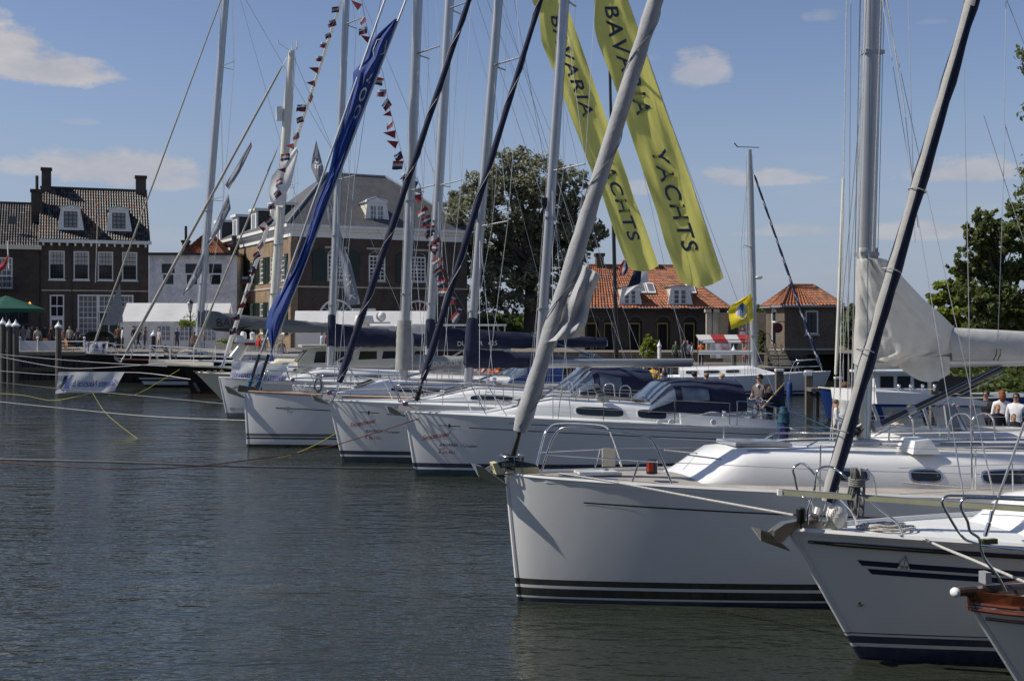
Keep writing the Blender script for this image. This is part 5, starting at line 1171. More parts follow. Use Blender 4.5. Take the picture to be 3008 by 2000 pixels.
for st, xx in ((C3.P(737,1118), 1), (C3.P(764,1118), 2)): mb = MB(); d_ = V((.32,0,1)); mb.tube([st+d_*.12, st+d_*.75], .045, 8); C3.part('stay_sleeve', mb, BLACK)
C3.pulpit('open', .58, .014, 2.0); C3.rails([2.9,4.9,6.9,8.9], .58, .012, .005, 2.0); C3.anchor((-.22,0,1.64), .95, GALV, STEEL, tilt=-.1)
C3.cockpit(7.8,11,1.3); C3.wheel(10,2.0,.55)
mb = MB()
for i in range(26): a = random.uniform(0,6.3); mb.tube([(2.0+.12*cos(a),-1.0,1.98+.2*sin(a)-.2),(2.0+.12*cos(a+1.4),-1.03,1.98+.2*sin(a+1.4)-.2)], .018, 5)
C3.part('rope_coil', mb, ROPEG)
def bavaria(nm, lab, px, Y, L, B, fb, fm, fs, rake, stay, mast, T1, T2, price, xo, deckx):
    b = Boat(nm, lab, bow_at(px, Y), RZ, L, B, fb, fm, fs, rake, hullmat('white_hull_teal_boot', WH, [(-.6,TEAL),(.145,WH),(.19,NV),(.295,WH)]))
    m = Y/3600/3.016
    b.letters(T1, xo[0], xo[1], .16, PRR, .35, .005, fit=xo[2]*1.06, slope=.20, space=.95); mb = text_mb
    b.letters('BAVARIA', xo[0]+.37, xo[1]-.13, .105, PRB, .25, .004, fit=.40); b.letters(T2, xo[0]+.80, xo[1]-.135, .115, PRG, .25, .001, fit=.10); b.letters('cruiser', xo[0]+.91, xo[1]-.14, .09, PRB, .25, .004, fit=.29)
    b.letters('vanaf', xo[0]+.36, xo[1]-.21, .055, PRB, 0, 0, fit=.13); b.letters('€ '+price, xo[0]+.36, xo[1]-.30, .10, PRR, .08, .003, fit=.40)
    mb = MB()
    for a0, a1 in ((.72,.90),(.98,1.18)): mb.add([b.onhull(x, z, -1, .006) for x, z in ((a0,b.dk(a0)-.268),(a1,b.dk(a1)-.268),(a1,b.dk(a1)-.25),(a0,b.dk(a0)-.25))], [(0,1,2,3)])
    mb.add([b.onhull(.94+x, b.dk(.94)-.26+z, -1, .006) for x, z in ((0,-.06),(.035,-.01),(0,.06),(-.035,.01))], [(0,1,2,3)]); b.part('emblem', mb, PRB, 0)
    b.stripe(1.36, L-.15, .27, .288, PRB); b.stripe(.75, L-.1, .0, .035, GEL, 'gunwale')
    return b
B34 = bavaria('sailing_yacht', 'white cruiser with navy jib sleeve and red cursive price lettering starting with E', 967, 31.0, 10.2, 3.5, 1.57, 1.3, 1.1, .34, 0, 0, 'Exceptioneel', '34', '86.510,-', (.50,.90,.57), 0)
B34.cabin(2.0, 6.8, .4, 1.15, .40, 1.8); B34.ports([(3.5,4.6),(4.9,5.7),(6.0,6.6)], frame=GEL); B34.hatch(2.9,3.5,.55); B34.hatch(4.3,4.7,.4)
B34.mast(B34.P(1371,1165), B34.P(1464,0), 15.5, .115, .075, ALU, (B34.P(1408,665).z, B34.P(1445,193).z), .9, .006); B34.m_base = 1.95; B34.deck_light(B34.P(1408,627).z, .11)
B34.boom(B34.P(1400,1068).z, 4.3, .065, ALU, NAVY, .55, rise=.0, cw=.19, collar=(B34.P(1371,1065).z-.02, B34.P(1385,935).z, .17, NAVY)); B34.backstay()
B34.stay(B34.P(985,1158), B34.P(1378,0), 15, .095, NAVY, .007, bare=.3, lump=.07, drm=STEEL, rt=.06, cord=(ROPE, 7, .008)); B34.pulpit('U', .62, .013); B34.rails([2.7,4.4,6.1,7.8], .58, .011, .0045, 1.8)
B34.cockpit(6.9,9.8,1.3); B34.sprayhood(6.0,8.3,1.15,.82,NAVY); B34.wheel(8.9,1.95,.5); B34.pushpit(8.6,10.1); B34.anchor((-.2,0,1.64), .68, GALV, STEEL, tilt=-.05)
B31 = bavaria('sailing_yacht', 'white cruiser with navy jib sleeve and red cursive price lettering starting with S', 1190, 28.2, 9.3, 3.25, 1.465, 1.18, .95, .24, 0, 0, 'Sensationeel', '31', '65.450,-', (.36,.82,.57), 0)
B31.cabin(1.75, 6.3, .32, 1.06, .40, 1.7); B31.hatch(2.6,3.2,.55); B31.hatch(4.2,4.6,.4)
B31.ports([(B31.P(1700,1230,-.95).x,B31.P(1835,1230,-.95).x),(B31.P(1877,1230,-1).x,B31.P(1958,1230,-1).x),(B31.P(2010,1230,-1).x,B31.P(2088,1230,-1).x)], .16, .66, frame=GEL)
B31.stripe(2.2, 9.1, .12, .135, PRB, 'sheer_line')
B31.mast(B31.P(1578,1160), B31.P(1658,0), 14.5, .115, .075, ALU, (B31.P(1625,503).z, 11.2), .9, .006); B31.m_base = 1.75; B31.deck_light(B31.P(1605,592).z, .11)
bo = B31.boom(B31.P(1625,1068).z, 3.75, .085, ALU, None, rise=.0); B31.backstay()
tm = MB(); r_ = random.Random(9); xx = B31.mat_(2.6).x+2.55
for k in range(26): ww = r_.uniform(.018,.034); zz = B31.P(1625,1068).z-.02; tm.add([(xx,-.092,zz),(xx+ww,-.092,zz),(xx+ww,-.092,zz+r_.uniform(.03,.045)),(xx,-.092,zz+.03)], [(0,1,2,3)]); xx += ww+.010
part('small_print', tm, PRG, bo, 0)
B31.stay(B31.P(1232,1148), B31.P(1588,0), 14, .085, NAVY, .007, bare=.25, lump=.1, drm=BLACK, rt=.055, cord=(ROPE, 5, .009)); B31.pulpit('U', .62, .013); B31.rails([2.6,4.3,6.0,7.4], .58, .011, .0045, 1.8)
B31.cockpit(6.3,9.0,1.2); B31.sprayhood(5.55,8.0,1.12,.74,NAVY); B31.wheel(B31.P(2212,1220).x,B31.P(2212,1220).z,.52,0,STEEL,R(55)); B31.pushpit(7.6,9.15); B31.anchor((-.2,0,1.54), .68, GALV, STEEL, tilt=-.05)
B31.letters('BAVARIA', B31.P(2212,1290,-1.2).x, .74, .13, PRB, .2, .004, fit=.44); B31.stripe(7.9, 9.15, .30, .40, PRB, 'quarter_stripe')
mb = MB()
for px, py in ((1937,1240),(1971,1240),(2095,1240)): c = B31.P(px,py,-1.52); mb.rev([(.015,-.02),(.065,-.02),(.065,.02),(.015,.02)], c, 14, 0, (0,1,0))
B31.part('lifeline_rollers', mb, WHITEP)
# ------------------------------------------------------------------ the big white yacht
E = Boat('sailing_yacht', 'big white yacht with grey furled genoa and cream anchor chock lettered in white', bow_at(1486,15.28), RZ, 11.8, 3.75, 1.565, 1.27, 1.2, .155, hullmat('white_hull_black_bands', WH, [(-.6,(.02,.03,.07)),(.045,WH),(.07,BKc),(.175,WH),(.205,BKc),(.285,WH)]), deck=TEAK, railr=.026, kk=.66, entry=.74)
E.stripe(.85, 11.6, .245, .262, PRB, n=40); E.stripe(.05, 11.7, .0, .045, GEL, 'gunwale')
E.cabin(2.32, 9.0, .72, 1.3, .37, .62, ha=.47)
E.ports([(E.P(2472,1403,-1.05).x,E.P(2562,1403,-1.05).x),(E.P(2690,1408,-1.1).x,E.P(2775,1408,-1.1).x)], .22, .56, frame=STEEL, power=.62); E.ports([(E.P(2905,1420,-1.2).x, E.P(2905,1420,-1.2).x+1.5)], .16, .56, frame=STEEL, power=.5)
E.hatch(2.95,3.75,.62,tint=mk('blue_grey_acrylic', (.12,.15,.20), .15, spec=.8)); E.hatch(5.9,6.6,.6,tint=MATS['blue_grey_acrylic'])
mb = MB()
for sd in (-1,1): mb.tube([(x, sd*.62*(.8+.05*x), E.roof(x)+.04+(.07 if 3.9 < x < 8.7 else 0)) for x in [3.8,3.95,5.2,5.3,6.6,6.7,8.6,8.75]], .016, 6)
E.part('grab_rail', mb, STEEL)
mb = MB(); mb.slab([(5.1,-.95,E.roof(5.1)-.03),(5.5,-.95,E.roof(5.5)-.03),(5.5,-.55,E.roof(5.5)+.01),(5.1,-.55,E.roof(5.1)+.01)], [(5.16,-.9,E.roof(5.1)+.13),(5.38,-.9,E.roof(5.5)+.16),(5.38,-.6,E.roof(5.5)+.17),(5.16,-.6,E.roof(5.1)+.16)]); E.part('deck_vent', mb, GEL, 0)
mbz = E.P(2530,1290); mbz.z = E.roof(mbz.x)+.01
E.mast(mbz, E.P(2565,0), 17.8, .132, .085, ALU, (8.6,13), 1.05, .0055, chain=E.P(2822,1440,-1.45).x); E.m_base = 2.1
mb = MB(); mb.tube([E.mat_(2.05)+V((.15,-.02,0)), E.P(2940,1082)], .05, 10); v_ = E.part('boom_vang', mb, mk('dark_grey_tube', (.05,.055,.06), .3, .4)); mb = MB(); k0, k1 = E.mat_(2.05)+V((.15,-.02,0)), E.P(2940,1082)
mb.tube([k0.lerp(k1,.26), k0.lerp(k1,.32)], .055, 10); mb.tube([k0, k0.lerp(k1,.05)], .075, 8); mb.tube([k0+V((0,-.05,-.1)), k1+V((0,-.05,-.08))], .008, 5); mb.tube([k0+V((0,-.05,-.02)), k1+V((0,-.05,.05))], .006, 5); part('vang_fittings', mb, ALUD, v_)
mb = MB()
for i in range(30): a = random.uniform(0,6.3); c = E.mat_(2.1); mb.tube([c+V((-.2+random.uniform(-.12,.1), -.12+random.uniform(-.1,.1), random.uniform(-.15,.1))), c+V((-.2+random.uniform(-.12,.1), -.15+random.uniform(-.1,.1), random.uniform(-.15,.1)))], .022, 5)
E.part('halyard_blocks', mb, BLACK)
mb = MB()
for i in range(8): mb.tube([E.mat_(2.0)+V((.2,-.2-.05*i,E.roof(5.3)-1.98)), (7.6,-.45-.05*i,E.roof(7.4)+.03)], .008, 5)
E.part('halyards', mb, ROPE)
# mast-head halyards falling to the deck
for i, (x0, y0, x1, y1, mt_) in enumerate([(2527,0,2500,1290,ROPEG),(2556,0,2545,1285,ROPEB),(2588,0,2562,740,ROPE),(2545,0,2520,760,ROPE)]):
    mb = MB(); mb.tube([E.P(x0,y0,-.33), E.P(x1,y1,-.33)], .006, 5); E.part('halyard', mb, mt_)
# furled genoa with its loose clew
E.stay(E.P(1506,1333), E.P(1926,0), 17.2, .110, SAILG, .008, bare=.27, lump=.05, drm=BLACK, rt=.09, cord=(ROPEG, 9, .006), ndiv=70, seed=8)
mb = MB()
for k in range(8):
    a = 2*pi*k/8; c = E.P(1503,1333); mb.tube([c+V((.15*cos(a),.15*sin(a),-.22)), c+V((.15*cos(a)+.0,.15*sin(a),-.02))], .008, 5)
for z in (-.22,-.02): mb.tube([E.P(1503,1333)+V((.15*cos(2*pi*k/16),.15*sin(2*pi*k/16),z)) for k in range(17)], .008, 5)
E.part('drum_cage', mb, STEEL)
inn = [(1700,772),(1672,860),(1645,945),(1600,1005)]; out = [(1766,806),(1740,870),(1724,945),(1704,990)]
def clew(u, v):
    i = min(2, int(u*3)); f_ = u*3-i; a = V((*inn[i],0)).lerp(V((*inn[i+1],0)), f_); b_ = V((*out[i],0)).lerp(V((*out[i+1],0)), f_); c = a.lerp(b_, v)
    return E.P(c.x, c.y, -.10-.10*sin(v*pi)*(1-.4*u)+.04*sin(u*9+v*5)+.03*sin(v*14))
mb = MB(); mb.sheet(clew, 18, 12); mb.sheet(lambda u, v: clew(u, v)+V((0,.03,0)), 18, 12); E.part('sail_clew', mb, mk('grey_sailcloth', (.44,.44,.44), .75, 0, .08, 5, bump=.5, bscale=10, sub=.15), 60)
E.pulpit('open', .60, .0145, 1.68); E.rails([3.55,5.45,7.3,9.2], .6, .012, .0042, 1.7)
# bow fitting: cream chock, dark plate with lettering, plough anchor
c0 = E.P(1462,1362); z0 = 1.60
q = [(-.14,-.09,z0-.015),(-.19,-.09,z0+.125),(-.13,-.09,z0+.135),(-.09,-.09,z0+.065),(.40,-.09,z0+.065),(.41,-.09,z0-.015)]; mb = MB(); mb.slab(q, [(a,.09,c) for a,b_,c in q]); ck = E.part('anchor_chock', mb, mk('cream_plastic', (.62,.54,.33), .45), 0)
q = [(-.13,-.075,z0+.134),(.06,-.075,z0+.165),(.36,-.075,z0+.10),(.395,-.075,z0+.066),(-.09,-.075,z0+.066)]; mb = MB(); mb.slab(q, [(a,.075,c) for a,b_,c in q]); pl = part('shank_plate', mb, mk('dark_blue_grey_paint', (.035,.05,.065), .4), ck, 0)
tm = text_mb('DELTA', lambda x, y: (-.07+x, -.079, z0+.085+y-.02*x), .055, 0, .003, fit=.17); E.part('lettering', tm, PRW, 0)
E.anchor((-.16,0,1.62), .72, mk('bright_galvanised', (.50,.52,.53), .4, .8, .15, 12), STEEL, tilt=-.12, plate=False)
mb = MB(); c = E.P(1915,1370,-.55); mb.rev([(.065,-.09),(.07,-.08),(.07,.08),(.05,.09)], c, 12); nl = E.part('nav_light', mb, BLACK); mb = MB(); mb.rev([(.045,-.055),(.045,.055)], c+V((-.03,-.035,0)), 10); part('lens', mb, mk('red_lens', (.3,.02,.01), .15), nl)
mb = MB(); c = E.P(1788,1343,.6); mb.bx(c.x-.09,c.x+.09,.59,.61,c.z-.12,c.z+.12); E.part('notice', mb, CREAMP, 0)
for x in (.95,): 
    mb = MB(); mb.tube([(x,-E.hb(x)+.03,E.dk(x)+.05),(x+.28,-E.hb(x+.28)+.03,E.dk(x+.28)+.05)], .02, 6); mb.tube([(x+.08,-E.hb(x)+.03,E.dk(x)),(x+.08,-E.hb(x)+.03,E.dk(x)+.05)], .015, 6); mb.tube([(x+.2,-E.hb(x)+.03,E.dk(x)),(x+.2,-E.hb(x)+.03,E.dk(x)+.05)], .015, 6); E.part('cleat', mb, STEEL)
# white sail cover draped round mast and boom
rows = [(728,2520,2579,.10),(757,2518,2580,.10),(764,2517,2606,.12),(800,2514,2640,.16),(840,2513,2676,.19),(880,2513,2714,.22),(925,2512,2767,.25),(965,2509,2807,.27),(1000,2506,2823,.28),(1035,2505,2806,.28),(1058,2504,2700,.26),(1066,2506,2650,.24)]
rings = []; wv_ = random.Random(4)
fine = []
for i in range(len(rows)-1):
    for k in range(4): t_ = k/4; fine.append([rows[i][j]*(1-t_)+rows[i+1][j]*t_ for j in range(4)])
fine.append(rows[-1])
for i, (y, xa, xb, th) in enumerate(fine):
    ring = []
    for j in range(80):
        an = 2*pi*j/80; u = .5-.5*cos(an); s_ = sin(an); px = xa+(xb-xa)*u
        fold = (.20*(abs(sin(u*6.5-i*.075+.9))**.55-.6)+.09*(abs(sin(u*15-i*.16))**.6-.6)+.014*sin(u*37+i*.25))*min(1, i/9)*(1-.4*u)+.02*sin(i*.75+u*6)*max(0, 1-u*2.4)
        # folds pulled from the mast towards the boom end
        lat = -s_*(th*(1-.35*u)+fold*(1 if s_ > 0 else .3)); ring.append(E.P(px, y+(10*sin(u*9) if i > len(fine)-6 else 0), lat))
    rings.append(ring)
mb = MB(); mb.loft(rings, 0); E.part('sail_cover', mb, SAILW, 70)
def skirt(u, v):
    px = 2640+150*u; py = 1048+(30+44*sin(u*pi*.85))*v; return E.P(px, py, -.22+.1*v+.05*sin(u*12)+.02*sin(v*7))
mb = MB(); mb.sheet(skirt, 14, 6); E.part('cover_skirt', mb, SAILW, 70)
bz = E.P(2700,1062).z; mb = MB(); mb.tube([E.mat_(bz)+V((.1,0,0)), E.mat_(bz)+V((5.2,0,.05))], .07, 10, flat=1.4, up=(1,0,0)); E.part('boom', mb, ALU)
rings = []
for i in range(16):
    t_ = i/15; px = 2795+420*t_; top, bot = 962+22*t_, 1062+2*t_; rings.append([E.P(px+(3*sin(j)), (top+bot)/2-(top-bot)/2*-cos(an)*-1, -.19*sin(an)*(1-.25*t_)*(1+.1*sin(3*an+i*.8))-.0) for j, an in enumerate([2*pi*k/18 for k in range(18)])])
mb = MB(); mb.loft(rings, 0); E.part('boom_cover', mb, mk('pale_grey_canvas', (.50,.50,.49), .8, 0, .08, 4, bump=.5, bscale=8, sub=.08), 60)
mb = MB()
for px in (2918, 2930): a = E.P(px,1058,-.20); mb.tube([a, a+V((.03,-.01,.06)), a+V((.045,-.01,.11)), a+V((.05,0,.15))], .007, 4)
E.part('reefing_ties', mb, BLACK)
# ------------------------------------------------------------------ white yacht with twin navy stripes
Fb = Boat('sailing_yacht', 'white yacht with black rubbing strake, twin navy stripes and striped furled jib', bow_at(2318,12.42), RZ, 10.6, 3.5, 1.345, 1.10, 1.05, .80, hullmat('white_hull_navy_bands', WH, [(-.6,(.012,.02,.06)),(.137,WH),(.163,NV),(.245,WH),(.265,NV),(.285,WH)]), railr=.035, entry=.9, kk=.66)
for sd in (-1,1):
    mb = MB(); mb.tube([Fb.onhull(x, Fb.dk(x)-.095-.0*x, sd, .004) for x in [.17+.35*i for i in range(30)]], [.018]+[.030]*29, 8, flat=.8); Fb.part('rubbing_strake', mb, RUBBER)
Fb.stripe(.62, 10, .245, .302, NAVYP, slant=.05, n=40); Fb.stripe(.72, 10, .328, .385, NAVYP, slant=.05, n=40)
mb = MB(); mb.add([Fb.onhull(.98+x, Fb.dk(.98)-.305+z, -1, .008) for x, z in ((0,-.006),(.115,-.012),(.085,.085),(.02,.09))], [(0,1,2,3)]); Fb.part('emblem_ground', mb, GEL, 0)
mb = MB(); o_ = lambda x, z: Fb.onhull(.98+x, Fb.dk(.98)-.305+z, -1, .010)
mb.tube([o_(.01,.03),o_(.015,.08),o_(.055,.135)], .0025, 4); mb.tube([o_(.055,.15),o_(.055,.03)], .002, 4); mb.tube([o_(.055,.135),o_(.10,.03)], .0025, 4); mb.tube([o_(.005,.03),o_(.105,.025)], .0025, 4); Fb.part('emblem', mb, PRB)
Fb.letters('35', 1.0, Fb.dk(1)-.305, .035, PRB, 0, .002, fit=.075, off=.010)
mb = MB(); c = Fb.onhull(.72,.60,-1,.0); mb.rev([(.006,0),(.026,0),(.028,.008),(.022,.012)], c, 14, 0, (-.3,-1,-.1)); Fb.part('skin_fitting', mb, STEEL)
Fb.cabin(2.35, 8, .55, 1.1, .34, .55, ha=.45); tm = text_mb('DEHLER 35 CWS', lambda x, y: Fb.cabside(2.95+x, .50+y*2.3, .006), .075, .15, .002, fit=.62); Fb.part('lettering', tm, NAVYP, 0)
Fb.stripe(2.6,2.7,-.01,-.012,GEL,'deck_seam')
Fb.mast((5.0,0,1.75), (5.35,0,9), 15, .11, .075, ALU, (7.5,), .95, .005)
Fb.stay(Fb.P(2418,1508), Fb.P(2857,0), 14, .078, [SAILW, NAVY], .007, bare=.12, lump=.10, rt=.07, drum=False, twist=lambda i, j, n: 1 if j in (3,4,5,6,7,8,11) or (j == 2 and i < 26) else 0, ndiv=60)
mb = MB(); c = Fb.P(2388,1522,-.05); mb.rev([(.025,-.015),(.055,-.02),(.062,0),(.055,.02),(.025,.015)], c, 16, 0, (0,1,0)); Fb.part('furling_block', mb, STEEL)
mb = MB(); a = Fb.P(2404,1490); mb.tube([a, a+V((-.05,0,-.16))], .035, 8); Fb.part('tack_strap', mb, GEL)
mb = MB()
for i in range(4): c = Fb.P(2694-76*i, 560+235*i, -.0); d_ = V((.29,0,1)).normalized(); e1 = d_.cross(V((0,1,0))).normalized(); mb.tube([c+(e1*cos(2*pi*k/14)+V((0,1,0))*sin(2*pi*k/14))*.092 for k in range(15)], .007, 5)
Fb.part('sail_ties', mb, ROPE)
# pulpit: two tall hoops either side of the stay, as drawn in the photograph
for sd in (-1,1):
    dy = sd*.24
    pts = [(2382,1530),(2385,1480),(2362,1462),(2345,1446),(2335,1400),(2330,1382),(2335,1370),(2350,1362),(2368,1366),(2400,1400),(2500,1500),(2518,1545)] if sd > 0 else [(2372,1540),(2375,1490),(2386,1460),(2394,1430),(2398,1390),(2408,1376),(2428,1370),(2450,1374),(2480,1398),(2580,1490),(2640,1540),(2652,1575)]
    mb = MB(); mb.tube(crv([Fb.P(x, y, dy*(.35 if k < 3 else .9 if k < 8 else 1.6)) for k, (x, y) in enumerate(pts)], 4), .0125, 10); Fb.part('pulpit_hoop', mb, STEEL, 60)
c = Fb.P(2353,1512,-.10); mb = MB(); mb.rev([(.03,-.08),(.045,-.06),(.05,.06),(.035,.075)], c, 12); mb.tube([c+V((0,0,-.14)), c+V((0,0,-.07))], .012, 6); Fb.part('nav_light', mb, BLACK)
q = [(-.20,-.06,1.24),(-.19,-.06,1.36),(-.07,-.06,1.43),(.10,-.06,1.455),(.62,-.06,1.42),(.62,-.06,1.36),(.02,-.06,1.36),(-.09,-.06,1.25)]; mb = MB(); mb.slab(q, [(a,.06,c) for a,b_,c in q]); Fb.part('bow_roller', mb, mk('brushed_steel', (.42,.40,.34), .3, .9, .15, 8), 0)
an = Fb.anchor((-.17,0,1.31), .55, mk('muddy_galvanised', (.34,.33,.28), .6, .5, .3, 14), STEEL, tilt=-.12, plate=False)
mb = MB()
for i in range(14): c = Fb.P(2425+i*2.6+3*(i%2), 1545-i*4.4, -.1); mb.tube([c+V((.014*cos(2*pi*k/8),(.008 if i%2 else 0)*sin(2*pi*k/8),.020*sin(2*pi*k/8))) for k in range(9)], .0045, 4)
Fb.part('chain', mb, GALV)
mb = MB(); x = 2.05; mb.tube([(x,-Fb.hb(x)+.05,Fb.dk(x)+.06),(x+.36,-Fb.hb(x+.36)+.05,Fb.dk(x+.36)+.06)], .014, 6); mb.tube([(x+.18,-Fb.hb(x+.18)+.05,Fb.dk(x)),(x+.18,-Fb.hb(x+.18)+.05,Fb.dk(x)+.06)], .025, 6); Fb.part('cleat', mb, STEEL)
Fb.rails([3.6,5.2], .6, .011, .004, 1.7)
# ------------------------------------------------------------------ varnished boat at the right edge
G = Boat('sailing_yacht', 'white yacht with varnished mahogany bulwark whose bow juts in at the lower corner', bow_at(2848,10.7), RZ, 9, 3.0, .985, .8, .8, .68, hullmat('white_hull_plain', WH, [(-.6,NV),(.06,WH)]), rail=TEAKB, railr=.02, deck=TEAK, entry=.8)
for sd in (-1,1):
    mb = MB(); A_ = []; B_ = []
    for i in range(26):
        x = -.02+.3*i; xx = max(.02, x); p = G.onhull(xx, G.dk(xx)-.03, sd, .002); A_.append(p+V((0,-sd*.02,0))); B_.append(p+V((-.03 if i == 0 else 0, sd*.01, .15)))
    mb.loft([A_, B_, [b_+V((0,-sd*.045,.0)) for b_ in B_], [a+V((0,-sd*.04,0)) for a in A_]], 0, False, False); G.part('bulwark', mb, TEAKB, 0)
    mb = MB(); mb.tube([G.onhull(-.06+.3*i if i else .0, G.dk(max(0,.3*i))-.035, sd, .012) for i in range(26)], .024, 8, flat=.8); G.part('rubbing_strake', mb, TEAKB)
    mb = MB(); mb.tube([G.onhull(.12+.3*i, G.dk(.3*i)-.115, sd, .008) for i in range(25)], .020, 8, flat=.8); G.part('lower_strake', mb, TEAKB)
mb = MB(); mb.tube([(-.12,0,1.10),(-.06,0,1.105),(.55,0,1.10)], [.035,.045,.05], 10); G.part('bowsprit_spar', mb, mk('dark_varnished_spar', (.05,.03,.022), .15, coat=.7))
mb = MB(); mb.ball((-.14,0,1.10), .045, .05, .045); G.part('spar_cap', mb, WHITEP)  # white ball stands in for a bright reflection on the spar tip
for k, pts in enumerate(([(2955,1738),(2930,1690),(2892,1640),(2880,1605),(2876,1580),(2850,1560),(2842,1530),(2826,1500),(2822,1480),(2830,1465),(2850,1460),(3080,1472)], [(3010,1760),(2960,1700),(2940,1660),(2905,1590),(2900,1570),(2866,1540),(2856,1515),(2830,1480),(2770,1482),(2768,1470),(2776,1456),(2800,1452),(3050,1462)])):
    if k: pts = [(2768,1478),(2772,1463),(2790,1455),(3060,1462)]; pts = [(2882,1600),(2838,1585),(2815,1560),(2790,1520)] + pts
    mb = MB(); mb.tube(crv([G.P(x, y, -.22 if k == 0 else .22) for x, y in pts], 4), .0125, 10); G.part('pulpit_hoop', mb, STEEL, 60)
mb = MB(); mb.tube([G.P(2880,1600,-.22), G.P(3100,1625,-.6)], .0125, 8); G.part('pulpit_rail', mb, STEEL)
mb = MB(); c = G.P(2904,1590,-.22); mb.bx(c.x-.06,c.x+.07,-.25,-.2,c.z-.02,c.z+.025); G.part('nav_light', mb, mk('olive_lens', (.12,.11,.04), .3), 0)
mb = MB(); c = G.P(2894,1695); mb.bx(c.x-.03,c.x+.03,-.05,.05,c.z-.05,c.z+.05); G.part('bollard', mb, ALU, 0)
mb = MB(); mb.tube([G.P(2892,1575,.1), G.P(3010,1240,.1)], .011, 6); fs_ = G.part('forestay', mb, WIRE); mb = MB(); mb.tube([G.P(2894,1573,.1), G.P(2906,1535,.1)], .02, 8); mb.tube([G.P(2908,1530,.1), G.P(2914,1500,.1)], .016, 8); part('turnbuckle', mb, STEEL, fs_)
# ------------------------------------------------------------------ boats on the right, behind
Hb = Boat('motor_boat', 'white motor boat with long flat hardtop behind the big yacht', bow_at(2322,23.5), RZ, 10.5, 3.4, 1.18, .92, .85, .6, hullmat('white_hull_thin_boot', WH, [(-.6,NV),(.08,WH)]), cat='boat')
Hb.cabin(1.4, 5.2, .8, 1.2, .34, .7)
Hb.ports([(2.0,2.4)], .3, .66, frame=GEL)
mb = MB(); q = [Hb.P(x+12, y, -.95) for x, y in ((2560,1150),(2700,1155),(2850,1172),(2890,1180),(2885,1192),(2565,1186))]; mb.slab(q, [p+V((0,1.7,0)) for p in q]); ht = Hb.part('hardtop', mb, GEL, 0)
for x0, x1 in ((2562,2590),(2710,2735),(2800,2840)):
    for la in (-1.1,1.1): mb = MB(); mb.tube([Hb.P(x0,1186,la), Hb.P(x1,1262,la)], .035, 6); part('strut', mb, ALU, ht)
mb = MB(); A_ = [Hb.P(2775,1192,-1.12), Hb.P(2800,1192,-1.12), Hb.P(2825,1262,-1.2), Hb.P(2785,1262,-1.2)]; mb.slab(A_, [p+V((0,.05,0)) for p in A_]); part('pillar', mb, mk('grey_gelcoat', (.3,.3,.3), .4), ht, 0)
for x0, x1 in ((2590,2700),(2735,2778),(2805,2880)):
    mb = MB(); A_ = [Hb.P(x0,1196,1.12), Hb.P(x1,1196,1.12), Hb.P(x1+20,1258,1.16), Hb.P(x0+20,1258,1.16)]; mb.slab(A_, [p+V((0,.01,0)) for p in A_]); part('pane', mb, VINYL, ht, 0)
mb = MB()
for i in range(4): c = Hb.P(2640+35*i,1148,-.4); mb.tube([c, c+V((0,0,.09))], .02, 6); mb.ball(c+V((0,0,.1)), .035)
mb.tube([Hb.P(2560,1140,-.4), Hb.P(2740,1142,-.4)], .012, 6); part('roof_lamps', mb, STEEL, ht)
Hb.rails([2.5,4.2,6,8], .55, .012, .005, 1.2)
for x in (3.3,5.1): mb = MB(); mb.rev([(.02,.16),(.12,.13),(.15,.0)], (x,-.5,Hb.roof(x)), 12); Hb.part('dome_vent', mb, STEEL)
Sb = Boat('sloop', 'blue workboat with white wheelhouse by the mooring posts', bow_at(2405,45), R(8), 8, 2.8, 1.2, .85, .9, .35, hullmat('blue_hull', (.02,.06,.22), [(-.6,(.02,.02,.03)),(.05,(.02,.06,.22))]), cat='boat', deck=mk('blue_grey_deck', (.2,.24,.28), .6), rail=CREAMP, railr=.04, stem=None)
q = [(1.9,-.85,.9),(1.75,-.8,1.75),(3.9,-.8,1.75),(3.9,-.85,.9)]; mb = MB(); mb.slab(q, [(a,-b,c) for a,b,c in q]); wh_ = Sb.part('wheelhouse', mb, GEL, 0)
mb = MB(); mb.bx(1.6,4.1,-.95,.95,1.752,1.84); part('wheelhouse_roof', mb, GEL, wh_, 0)
for a in (2.0,2.65,3.3): mb = MB(); mb.bx(a,a+.5,-.86,-.845,1.2,1.65); part('pane', mb, DARKG, wh_, 0)
for y in (-.5,.1): mb = MB(); mb.bx(1.72,1.80,y,y+.45,1.2,1.65); part('pane', mb, DARKG, wh_, 0)
mb = MB(); q = [(3.95,-.9,1.2),(5.4,-.9,.95),(5.9,-.9,1.55),(4.0,-.9,1.7)]; mb.slab(q, [(a,-b,c) for a,b,c in q]); Sb.part('cuddy', mb, mk('brown_tarp', (.05,.04,.035), .6), 0)
# white yacht on the far side, bow to the right
Wb = Boat('sailing_yacht', 'white yacht lying along the far quay with blue fenders and a yellow house flag', ((2440-CX)/F*62, 62), R(180-6), 10.2, 3.1, 1.2, .95, .9, .5, hullmat('white_hull_dark_boot', WH, [(-.6,NV),(.1,WH),(.16,NV),(.24,WH)]))
Wb.cabin(2.6, 7.6, .5, 1.05, .4, 1.5); Wb.ports([(4.6,5.3),(5.6,6.4),(6.7,7.3)], .3, .7, frame=GEL)
Wb.mast(Wb.P(2216,1090), Wb.P(2201,440), Wb.P(2201,440).z, .17, .12, ALU, (7.5,), .8, .009)
mt = Wb.mat_(Wb.mtop); mb = MB(); mb.tube([mt+V((-.5,0,.1)), mt+V((.6,0,.15))], .02, 4); mb.tube([mt+V((.6,0,.15)), mt+V((.75,0,.35))], .03, 4); part('masthead_instruments', mb, BLACK, Wb.m)
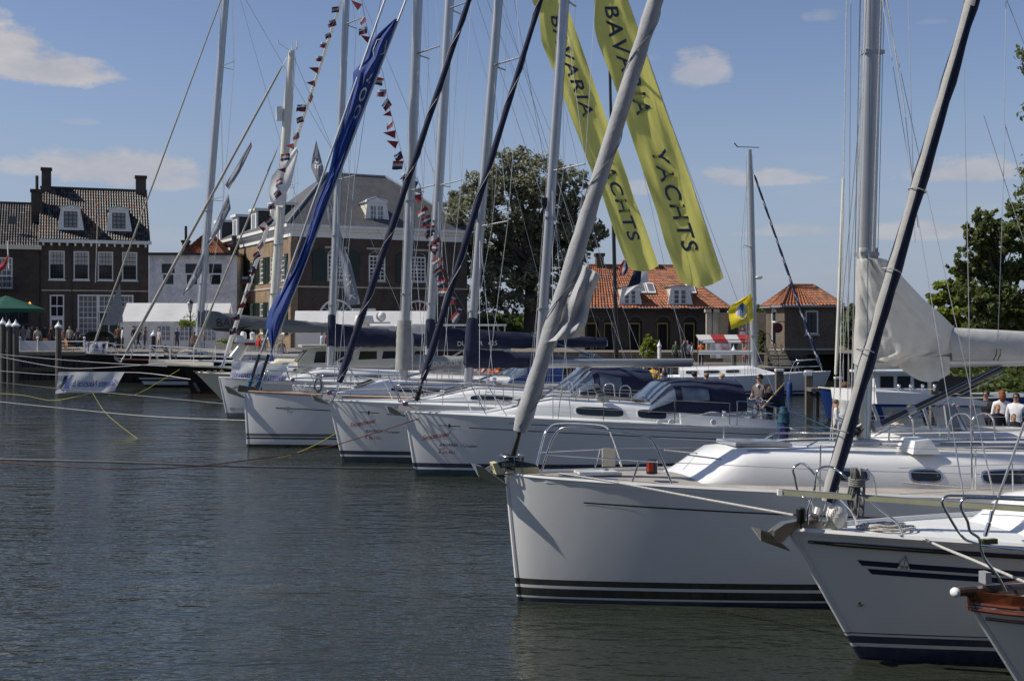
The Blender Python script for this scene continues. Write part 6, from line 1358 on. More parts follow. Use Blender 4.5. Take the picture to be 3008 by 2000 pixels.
mb = MB(); c = Wb.P(2228,815); mb.ball(c, .22, .16, .1); mb.tube([c, Wb.mat_(c.z)], .03, 5); part('radar', mb, WHITEP, Wb.m)
Wb.boom(Wb.P(2210,1035).z, 2.7, .09, ALU, None, vang=False)
Wb.stay(Wb.P(2411,1080), Wb.P(2211,500), Wb.mtop-.8, .075, [mk('navy_stripe', (.015,.03,.09), .8), WHITEC], .009, bare=.2, rt=.05, drum=False, twist=lambda i, j, n: 1 if (j+i*2) % 12 < 3 else 0, ndiv=60)
Wb.pulpit('open', .6, .016); Wb.rails([2.6,4.4,6.2,8], .58, .012, .006, 1.7)

# ------------------------------------------------------------------ deck gear, price boards, flags in the cockpits
for b in (A5, DU, C3, B34, B31):
    x1 = b.cab[1]; b.fitout([(x1-.35,sd*.45,b.roof(x1-.35,.4)) for sd in (-1,1)]+[(x1+1.1,sd*1.12,b.dk(x1+1)+.22) for sd in (-1,1)], x1-.8)
E.fitout([(8.6,sd*.5,E.roof(8.6,.5)) for sd in (-1,1)], 8.2, hb=False)
for b, L_ in ((B31, 3.75), (B34, 4.3), (C3, 4.9), (DU, 6.2)):
    zb_ = [o for o in b.root.children if o.name.startswith('boom') and 'cover' not in o.name and 'vang' not in o.name][0].data.vertices[0].co.z; e_ = b.mat_(zb_)+V((L_-.05,0,0))
    mb = MB(); mb.tube([b.mat_(b.mtop-.1), e_], .005, 4); b.part('topping_lift', mb, WIRE)
    mb = MB()
    for k in (-.05,0,.05): mb.tube([e_+V((-.4+k,0,-.06)), (e_.x-.5+k*2,0,b.dk(e_.x)+.15)], .007, 4)
    b.part('mainsheet', mb, ROPE)
def board(b, quad, lat, nm='sale_board'):
    q = [b.P(x, y, lat) for x, y in quad]; n_ = (q[1]-q[0]).cross(q[3]-q[0]).normalized(); mb = MB(); mb.slab(q, [p+n_*.03 for p in q]); f = b.part(nm, mb, ALUD, 0)
    c = sum(q, V((0,0,0)))/4; q2 = [c+(p-c)*.86 for p in q]; mb = MB(); mb.slab([p-n_*.012 for p in q2], [p-n_*.003 for p in q2]); part('sheet', mb, mk('printed_sheet', (.34,.34,.32), .6, 0, .6, 9), f, 0)
    q3 = [c+V((0,-.014 if n_.y > 0 else .044,0))+(p-c)*.7 for p in q]
    for k in (.12,.4,.66):
        a_, b_ = q3[0].lerp(q3[3], k), q3[1].lerp(q3[2], k); mb = MB(); mb.slab([a_-n_*.014, b_-n_*.014, b_.lerp(q3[2], .16)-n_*.014, a_.lerp(q3[3], .16)-n_*.014], [a_-n_*.018, b_-n_*.018, b_.lerp(q3[2], .16)-n_*.018, a_.lerp(q3[3], .16)-n_*.018]); part('printed_block', mb, BLACK, f, 0)
board(B31, [(1736,1128),(1757,1126),(1792,1180),(1766,1182)], -.75); board(B34, [(1428,1150),(1452,1150),(1492,1192),(1470,1196)], -.7)

for px in (1708, 1835):
    for sd in (-1, 1):
        c = B31.P(px,1212,-.6); x = c.x; z0_ = B31.roof(x,.6)-.06; mb = MB(); mb.tube(crv([(x-.14,sd*.6,z0_),(x-.11,sd*.6,z0_+.36),(x-.04,sd*.58,z0_+.43),(x+.08,sd*.58,z0_+.43),(x+.14,sd*.6,z0_+.36),(x+.18,sd*.6,z0_)]), .014, 8); B31.part('mast_guard', mb, STEEL, 60)
for px in (1890, 1760):
    c = B31.P(px,1205,-.4); mb = MB(); mb.rev([(.11,0),(.13,.02),(.12,.07),(.07,.12),(.01,.13)], (c.x,-.4,B31.roof(c.x,.4)), 14); B31.part('dome_vent', mb, STEEL, 60)
for px in (2660, 2835, 2900):
    c = E.P(px,1290,.2); x = c.x; mb = MB(); mb.tube(crv([(x-.2,.3,E.roof(x,.3)-.03),(x-.17,.3,E.roof(x)+.3),(x-.08,.3,E.roof(x)+.4),(x+.08,.3,E.roof(x)+.4),(x+.17,.3,E.roof(x)+.3),(x+.2,.3,E.roof(x,.3)-.03)]), .014, 8); E.part('mast_guard', mb, STEEL, 60)
for k, x in enumerate((1.35, 2.0)):
    mb = MB(); mb.rev([(.05,0),(.055,.02),(.05,.035)], (x,.1,E.dk(x)+.07), 12); E.part('deck_filler', mb, STEEL)
mb = MB(); mb.bx(.95,1.45,-.22,.22,E.dk(1.2)+.05,E.dk(1.2)+.078); E.part('anchor_locker_lid', mb, GEL, 0)
# ------------------------------------------------------------------ banners, flags, bunting
def lerp_poly(pts, y):
    """x on a polyline of (x, y) at height y"""
    for (xa, ya), (xb, yb) in zip(pts, pts[1:]):
        if ya <= y <= yb: return xa+(xb-xa)*(y-ya)/(yb-ya+1e-9)
    return pts[0][0] if y < pts[0][1] else pts[-1][0]
def banner(name, label, boat, left, right, y0, y1, mat, texts=(), tmat=None, bulge=.12, lat=0., hem=0., seed=1, bot=None, cat='banner', up=False, pole=None):
    """long cloth hung in the fore-and-aft plane of a boat between two edge lines; texts = (string, y0, y1, v0, v1)"""
    bot = bot or (lambda v: 0.)
    def S(u, v, off=0.):
        y = y0+(y1-y0)*u+bot(v)*u**6; xa, xb = lerp_poly(left, y), lerp_poly(right, y); px = xa+(xb-xa)*v
        d = bulge*(sin(pi*v)*(.8+.5*sin(u*7+seed))+.35*sin(u*17+v*6+seed)+.22*sin(v*15-u*9)+.1*sin(v*31+u*23)); return boat.P(px, y, lat-d-off)
    c = S(1, .5); root = thing(name, label, cat, (0,0,0)); M_ = Matrix.Translation(boat.root.location) @ Matrix.Rotation(boat.root.rotation_euler.z, 4, 'Z')
    base = M_ @ c; root.location = base; WORG[root.name] = base
    mb = MB(); mb.sheet(lambda u, v: M_ @ S(u, v), 70, 14); part('cloth', mb, mat, root, 80)
    for s_, ya, yb, va, vb in texts:
        vs, fs = text2d(s_, 1, 0, .012, 1.15); X0, X1 = min(x for x, y in vs), max(x for x, y in vs); Y1 = max(y for x, y in vs); m2 = MB()
        for o_ in (.012, -.012):
            def f(x, y): 
                t_ = (x-X0)/(X1-X0); py = ya+(yb-ya)*t_; v = va+(vb-va)*y/Y1; return M_ @ S((py-y0)/(y1-y0), v, o_)
            m2.add([f(x, y) for x, y in vs], fs)
        part('lettering', m2, tmat, root, 0)
    if pole: mb = MB(); mb.tube([M_ @ boat.P(*p) for p in pole[0]], pole[1], 8); part('luff_spar', mb, pole[2], root)
    return root
INK = mk('banner_ink_navy', (.05,.06,.11), .7)
banner('sail_banner', 'yellow dealer banner on the backstay nearer the willow, its tail by a chimney', B34, [(1540,-160),(1561,0),(1569,17),(1587,33),(1584,60),(1591,126),(1627,212),(1740,510),(1771,579),(1804,679),(1830,748),(1846,785)], [(1604,-160),(1660,0),(1669,26),(1780,345),(1843,520),(1857,566),(1897,672),(1935,781),(1936,800)], -160, 785, YELLOWB,
       [('BAVARIA', 48, 345, .36, .70), ('YACHTS', 440, 700, .36, .72)], INK, .10, -.12, bot=lambda v: 14*sin(v*pi)-4*v)
banner('sail_banner', 'yellow dealer banner with a white luff spar that ends beside the yellow house flag', B31, [(1738,-160),(1745,0),(1746,83),(1755,123),(1780,186),(1814,275),(1843,368),(1889,504),(1930,626),(1953,712),(1973,768),(1998,828)], [(1787,-160),(1843,0),(1899,159),(1945,292),(2005,464),(2025,520),(2124,816),(2126,850)], -160, 828, YELLOWB,
       [('BAVARIA', 20, 340, .30, .66), ('YACHTS', 436, 730, .34, .68)], INK, .10, -.12, seed=4, bot=lambda v: 20*sin(v*pi)-10*v, pole=([(1787,-160,-.1),(1843,0,-.1),(2025,520,-.1),(2124,816,-.1)], .018, WHITEP))
s2 = lambda y: 1193-.378*y
BLUB = mk('blue_banner_cloth', (.025,.06,.25), .75, 0, .15, 3, sub=.3)
banner('sail_banner', 'long royal blue banner twisting down between two bare headstays', C3, [(1160,56),(1100,109),(1083,142),(1077,169),(1037,212),(1037,242),(1030,272),(1016,331),(1000,388),(984,424),(972,481),(962,520),(930,596),(899,699),(862,795),(820,858),(789,914),(779,964),(790,1000),(806,1061)], [(1168,56)]+[(s2(y)-3, y) for y in (150,300,500,700,900,1000,1061)], 56, 1061, BLUB,
       [('OOK', 350, 212, .82, .50)], PRW, .26, 0.1, seed=2)
e_ = MB(); q = [(1108,118),(1128,114),(1136,120),(1128,158),(1098,164),(1096,148)]
M_ = Matrix.Translation(C3.root.location) @ Matrix.Rotation(C3.root.rotation_euler.z, 4, 'Z')
for a, b_ in zip(q, q[1:]+q[:1]): e_.tube([M_ @ C3.P(*a, -.12), M_ @ C3.P(*b_, -.12)], .012, 4)
for x0 in (1106,1118): e_.tube([M_ @ C3.P(x0,156,-.12), M_ @ C3.P(x0+10,122,-.12), M_ @ C3.P(x0+14,152,-.12)], .010, 4)
bb_ = [o for o in bpy.data.objects if o.get('label','').startswith('long royal')][0]
part('emblem', e_, PRW, bb_)
def flag(name, label, pts, Y, mat, group=None, cat='flag', texts=None, tmat=None, wave=.1, extra=None):
    """cloth with a measured outline: pts = (left edge list, right edge list) from top to bottom in picture points"""
    L, Rr = pts; n = max(len(L), len(Rr))
    def edge(E_, u): i = min(len(E_)-2, int(u*(len(E_)-1))); f_ = u*(len(E_)-1)-i; return (E_[i][0]+(E_[i+1][0]-E_[i][0])*f_, E_[i][1]+(E_[i+1][1]-E_[i][1])*f_)
    def S(u, v, o=0.):
        a, b = edge(L, u), edge(Rr, u); return P(a[0]+(b[0]-a[0])*v, a[1]+(b[1]-a[1])*v, Y-wave*(sin(u*8+v*3)+.6*sin(v*7-u*3))-o)
    base = S(0, 0); root = thing(name, label, cat, base, 0, group, True)
    mb = MB(); mb.sheet(S, 16, 10); part('cloth', mb, mat, root, 80)
    if texts:
        for s_, u0, u1, v0, v1 in texts:
            vs, fs = text2d(s_, 1, 0, .008, 1.1); X1 = max(x for x, y in vs); Y1 = max(y for x, y in vs); m2 = MB()
            m2.add([S(u0+(u1-u0)*x/X1, v0+(v1-v0)*y/Y1, .02) for x, y in vs], fs); part('lettering', m2, tmat, root, 0)
    if extra: extra(root, S)
    return root
GRYF = mk('grey_pennant_cloth', (.26,.27,.31), .75, 0, .1, 4, sub=.35)
flag('pennant', 'grey pennant high on the tan jib of the cream-masted cutter', ([(738,412),(700,480),(661,543)], [(740,432),(708,500),(672,558)]), 72, GRYF, None, 'flag')
flag('pennant', 'grey pennant with white letters beside the first tall mast', ([(671,566),(640,640),(607,712)], [(678,613),(650,668),(616,720)]), 72, GRYF, None, 'flag', [('DE VALK', .1, .95, .8, .25)], PRW)
flag('pennant', 'lowest grey pennant above the street lamp', ([(601,730),(568,800),(535,866)], [(594,800),(570,835),(544,868)]), 72, GRYF, None, 'flag', [('VALK', .2, .9, .8, .25)], PRW)
flag('pennant', 'dark grey pennant just left of the blue banner top', ([(928,412),(918,460),(913,492),(937,545)], [(929,413),(940,455),(951,495),(945,535)]), 50, GRYF, None, 'flag', [('DE V', .35, .95, .8, .3)], PRW)
flag('pennant', 'long grey pennant hanging over the hall windows', ([(958,580),(963,640),(975,690),(1003,780),(1010,850),(1020,898)], [(968,575),(990,640),(1012,730),(1030,770),(1045,830),(1058,893)]), 50, GRYF, None, 'flag', [('DE', .05, .2, .75, .25), ('VALK', .68, .95, .75, .25)], PRW)
def star(root, S):
    m2 = MB(); m2.add([S(.55+.05*sin(2*pi*k/5*2), .4+.12*cos(2*pi*k/5*2), .02) for k in range(5)], [(0,1,2,3,4)]); part('emblem', m2, INK, root, 0)
flag('flag', 'large white flag blowing across the bunting stay', ([(870,432),(828,480),(798,520),(788,560),(796,596)], [(876,446),(860,520),(846,575),(836,600),(828,610)]), 46.5, WHITEC, None, 'flag', extra=star)
def disc(root, S):
    for r, m_, o, c0 in ((.30, WHITEC, .02, (.52,.52)), (.17, mk('flag_azure', (.06,.17,.45), .8, sub=.3), .035, (.45,.50))):
        m2 = MB(); n = 18; m2.add([S(c0[0]+r*sin(2*pi*k/n)*(1 if r > .2 else 1.4), c0[1]+r*cos(2*pi*k/n)*.8, o) for k in range(n)], [tuple(range(n))]); part('emblem', m2, m_, root, 0)
flag('house_flag', 'yellow flag with white disc and blue mark on the far yacht mast', ([(2190,872),(2150,895),(2139,912),(2142,935),(2148,968)], [(2206,862),(2209,890),(2211,915),(2212,930),(2213,941)]), 61.6, YELLOWF, None, 'flag', extra=disc, wave=.12)
# flag mast on the quay with two flags
a, b_ = P(1812,1010,80), P(1791,190,80); mb = MB(); mb.tube([(a.x,80,.9),(b_.x,80,b_.z)], [.15,.09], 10)
solo('flag_mast', mb, BLACKP, 'tall black flag mast on the quay behind the yellow banners', 'flagpole')
def tri(root, S, cols=None):
    for i, m_ in enumerate((RED, WHITEC, BLUEF)):
        m2 = MB(); m2.sheet(lambda u, v: S(u, i/3+v/3, .02), 8, 2); part('stripe', m2, m_, root, 60)
flag('national_flag', 'small red white and blue flag hanging at the black flag mast', ([(1832,762),(1822,780),(1820,810)], [(1840,765),(1846,790),(1836,808)]), 79.5, WHITEC, None, 'flag', extra=tri, wave=.05)
def navyc(root, S): m2 = MB(); m2.sheet(lambda u, v: S(u*.55, v*.6, .02), 5, 5); part('canton', m2, NAVY, root, 60)
flag('club_flag', 'white flag with navy corner beneath the yellow banner by the chimney', ([(1862,795),(1845,840),(1828,882)], [(1900,790),(1906,825),(1850,850)]), 79, WHITEC, None, 'flag', extra=navyc, wave=.06)
flag('national_flag', 'red and white flag at the left edge by the balcony', ([(24,746),(10,770),(-20,790)], [(25,768),(12,790),(-20,812)]), 106, RED, None, 'flag', wave=.08)
mb = MB(); mb.tube([P(22,708,106), P(26,790,106)], .06, 6); solo('flag_staff', mb, WHITEP, 'short white flag staff with red knob at the left edge', 'flagpole')
# bunting: a line of small flags, each flag a piece of its own
def pennant_mesh(k):
    r = random.Random(k); mb = MB(); w_, h_ = .30, .24
    if k % 3 == 2:
        mb.add([(0,0,0),(w_*1.2,.03,-.1+r.uniform(-.05,.05)),(.02,0,-h_)], [(0,1,2)], 0); mb.add([(.05,-.01,-.07),(w_*.7,.01,-.1),(.06,-.01,-h_*.7)], [(0,1,2)], 1)
    else:
        for i in range(3): mb.sheet(lambda u, v: (w_*u, .04*sin(u*5+k), -h_*(i+v)/3-.05*u*r.choice((.6,1,1.4))), 4, 1, (0,1,2)[(i+k)%3])
        mb.add([(w_*.0,-.012,0),(w_*.5,-.012,-.05),(0,-.012,-h_*.45)], [(0,1,2)], (k+1) % 2 * 2)
    return mesh('pennant', mb, [mk('bunting_red', (.24,.03,.03), .85), mk('bunting_white', (.38,.38,.38), .85), mk('bunting_blue', (.025,.035,.09), .85)], 0)  # cloth colours darkened and greyed: the flags' shade is put into them
PM = [pennant_mesh(k) for k in range(6)]
def bunting(label, pts, Y, n, dirx=-1, sc_=1.0, wire=.008):
    W_ = [P(x, y, Y) for x, y in pts]; root = thing('bunting_line', label, 'bunting', W_[-1], 0, None, True)
    mb = MB(); mb.tube(W_, wire, 4); part('line', mb, ROPEG, root)
    seg = [(b-a).length for a, b in zip(W_, W_[1:])]; tot = sum(seg)
    for i in range(n):
        d = tot*(i+.5+random.uniform(-.15,.15))/n; k = 0
        while d > seg[k] and k < len(seg)-1: d -= seg[k]; k += 1
        p = W_[k].lerp(W_[k+1], d/seg[k]); o = bpy.data.objects.new('pennant', PM[random.randrange(6)]); COL.objects.link(o); o.parent = root
        o.location = p-W_[-1]; o.rotation_euler = (random.uniform(-.3,.3), random.uniform(-.5,.7), (pi if dirx < 0 else 0)+random.uniform(-.6,.6)); s_ = sc_*random.uniform(.8,1.2); o.scale = (s_,s_,s_)
bunting('bunting up the white furled jib of the grey-booted yacht', [(1000,5),(935,205),(885,355),(845,475),(760,735),(690,975)], 46.0, 27, -1, .95)
bunting('bunting curving down past the blue banner to the mast behind it', [(1062,0),(1075,70),(1092,130),(1125,215),(1145,320),(1180,450),(1196,520)], 41.5, 17, -1, 1.05)
bunting('upper bunting strand between the grey masts and the willow', [(1196,480),(1235,545),(1252,640),(1300,760),(1330,850),(1372,920)], 40, 15, -1, .95)
bunting('lower bunting strand over the navy boom cover', [(1225,520),(1248,600),(1290,690),(1285,770),(1325,860),(1345,925)], 39.5, 13, -1, .95)
# loose rigging lines seen against the sky
for i, (a, b_, Y, mt_, r) in enumerate([((1118,0),(1000,847),41,ROPEB,.008),((1400,0),(1720,960),36,WIRE,.008),((1475,0),(1723,804),36,WIRE,.008),((1510,0),(1651,752),36,ROPEG,.007),((706,0),(903,699),80,WIRE,.014),((722,0),(1139,725),78,WIRE,.014),((2487,0),(2466,1213),18,ROPE,.008),((2500,0),(2490,1250),18,WIRE,.006),((2605,0),(2660,340),18,ROPE,.008),((2660,345),(2697,669),18,ROPEG,.006),((2668,0),(2688,714),18,WIRE,.005),((2955,0),(2950,360),16,WIRE,.005),((2953,365),(2931,1010),16,WIRE,.005),((2957,0),(3020,160),16,WIRE,.005),((2890,340),(3095,984),16,WIRE,.005),((2952,365),(3120,930),16,WIRE,.005),((1238,0),(1332,976),44,WIRE,.008)]):
    mb = MB(); mb.tube([P(*a, Y), P(*b_, Y)], r, 4)
    lab = ['teal halyard beside the first bunting curve','backstay wire running from mid top to the banner foot','thin backstay wire between the navy and the yellow','grey halyard near the first yellow banner','thin wire right of the tallest left mast','thin wire falling toward the hall roof','white sparkling rope left of the big mast','thin wire close to the far thin mast','white rope slanting from the big mast','grey rope tail below the slanting white rope','thin upright wire between mast and striped jib','upright wire right of the striped jib','lower upright wire over the grey boom cover','slanting wire in the upper right corner','slanting wire from the rope fork','right leg of the wire fork','wire between the grey masts'][i]
    solo('rigging_line', mb, mt_, lab, 'rope')
# far thin mast behind the tower
mb = MB(); a, b_ = P(2456,1090,66), P(2477,525,66); mb.tube([(a.x,66,.9),(b_.x,66,b_.z)], [.10,.07], 10); tm_ = thing('bare_mast', 'thin white mast standing beyond the small brick tower', 'mast', (a.x,66,.3), 0, None, True); part('spar', mb, MASTW, tm_)
for d_ in (22, 40):
    mb = MB(); mb.tube([b_, P(2456+d_,1140,64)], .012, 4); part('wire', mb, WIRE, tm_)
# ------------------------------------------------------------------ mooring lines
def line(label, pts, mat, r, name='mooring_line', n=24, group=None):
    """smooth rope through (px, py, Y) points"""
    W_ = [P(*p) for p in pts]; out = []
    for i in range(len(W_)-1):
        p0, p1, p2, p3 = W_[max(0,i-1)], W_[i], W_[i+1], W_[min(len(W_)-1,i+2)]
        for k in range(n//max(1,len(W_)-1)+2):
            t_ = k/(n//max(1,len(W_)-1)+2); out.append(.5*((2*p1)+(-p0+p2)*t_+(2*p0-5*p1+4*p2-p3)*t_*t_+(-p0+3*p1-3*p2+p3)*t_**3))
    out.append(W_[-1]); mb = MB(); mb.tube(out, r, 6); return solo(name, mb, mat, label, 'rope', group)
line('topmost pale rope from the quay piles to the black yacht', [(-60,1036,70),(249,1062,70),(491,1076,69)], ROPE, .022)
line('sagging pale rope to the cream bowsprit', [(-40,1040,62),(166,1078,62),(282,1081,62),(470,1068,62)], ROPE, .022)
line('pale rope passing behind the white hung banner', [(-40,1086,60),(176,1101,60),(395,1094,60),(560,1114,57)], ROPE, .018)
line('grey rope below the white hung banner leading to the grey-booted yacht', [(-40,1119,52),(166,1141,52),(365,1158,50),(660,1186,46.5)], ROPEG, .02)
line('long pale rope sloping low over the open water to the stripe-hulled yacht', [(-60,1174,42),(315,1212,41),(497,1226,40),(760,1236,38)], ROPE, .015)
line('thick dark hairy rope stretched over the water', [(-60,1347,25),(330,1357,25),(757,1371,26),(1218,1376,27.9)], ROPEG, .025)
line('rusty red rope looping up to the bow of the cruiser lettered with S', [(-60,1354,24),(330,1377,24),(560,1370,25),(700,1355,26),(875,1330,27),(991,1305,27.6),(1190,1243,28),(1262,1214,28.2)], ROPER, .011)
line('bright yellow rope sagging from the left edge', [(-60,1153,55),(60,1160,55),(150,1176,55),(225,1165,55),(272,1153,56)], ROPEY, .018)
line('yellow rope running down into the water', [(272,1153,56),(310,1212,47),(400,1285,38),(470,1322,35),(522,1337,33)], ROPEY, .006)
line('yellow rope rising to the cream bowsprit', [(320,1160,58),(360,1163,59),(405,1156,60),(470,1120,61),(528,1085,62)], ROPEY, .016)
line('yellow rope piece before the bow lettered with E', [(819,1343,29),(865,1333,29.5),(930,1305,30.3),(983,1275,30.9)], ROPEY, .013)
line('white braided rope from the big yacht to the next bow', [(1642,1390,14.75),(1800,1415,14.4),(2050,1462,13.6),(2330,1512,12.6)], ROPE, .0135)
line('white rope running off the cleat of the striped yacht', [(2705,1578,12.2),(2770,1608,11.6),(2860,1645,11.0),(3060,1730,10.2)], ROPE, .013)
line('teal rope running down across the cruiser stern', [(1560,985,30),(1900,1092,29.5),(2290,1200,29),(2450,1262,28.5)], ROPEB, .013); line('lower teal rope beside the first one', [(1700,1040,30),(1980,1130,29.5),(2270,1215,29),(2440,1275,28.5)], ROPEB, .013)
# white banners hung over the ropes
BLU = mk('banner_ink_blue', (.06,.07,.30), .7)
def hung(label, quad, Y, txt, mirror, box, mat=WHITEC, ink=BLU, shear=.25, extra=None):
    q = [P(x, y, Y) for x, y in quad]; root = thing('hung_banner', label, 'banner', q[3], 0, None, True)
    def S(u, v, o=0.): p = (q[0]*(1-u)+q[1]*u)*(1-v)+(q[3]*(1-u)+q[2]*u)*v; return p+V((0, .10*sin(u*9+v*3)*.6-o, .03*sin(u*7)*v))
    mb = MB(); mb.sheet(S, 18, 6); part('cloth', mb, mat, root, 80)
    if txt:
        vs, fs = text2d(txt, 1, shear, .01); X1 = max(x for x, y in vs); u0, u1, v0, v1 = box
        m2 = MB(); m2.add([S(u1-(u1-u0)*x/X1 if mirror else u0+(u1-u0)*x/X1, v1+(v0-v1)*y/.75, .04) for x, y in vs], fs); part('lettering', m2, ink, root, 0)
    if extra: extra(root, S)
    return root
def mark(root, S):
    m2 = MB(); m2.add([S(u, v, .04) for u, v in ((.06,.78),(.10,.2),(.14,.18),(.15,.45),(.12,.6),(.10,.85))], [(0,1,2,3,4,5)]); part('emblem', m2, mk('banner_ink_dark', (.02,.03,.04), .7), root, 0)
    m2 = MB(); m2.add([S(u, v, .038) for u, v in ((.13,.85),(.15,.4),(.22,.15),(.18,.5),(.21,.9))], [(0,1,2,3,4)]); part('emblem', m2, BLU, root, 0)
hung('white banner with mirrored blue lettering slung from ropes over the water', [(172,1092),(366,1092),(337,1150),(162,1156)], 60, 'Stevens Nautical b.v.', True, (.20,.96,.36,.70), extra=mark)
hung('white banner with blue lettering lashed along the grey-booted yacht rail', [(680,1062),(872,1072),(838,1118),(678,1110)], 45.4, 'stevensnautical.com/eu', False, (.02,.96,.52,.98), shear=0)
def arc(root, S):
    m2 = MB(); m2.tube([S(.12+.0*k, .1+.08*k, .03) for k in range(9)], .02, 4); m2.tube([S(.12+.2*k/6, .1, .03) for k in range(7)], .02, 4); part('emblem', m2, RED, root)
    m2 = MB(); m2.add([S(u, v, .04) for u, v in ((.72,.2),(.95,.15),(.86,.4),(.84,.9),(.76,.9),(.78,.5))], [(0,1,2,3,4,5)]); part('emblem', m2, mk('banner_ink_dark', (.02,.03,.04), .7), root, 0)
    m2 = MB(); m2.add([S(u, v, .04) for u, v in ((.30,.3),(.55,.25),(.60,.7),(.32,.72))], [(0,1,2,3)]); part('emblem', m2, mk('pale_blue_print', (.25,.30,.5), .7), root, 0)
hung('small white banner with dark bird mark on the quay railing', [(252,1003),(318,1003),(316,1040),(249,1041)], 78.5, None, False, None, extra=arc)
# ------------------------------------------------------------------ quay furniture
def post(label, px, ytop, Y, zb, r, cap=.12, mat=WOODG, sq=False, group=None, capr=1.25):
    t_ = P(px, ytop, Y); root = thing('mooring_post', label, 'post', (t_.x, Y, zb), 0, group, True); mb = MB()
    if sq: mb.bx(t_.x-r, t_.x+r, Y-r, Y+r, zb, t_.z-cap)
    else: mb.tube([(t_.x,Y,zb),(t_.x,Y,(zb+t_.z)/2),(t_.x,Y,t_.z-cap)], r, 10)
    part('pile', mb, mat, root); mb = MB()
    if sq: mb.bx(t_.x-r*1.12, t_.x+r*1.12, Y-r*1.12, Y+r*1.12, t_.z-cap+.002, t_.z)
    else: mb.rev([(r*1.0,-.02),(r*capr,.0),(r*capr,.1),(r*.8,.18),(r*.45,.26),(r*.3,.34),(r*.12,.36),(r*.14,.42),(.01,.47)], (t_.x,Y,t_.z-.45), 12)
    part('cap', mb, WHITEP, root); return root
for i, (px, yt) in enumerate(((8,932),(27,938),(46,938))): post(['thinnest of three grey piles with white turned caps by the parasol','middle one of three grey piles with white turned caps by the parasol','grey pile of the three by the parasol, next to the windbreak panels'][i], px, yt, 77, -1, .17+.02*i, .45, group='three piles at the quay')
post('single grey timber pile with white cap before the brick houses', 172, 942, 78.5, -1, .19, .45)
post('slim dark post with white cap before the white tent', 451, 967, 84, .8, .15, .45, BLACKP); post('short white post on the quay before the guardhouse arches', 1937, 998, 79, .9, .12, .45, WHITEP)
post('grey timber pile with white cap in front of the market stall', 2155, 1013, 70, -1, .16, .3, capr=1.1)
post('square dark pile with white cap beside the far yacht bow', 2289, 1084, 47, -1, .14, .08, sq=True); post('square pile with white cap and ladder beside the blue workboat', 2376, 1088, 48, -1, .13, .08, sq=True)
post('square brown pile with white cap at the blue workboat bow', 2463, 1107, 43, -1, .12, .07, sq=True); post('square dark pile with white cap before the ivy bank', 2743, 1112, 36, -1, .11, .07, sq=True)
c = P(2376,1100,47.7); mb = MB(); mb.bx(c.x-.16,c.x+.16,47.80,47.84,c.z-.05,c.z+.08); solo('pile_sign', mb, WHITEP, 'small white plate on the pile with ladder', 'sign', None, 0)
# walkway behind the blue workboat
mb = MB(); a, b_ = P(2385,1130,47), P(2470,1135,47); mb.bx(a.x,b_.x+3,47.1,47.9,.95,1.08); jt = thing('jetty', 'narrow timber jetty between the square piles', 'jetty', ((a.x+b_.x)/2,47.5,.9), 0, None, True); part('deck_beam', mb, WOODG, jt, 0)
for k in range(5): m_ = MB(); x = a.x+.3+k*.8; m_.bx(x-.06,x+.06,47.3,47.42,-.8,.949); part('leg', m_, WOODD, jt, 0)
# lower quay on the right and the mooring pontoon behind the sterns
mb = MB(); mb.bx(2.5,16.4,74.5,86.5,-1,.95); struct('lower_quay', mb, [QSTONE])
mb = MB(); mb.bx(2.55,16.35,74.45,86.6,.951,.99); struct('lower_quay_paving', mb, [PAVE])
pn = thing('pontoon', 'long timber mooring pontoon running behind the sterns of the yachts', 'jetty', (7.4,33,0), R(108.5))
mb = MB(); mb.bx(-13,18,-.95,.95,-.3,.33); part('float', mb, WOODD, pn, 0)
m_ = MB(); m_.bx(-.064,.064,-1,1,.335,.375); pm = mesh('plank', m_, WOODG, 0)
for k in range(220):
    o = bpy.data.objects.new('plank', pm); COL.objects.link(o); o.parent = pn; o.location = (-12.9+k*.14, random.uniform(-.01,.01), random.uniform(-.004,.004))
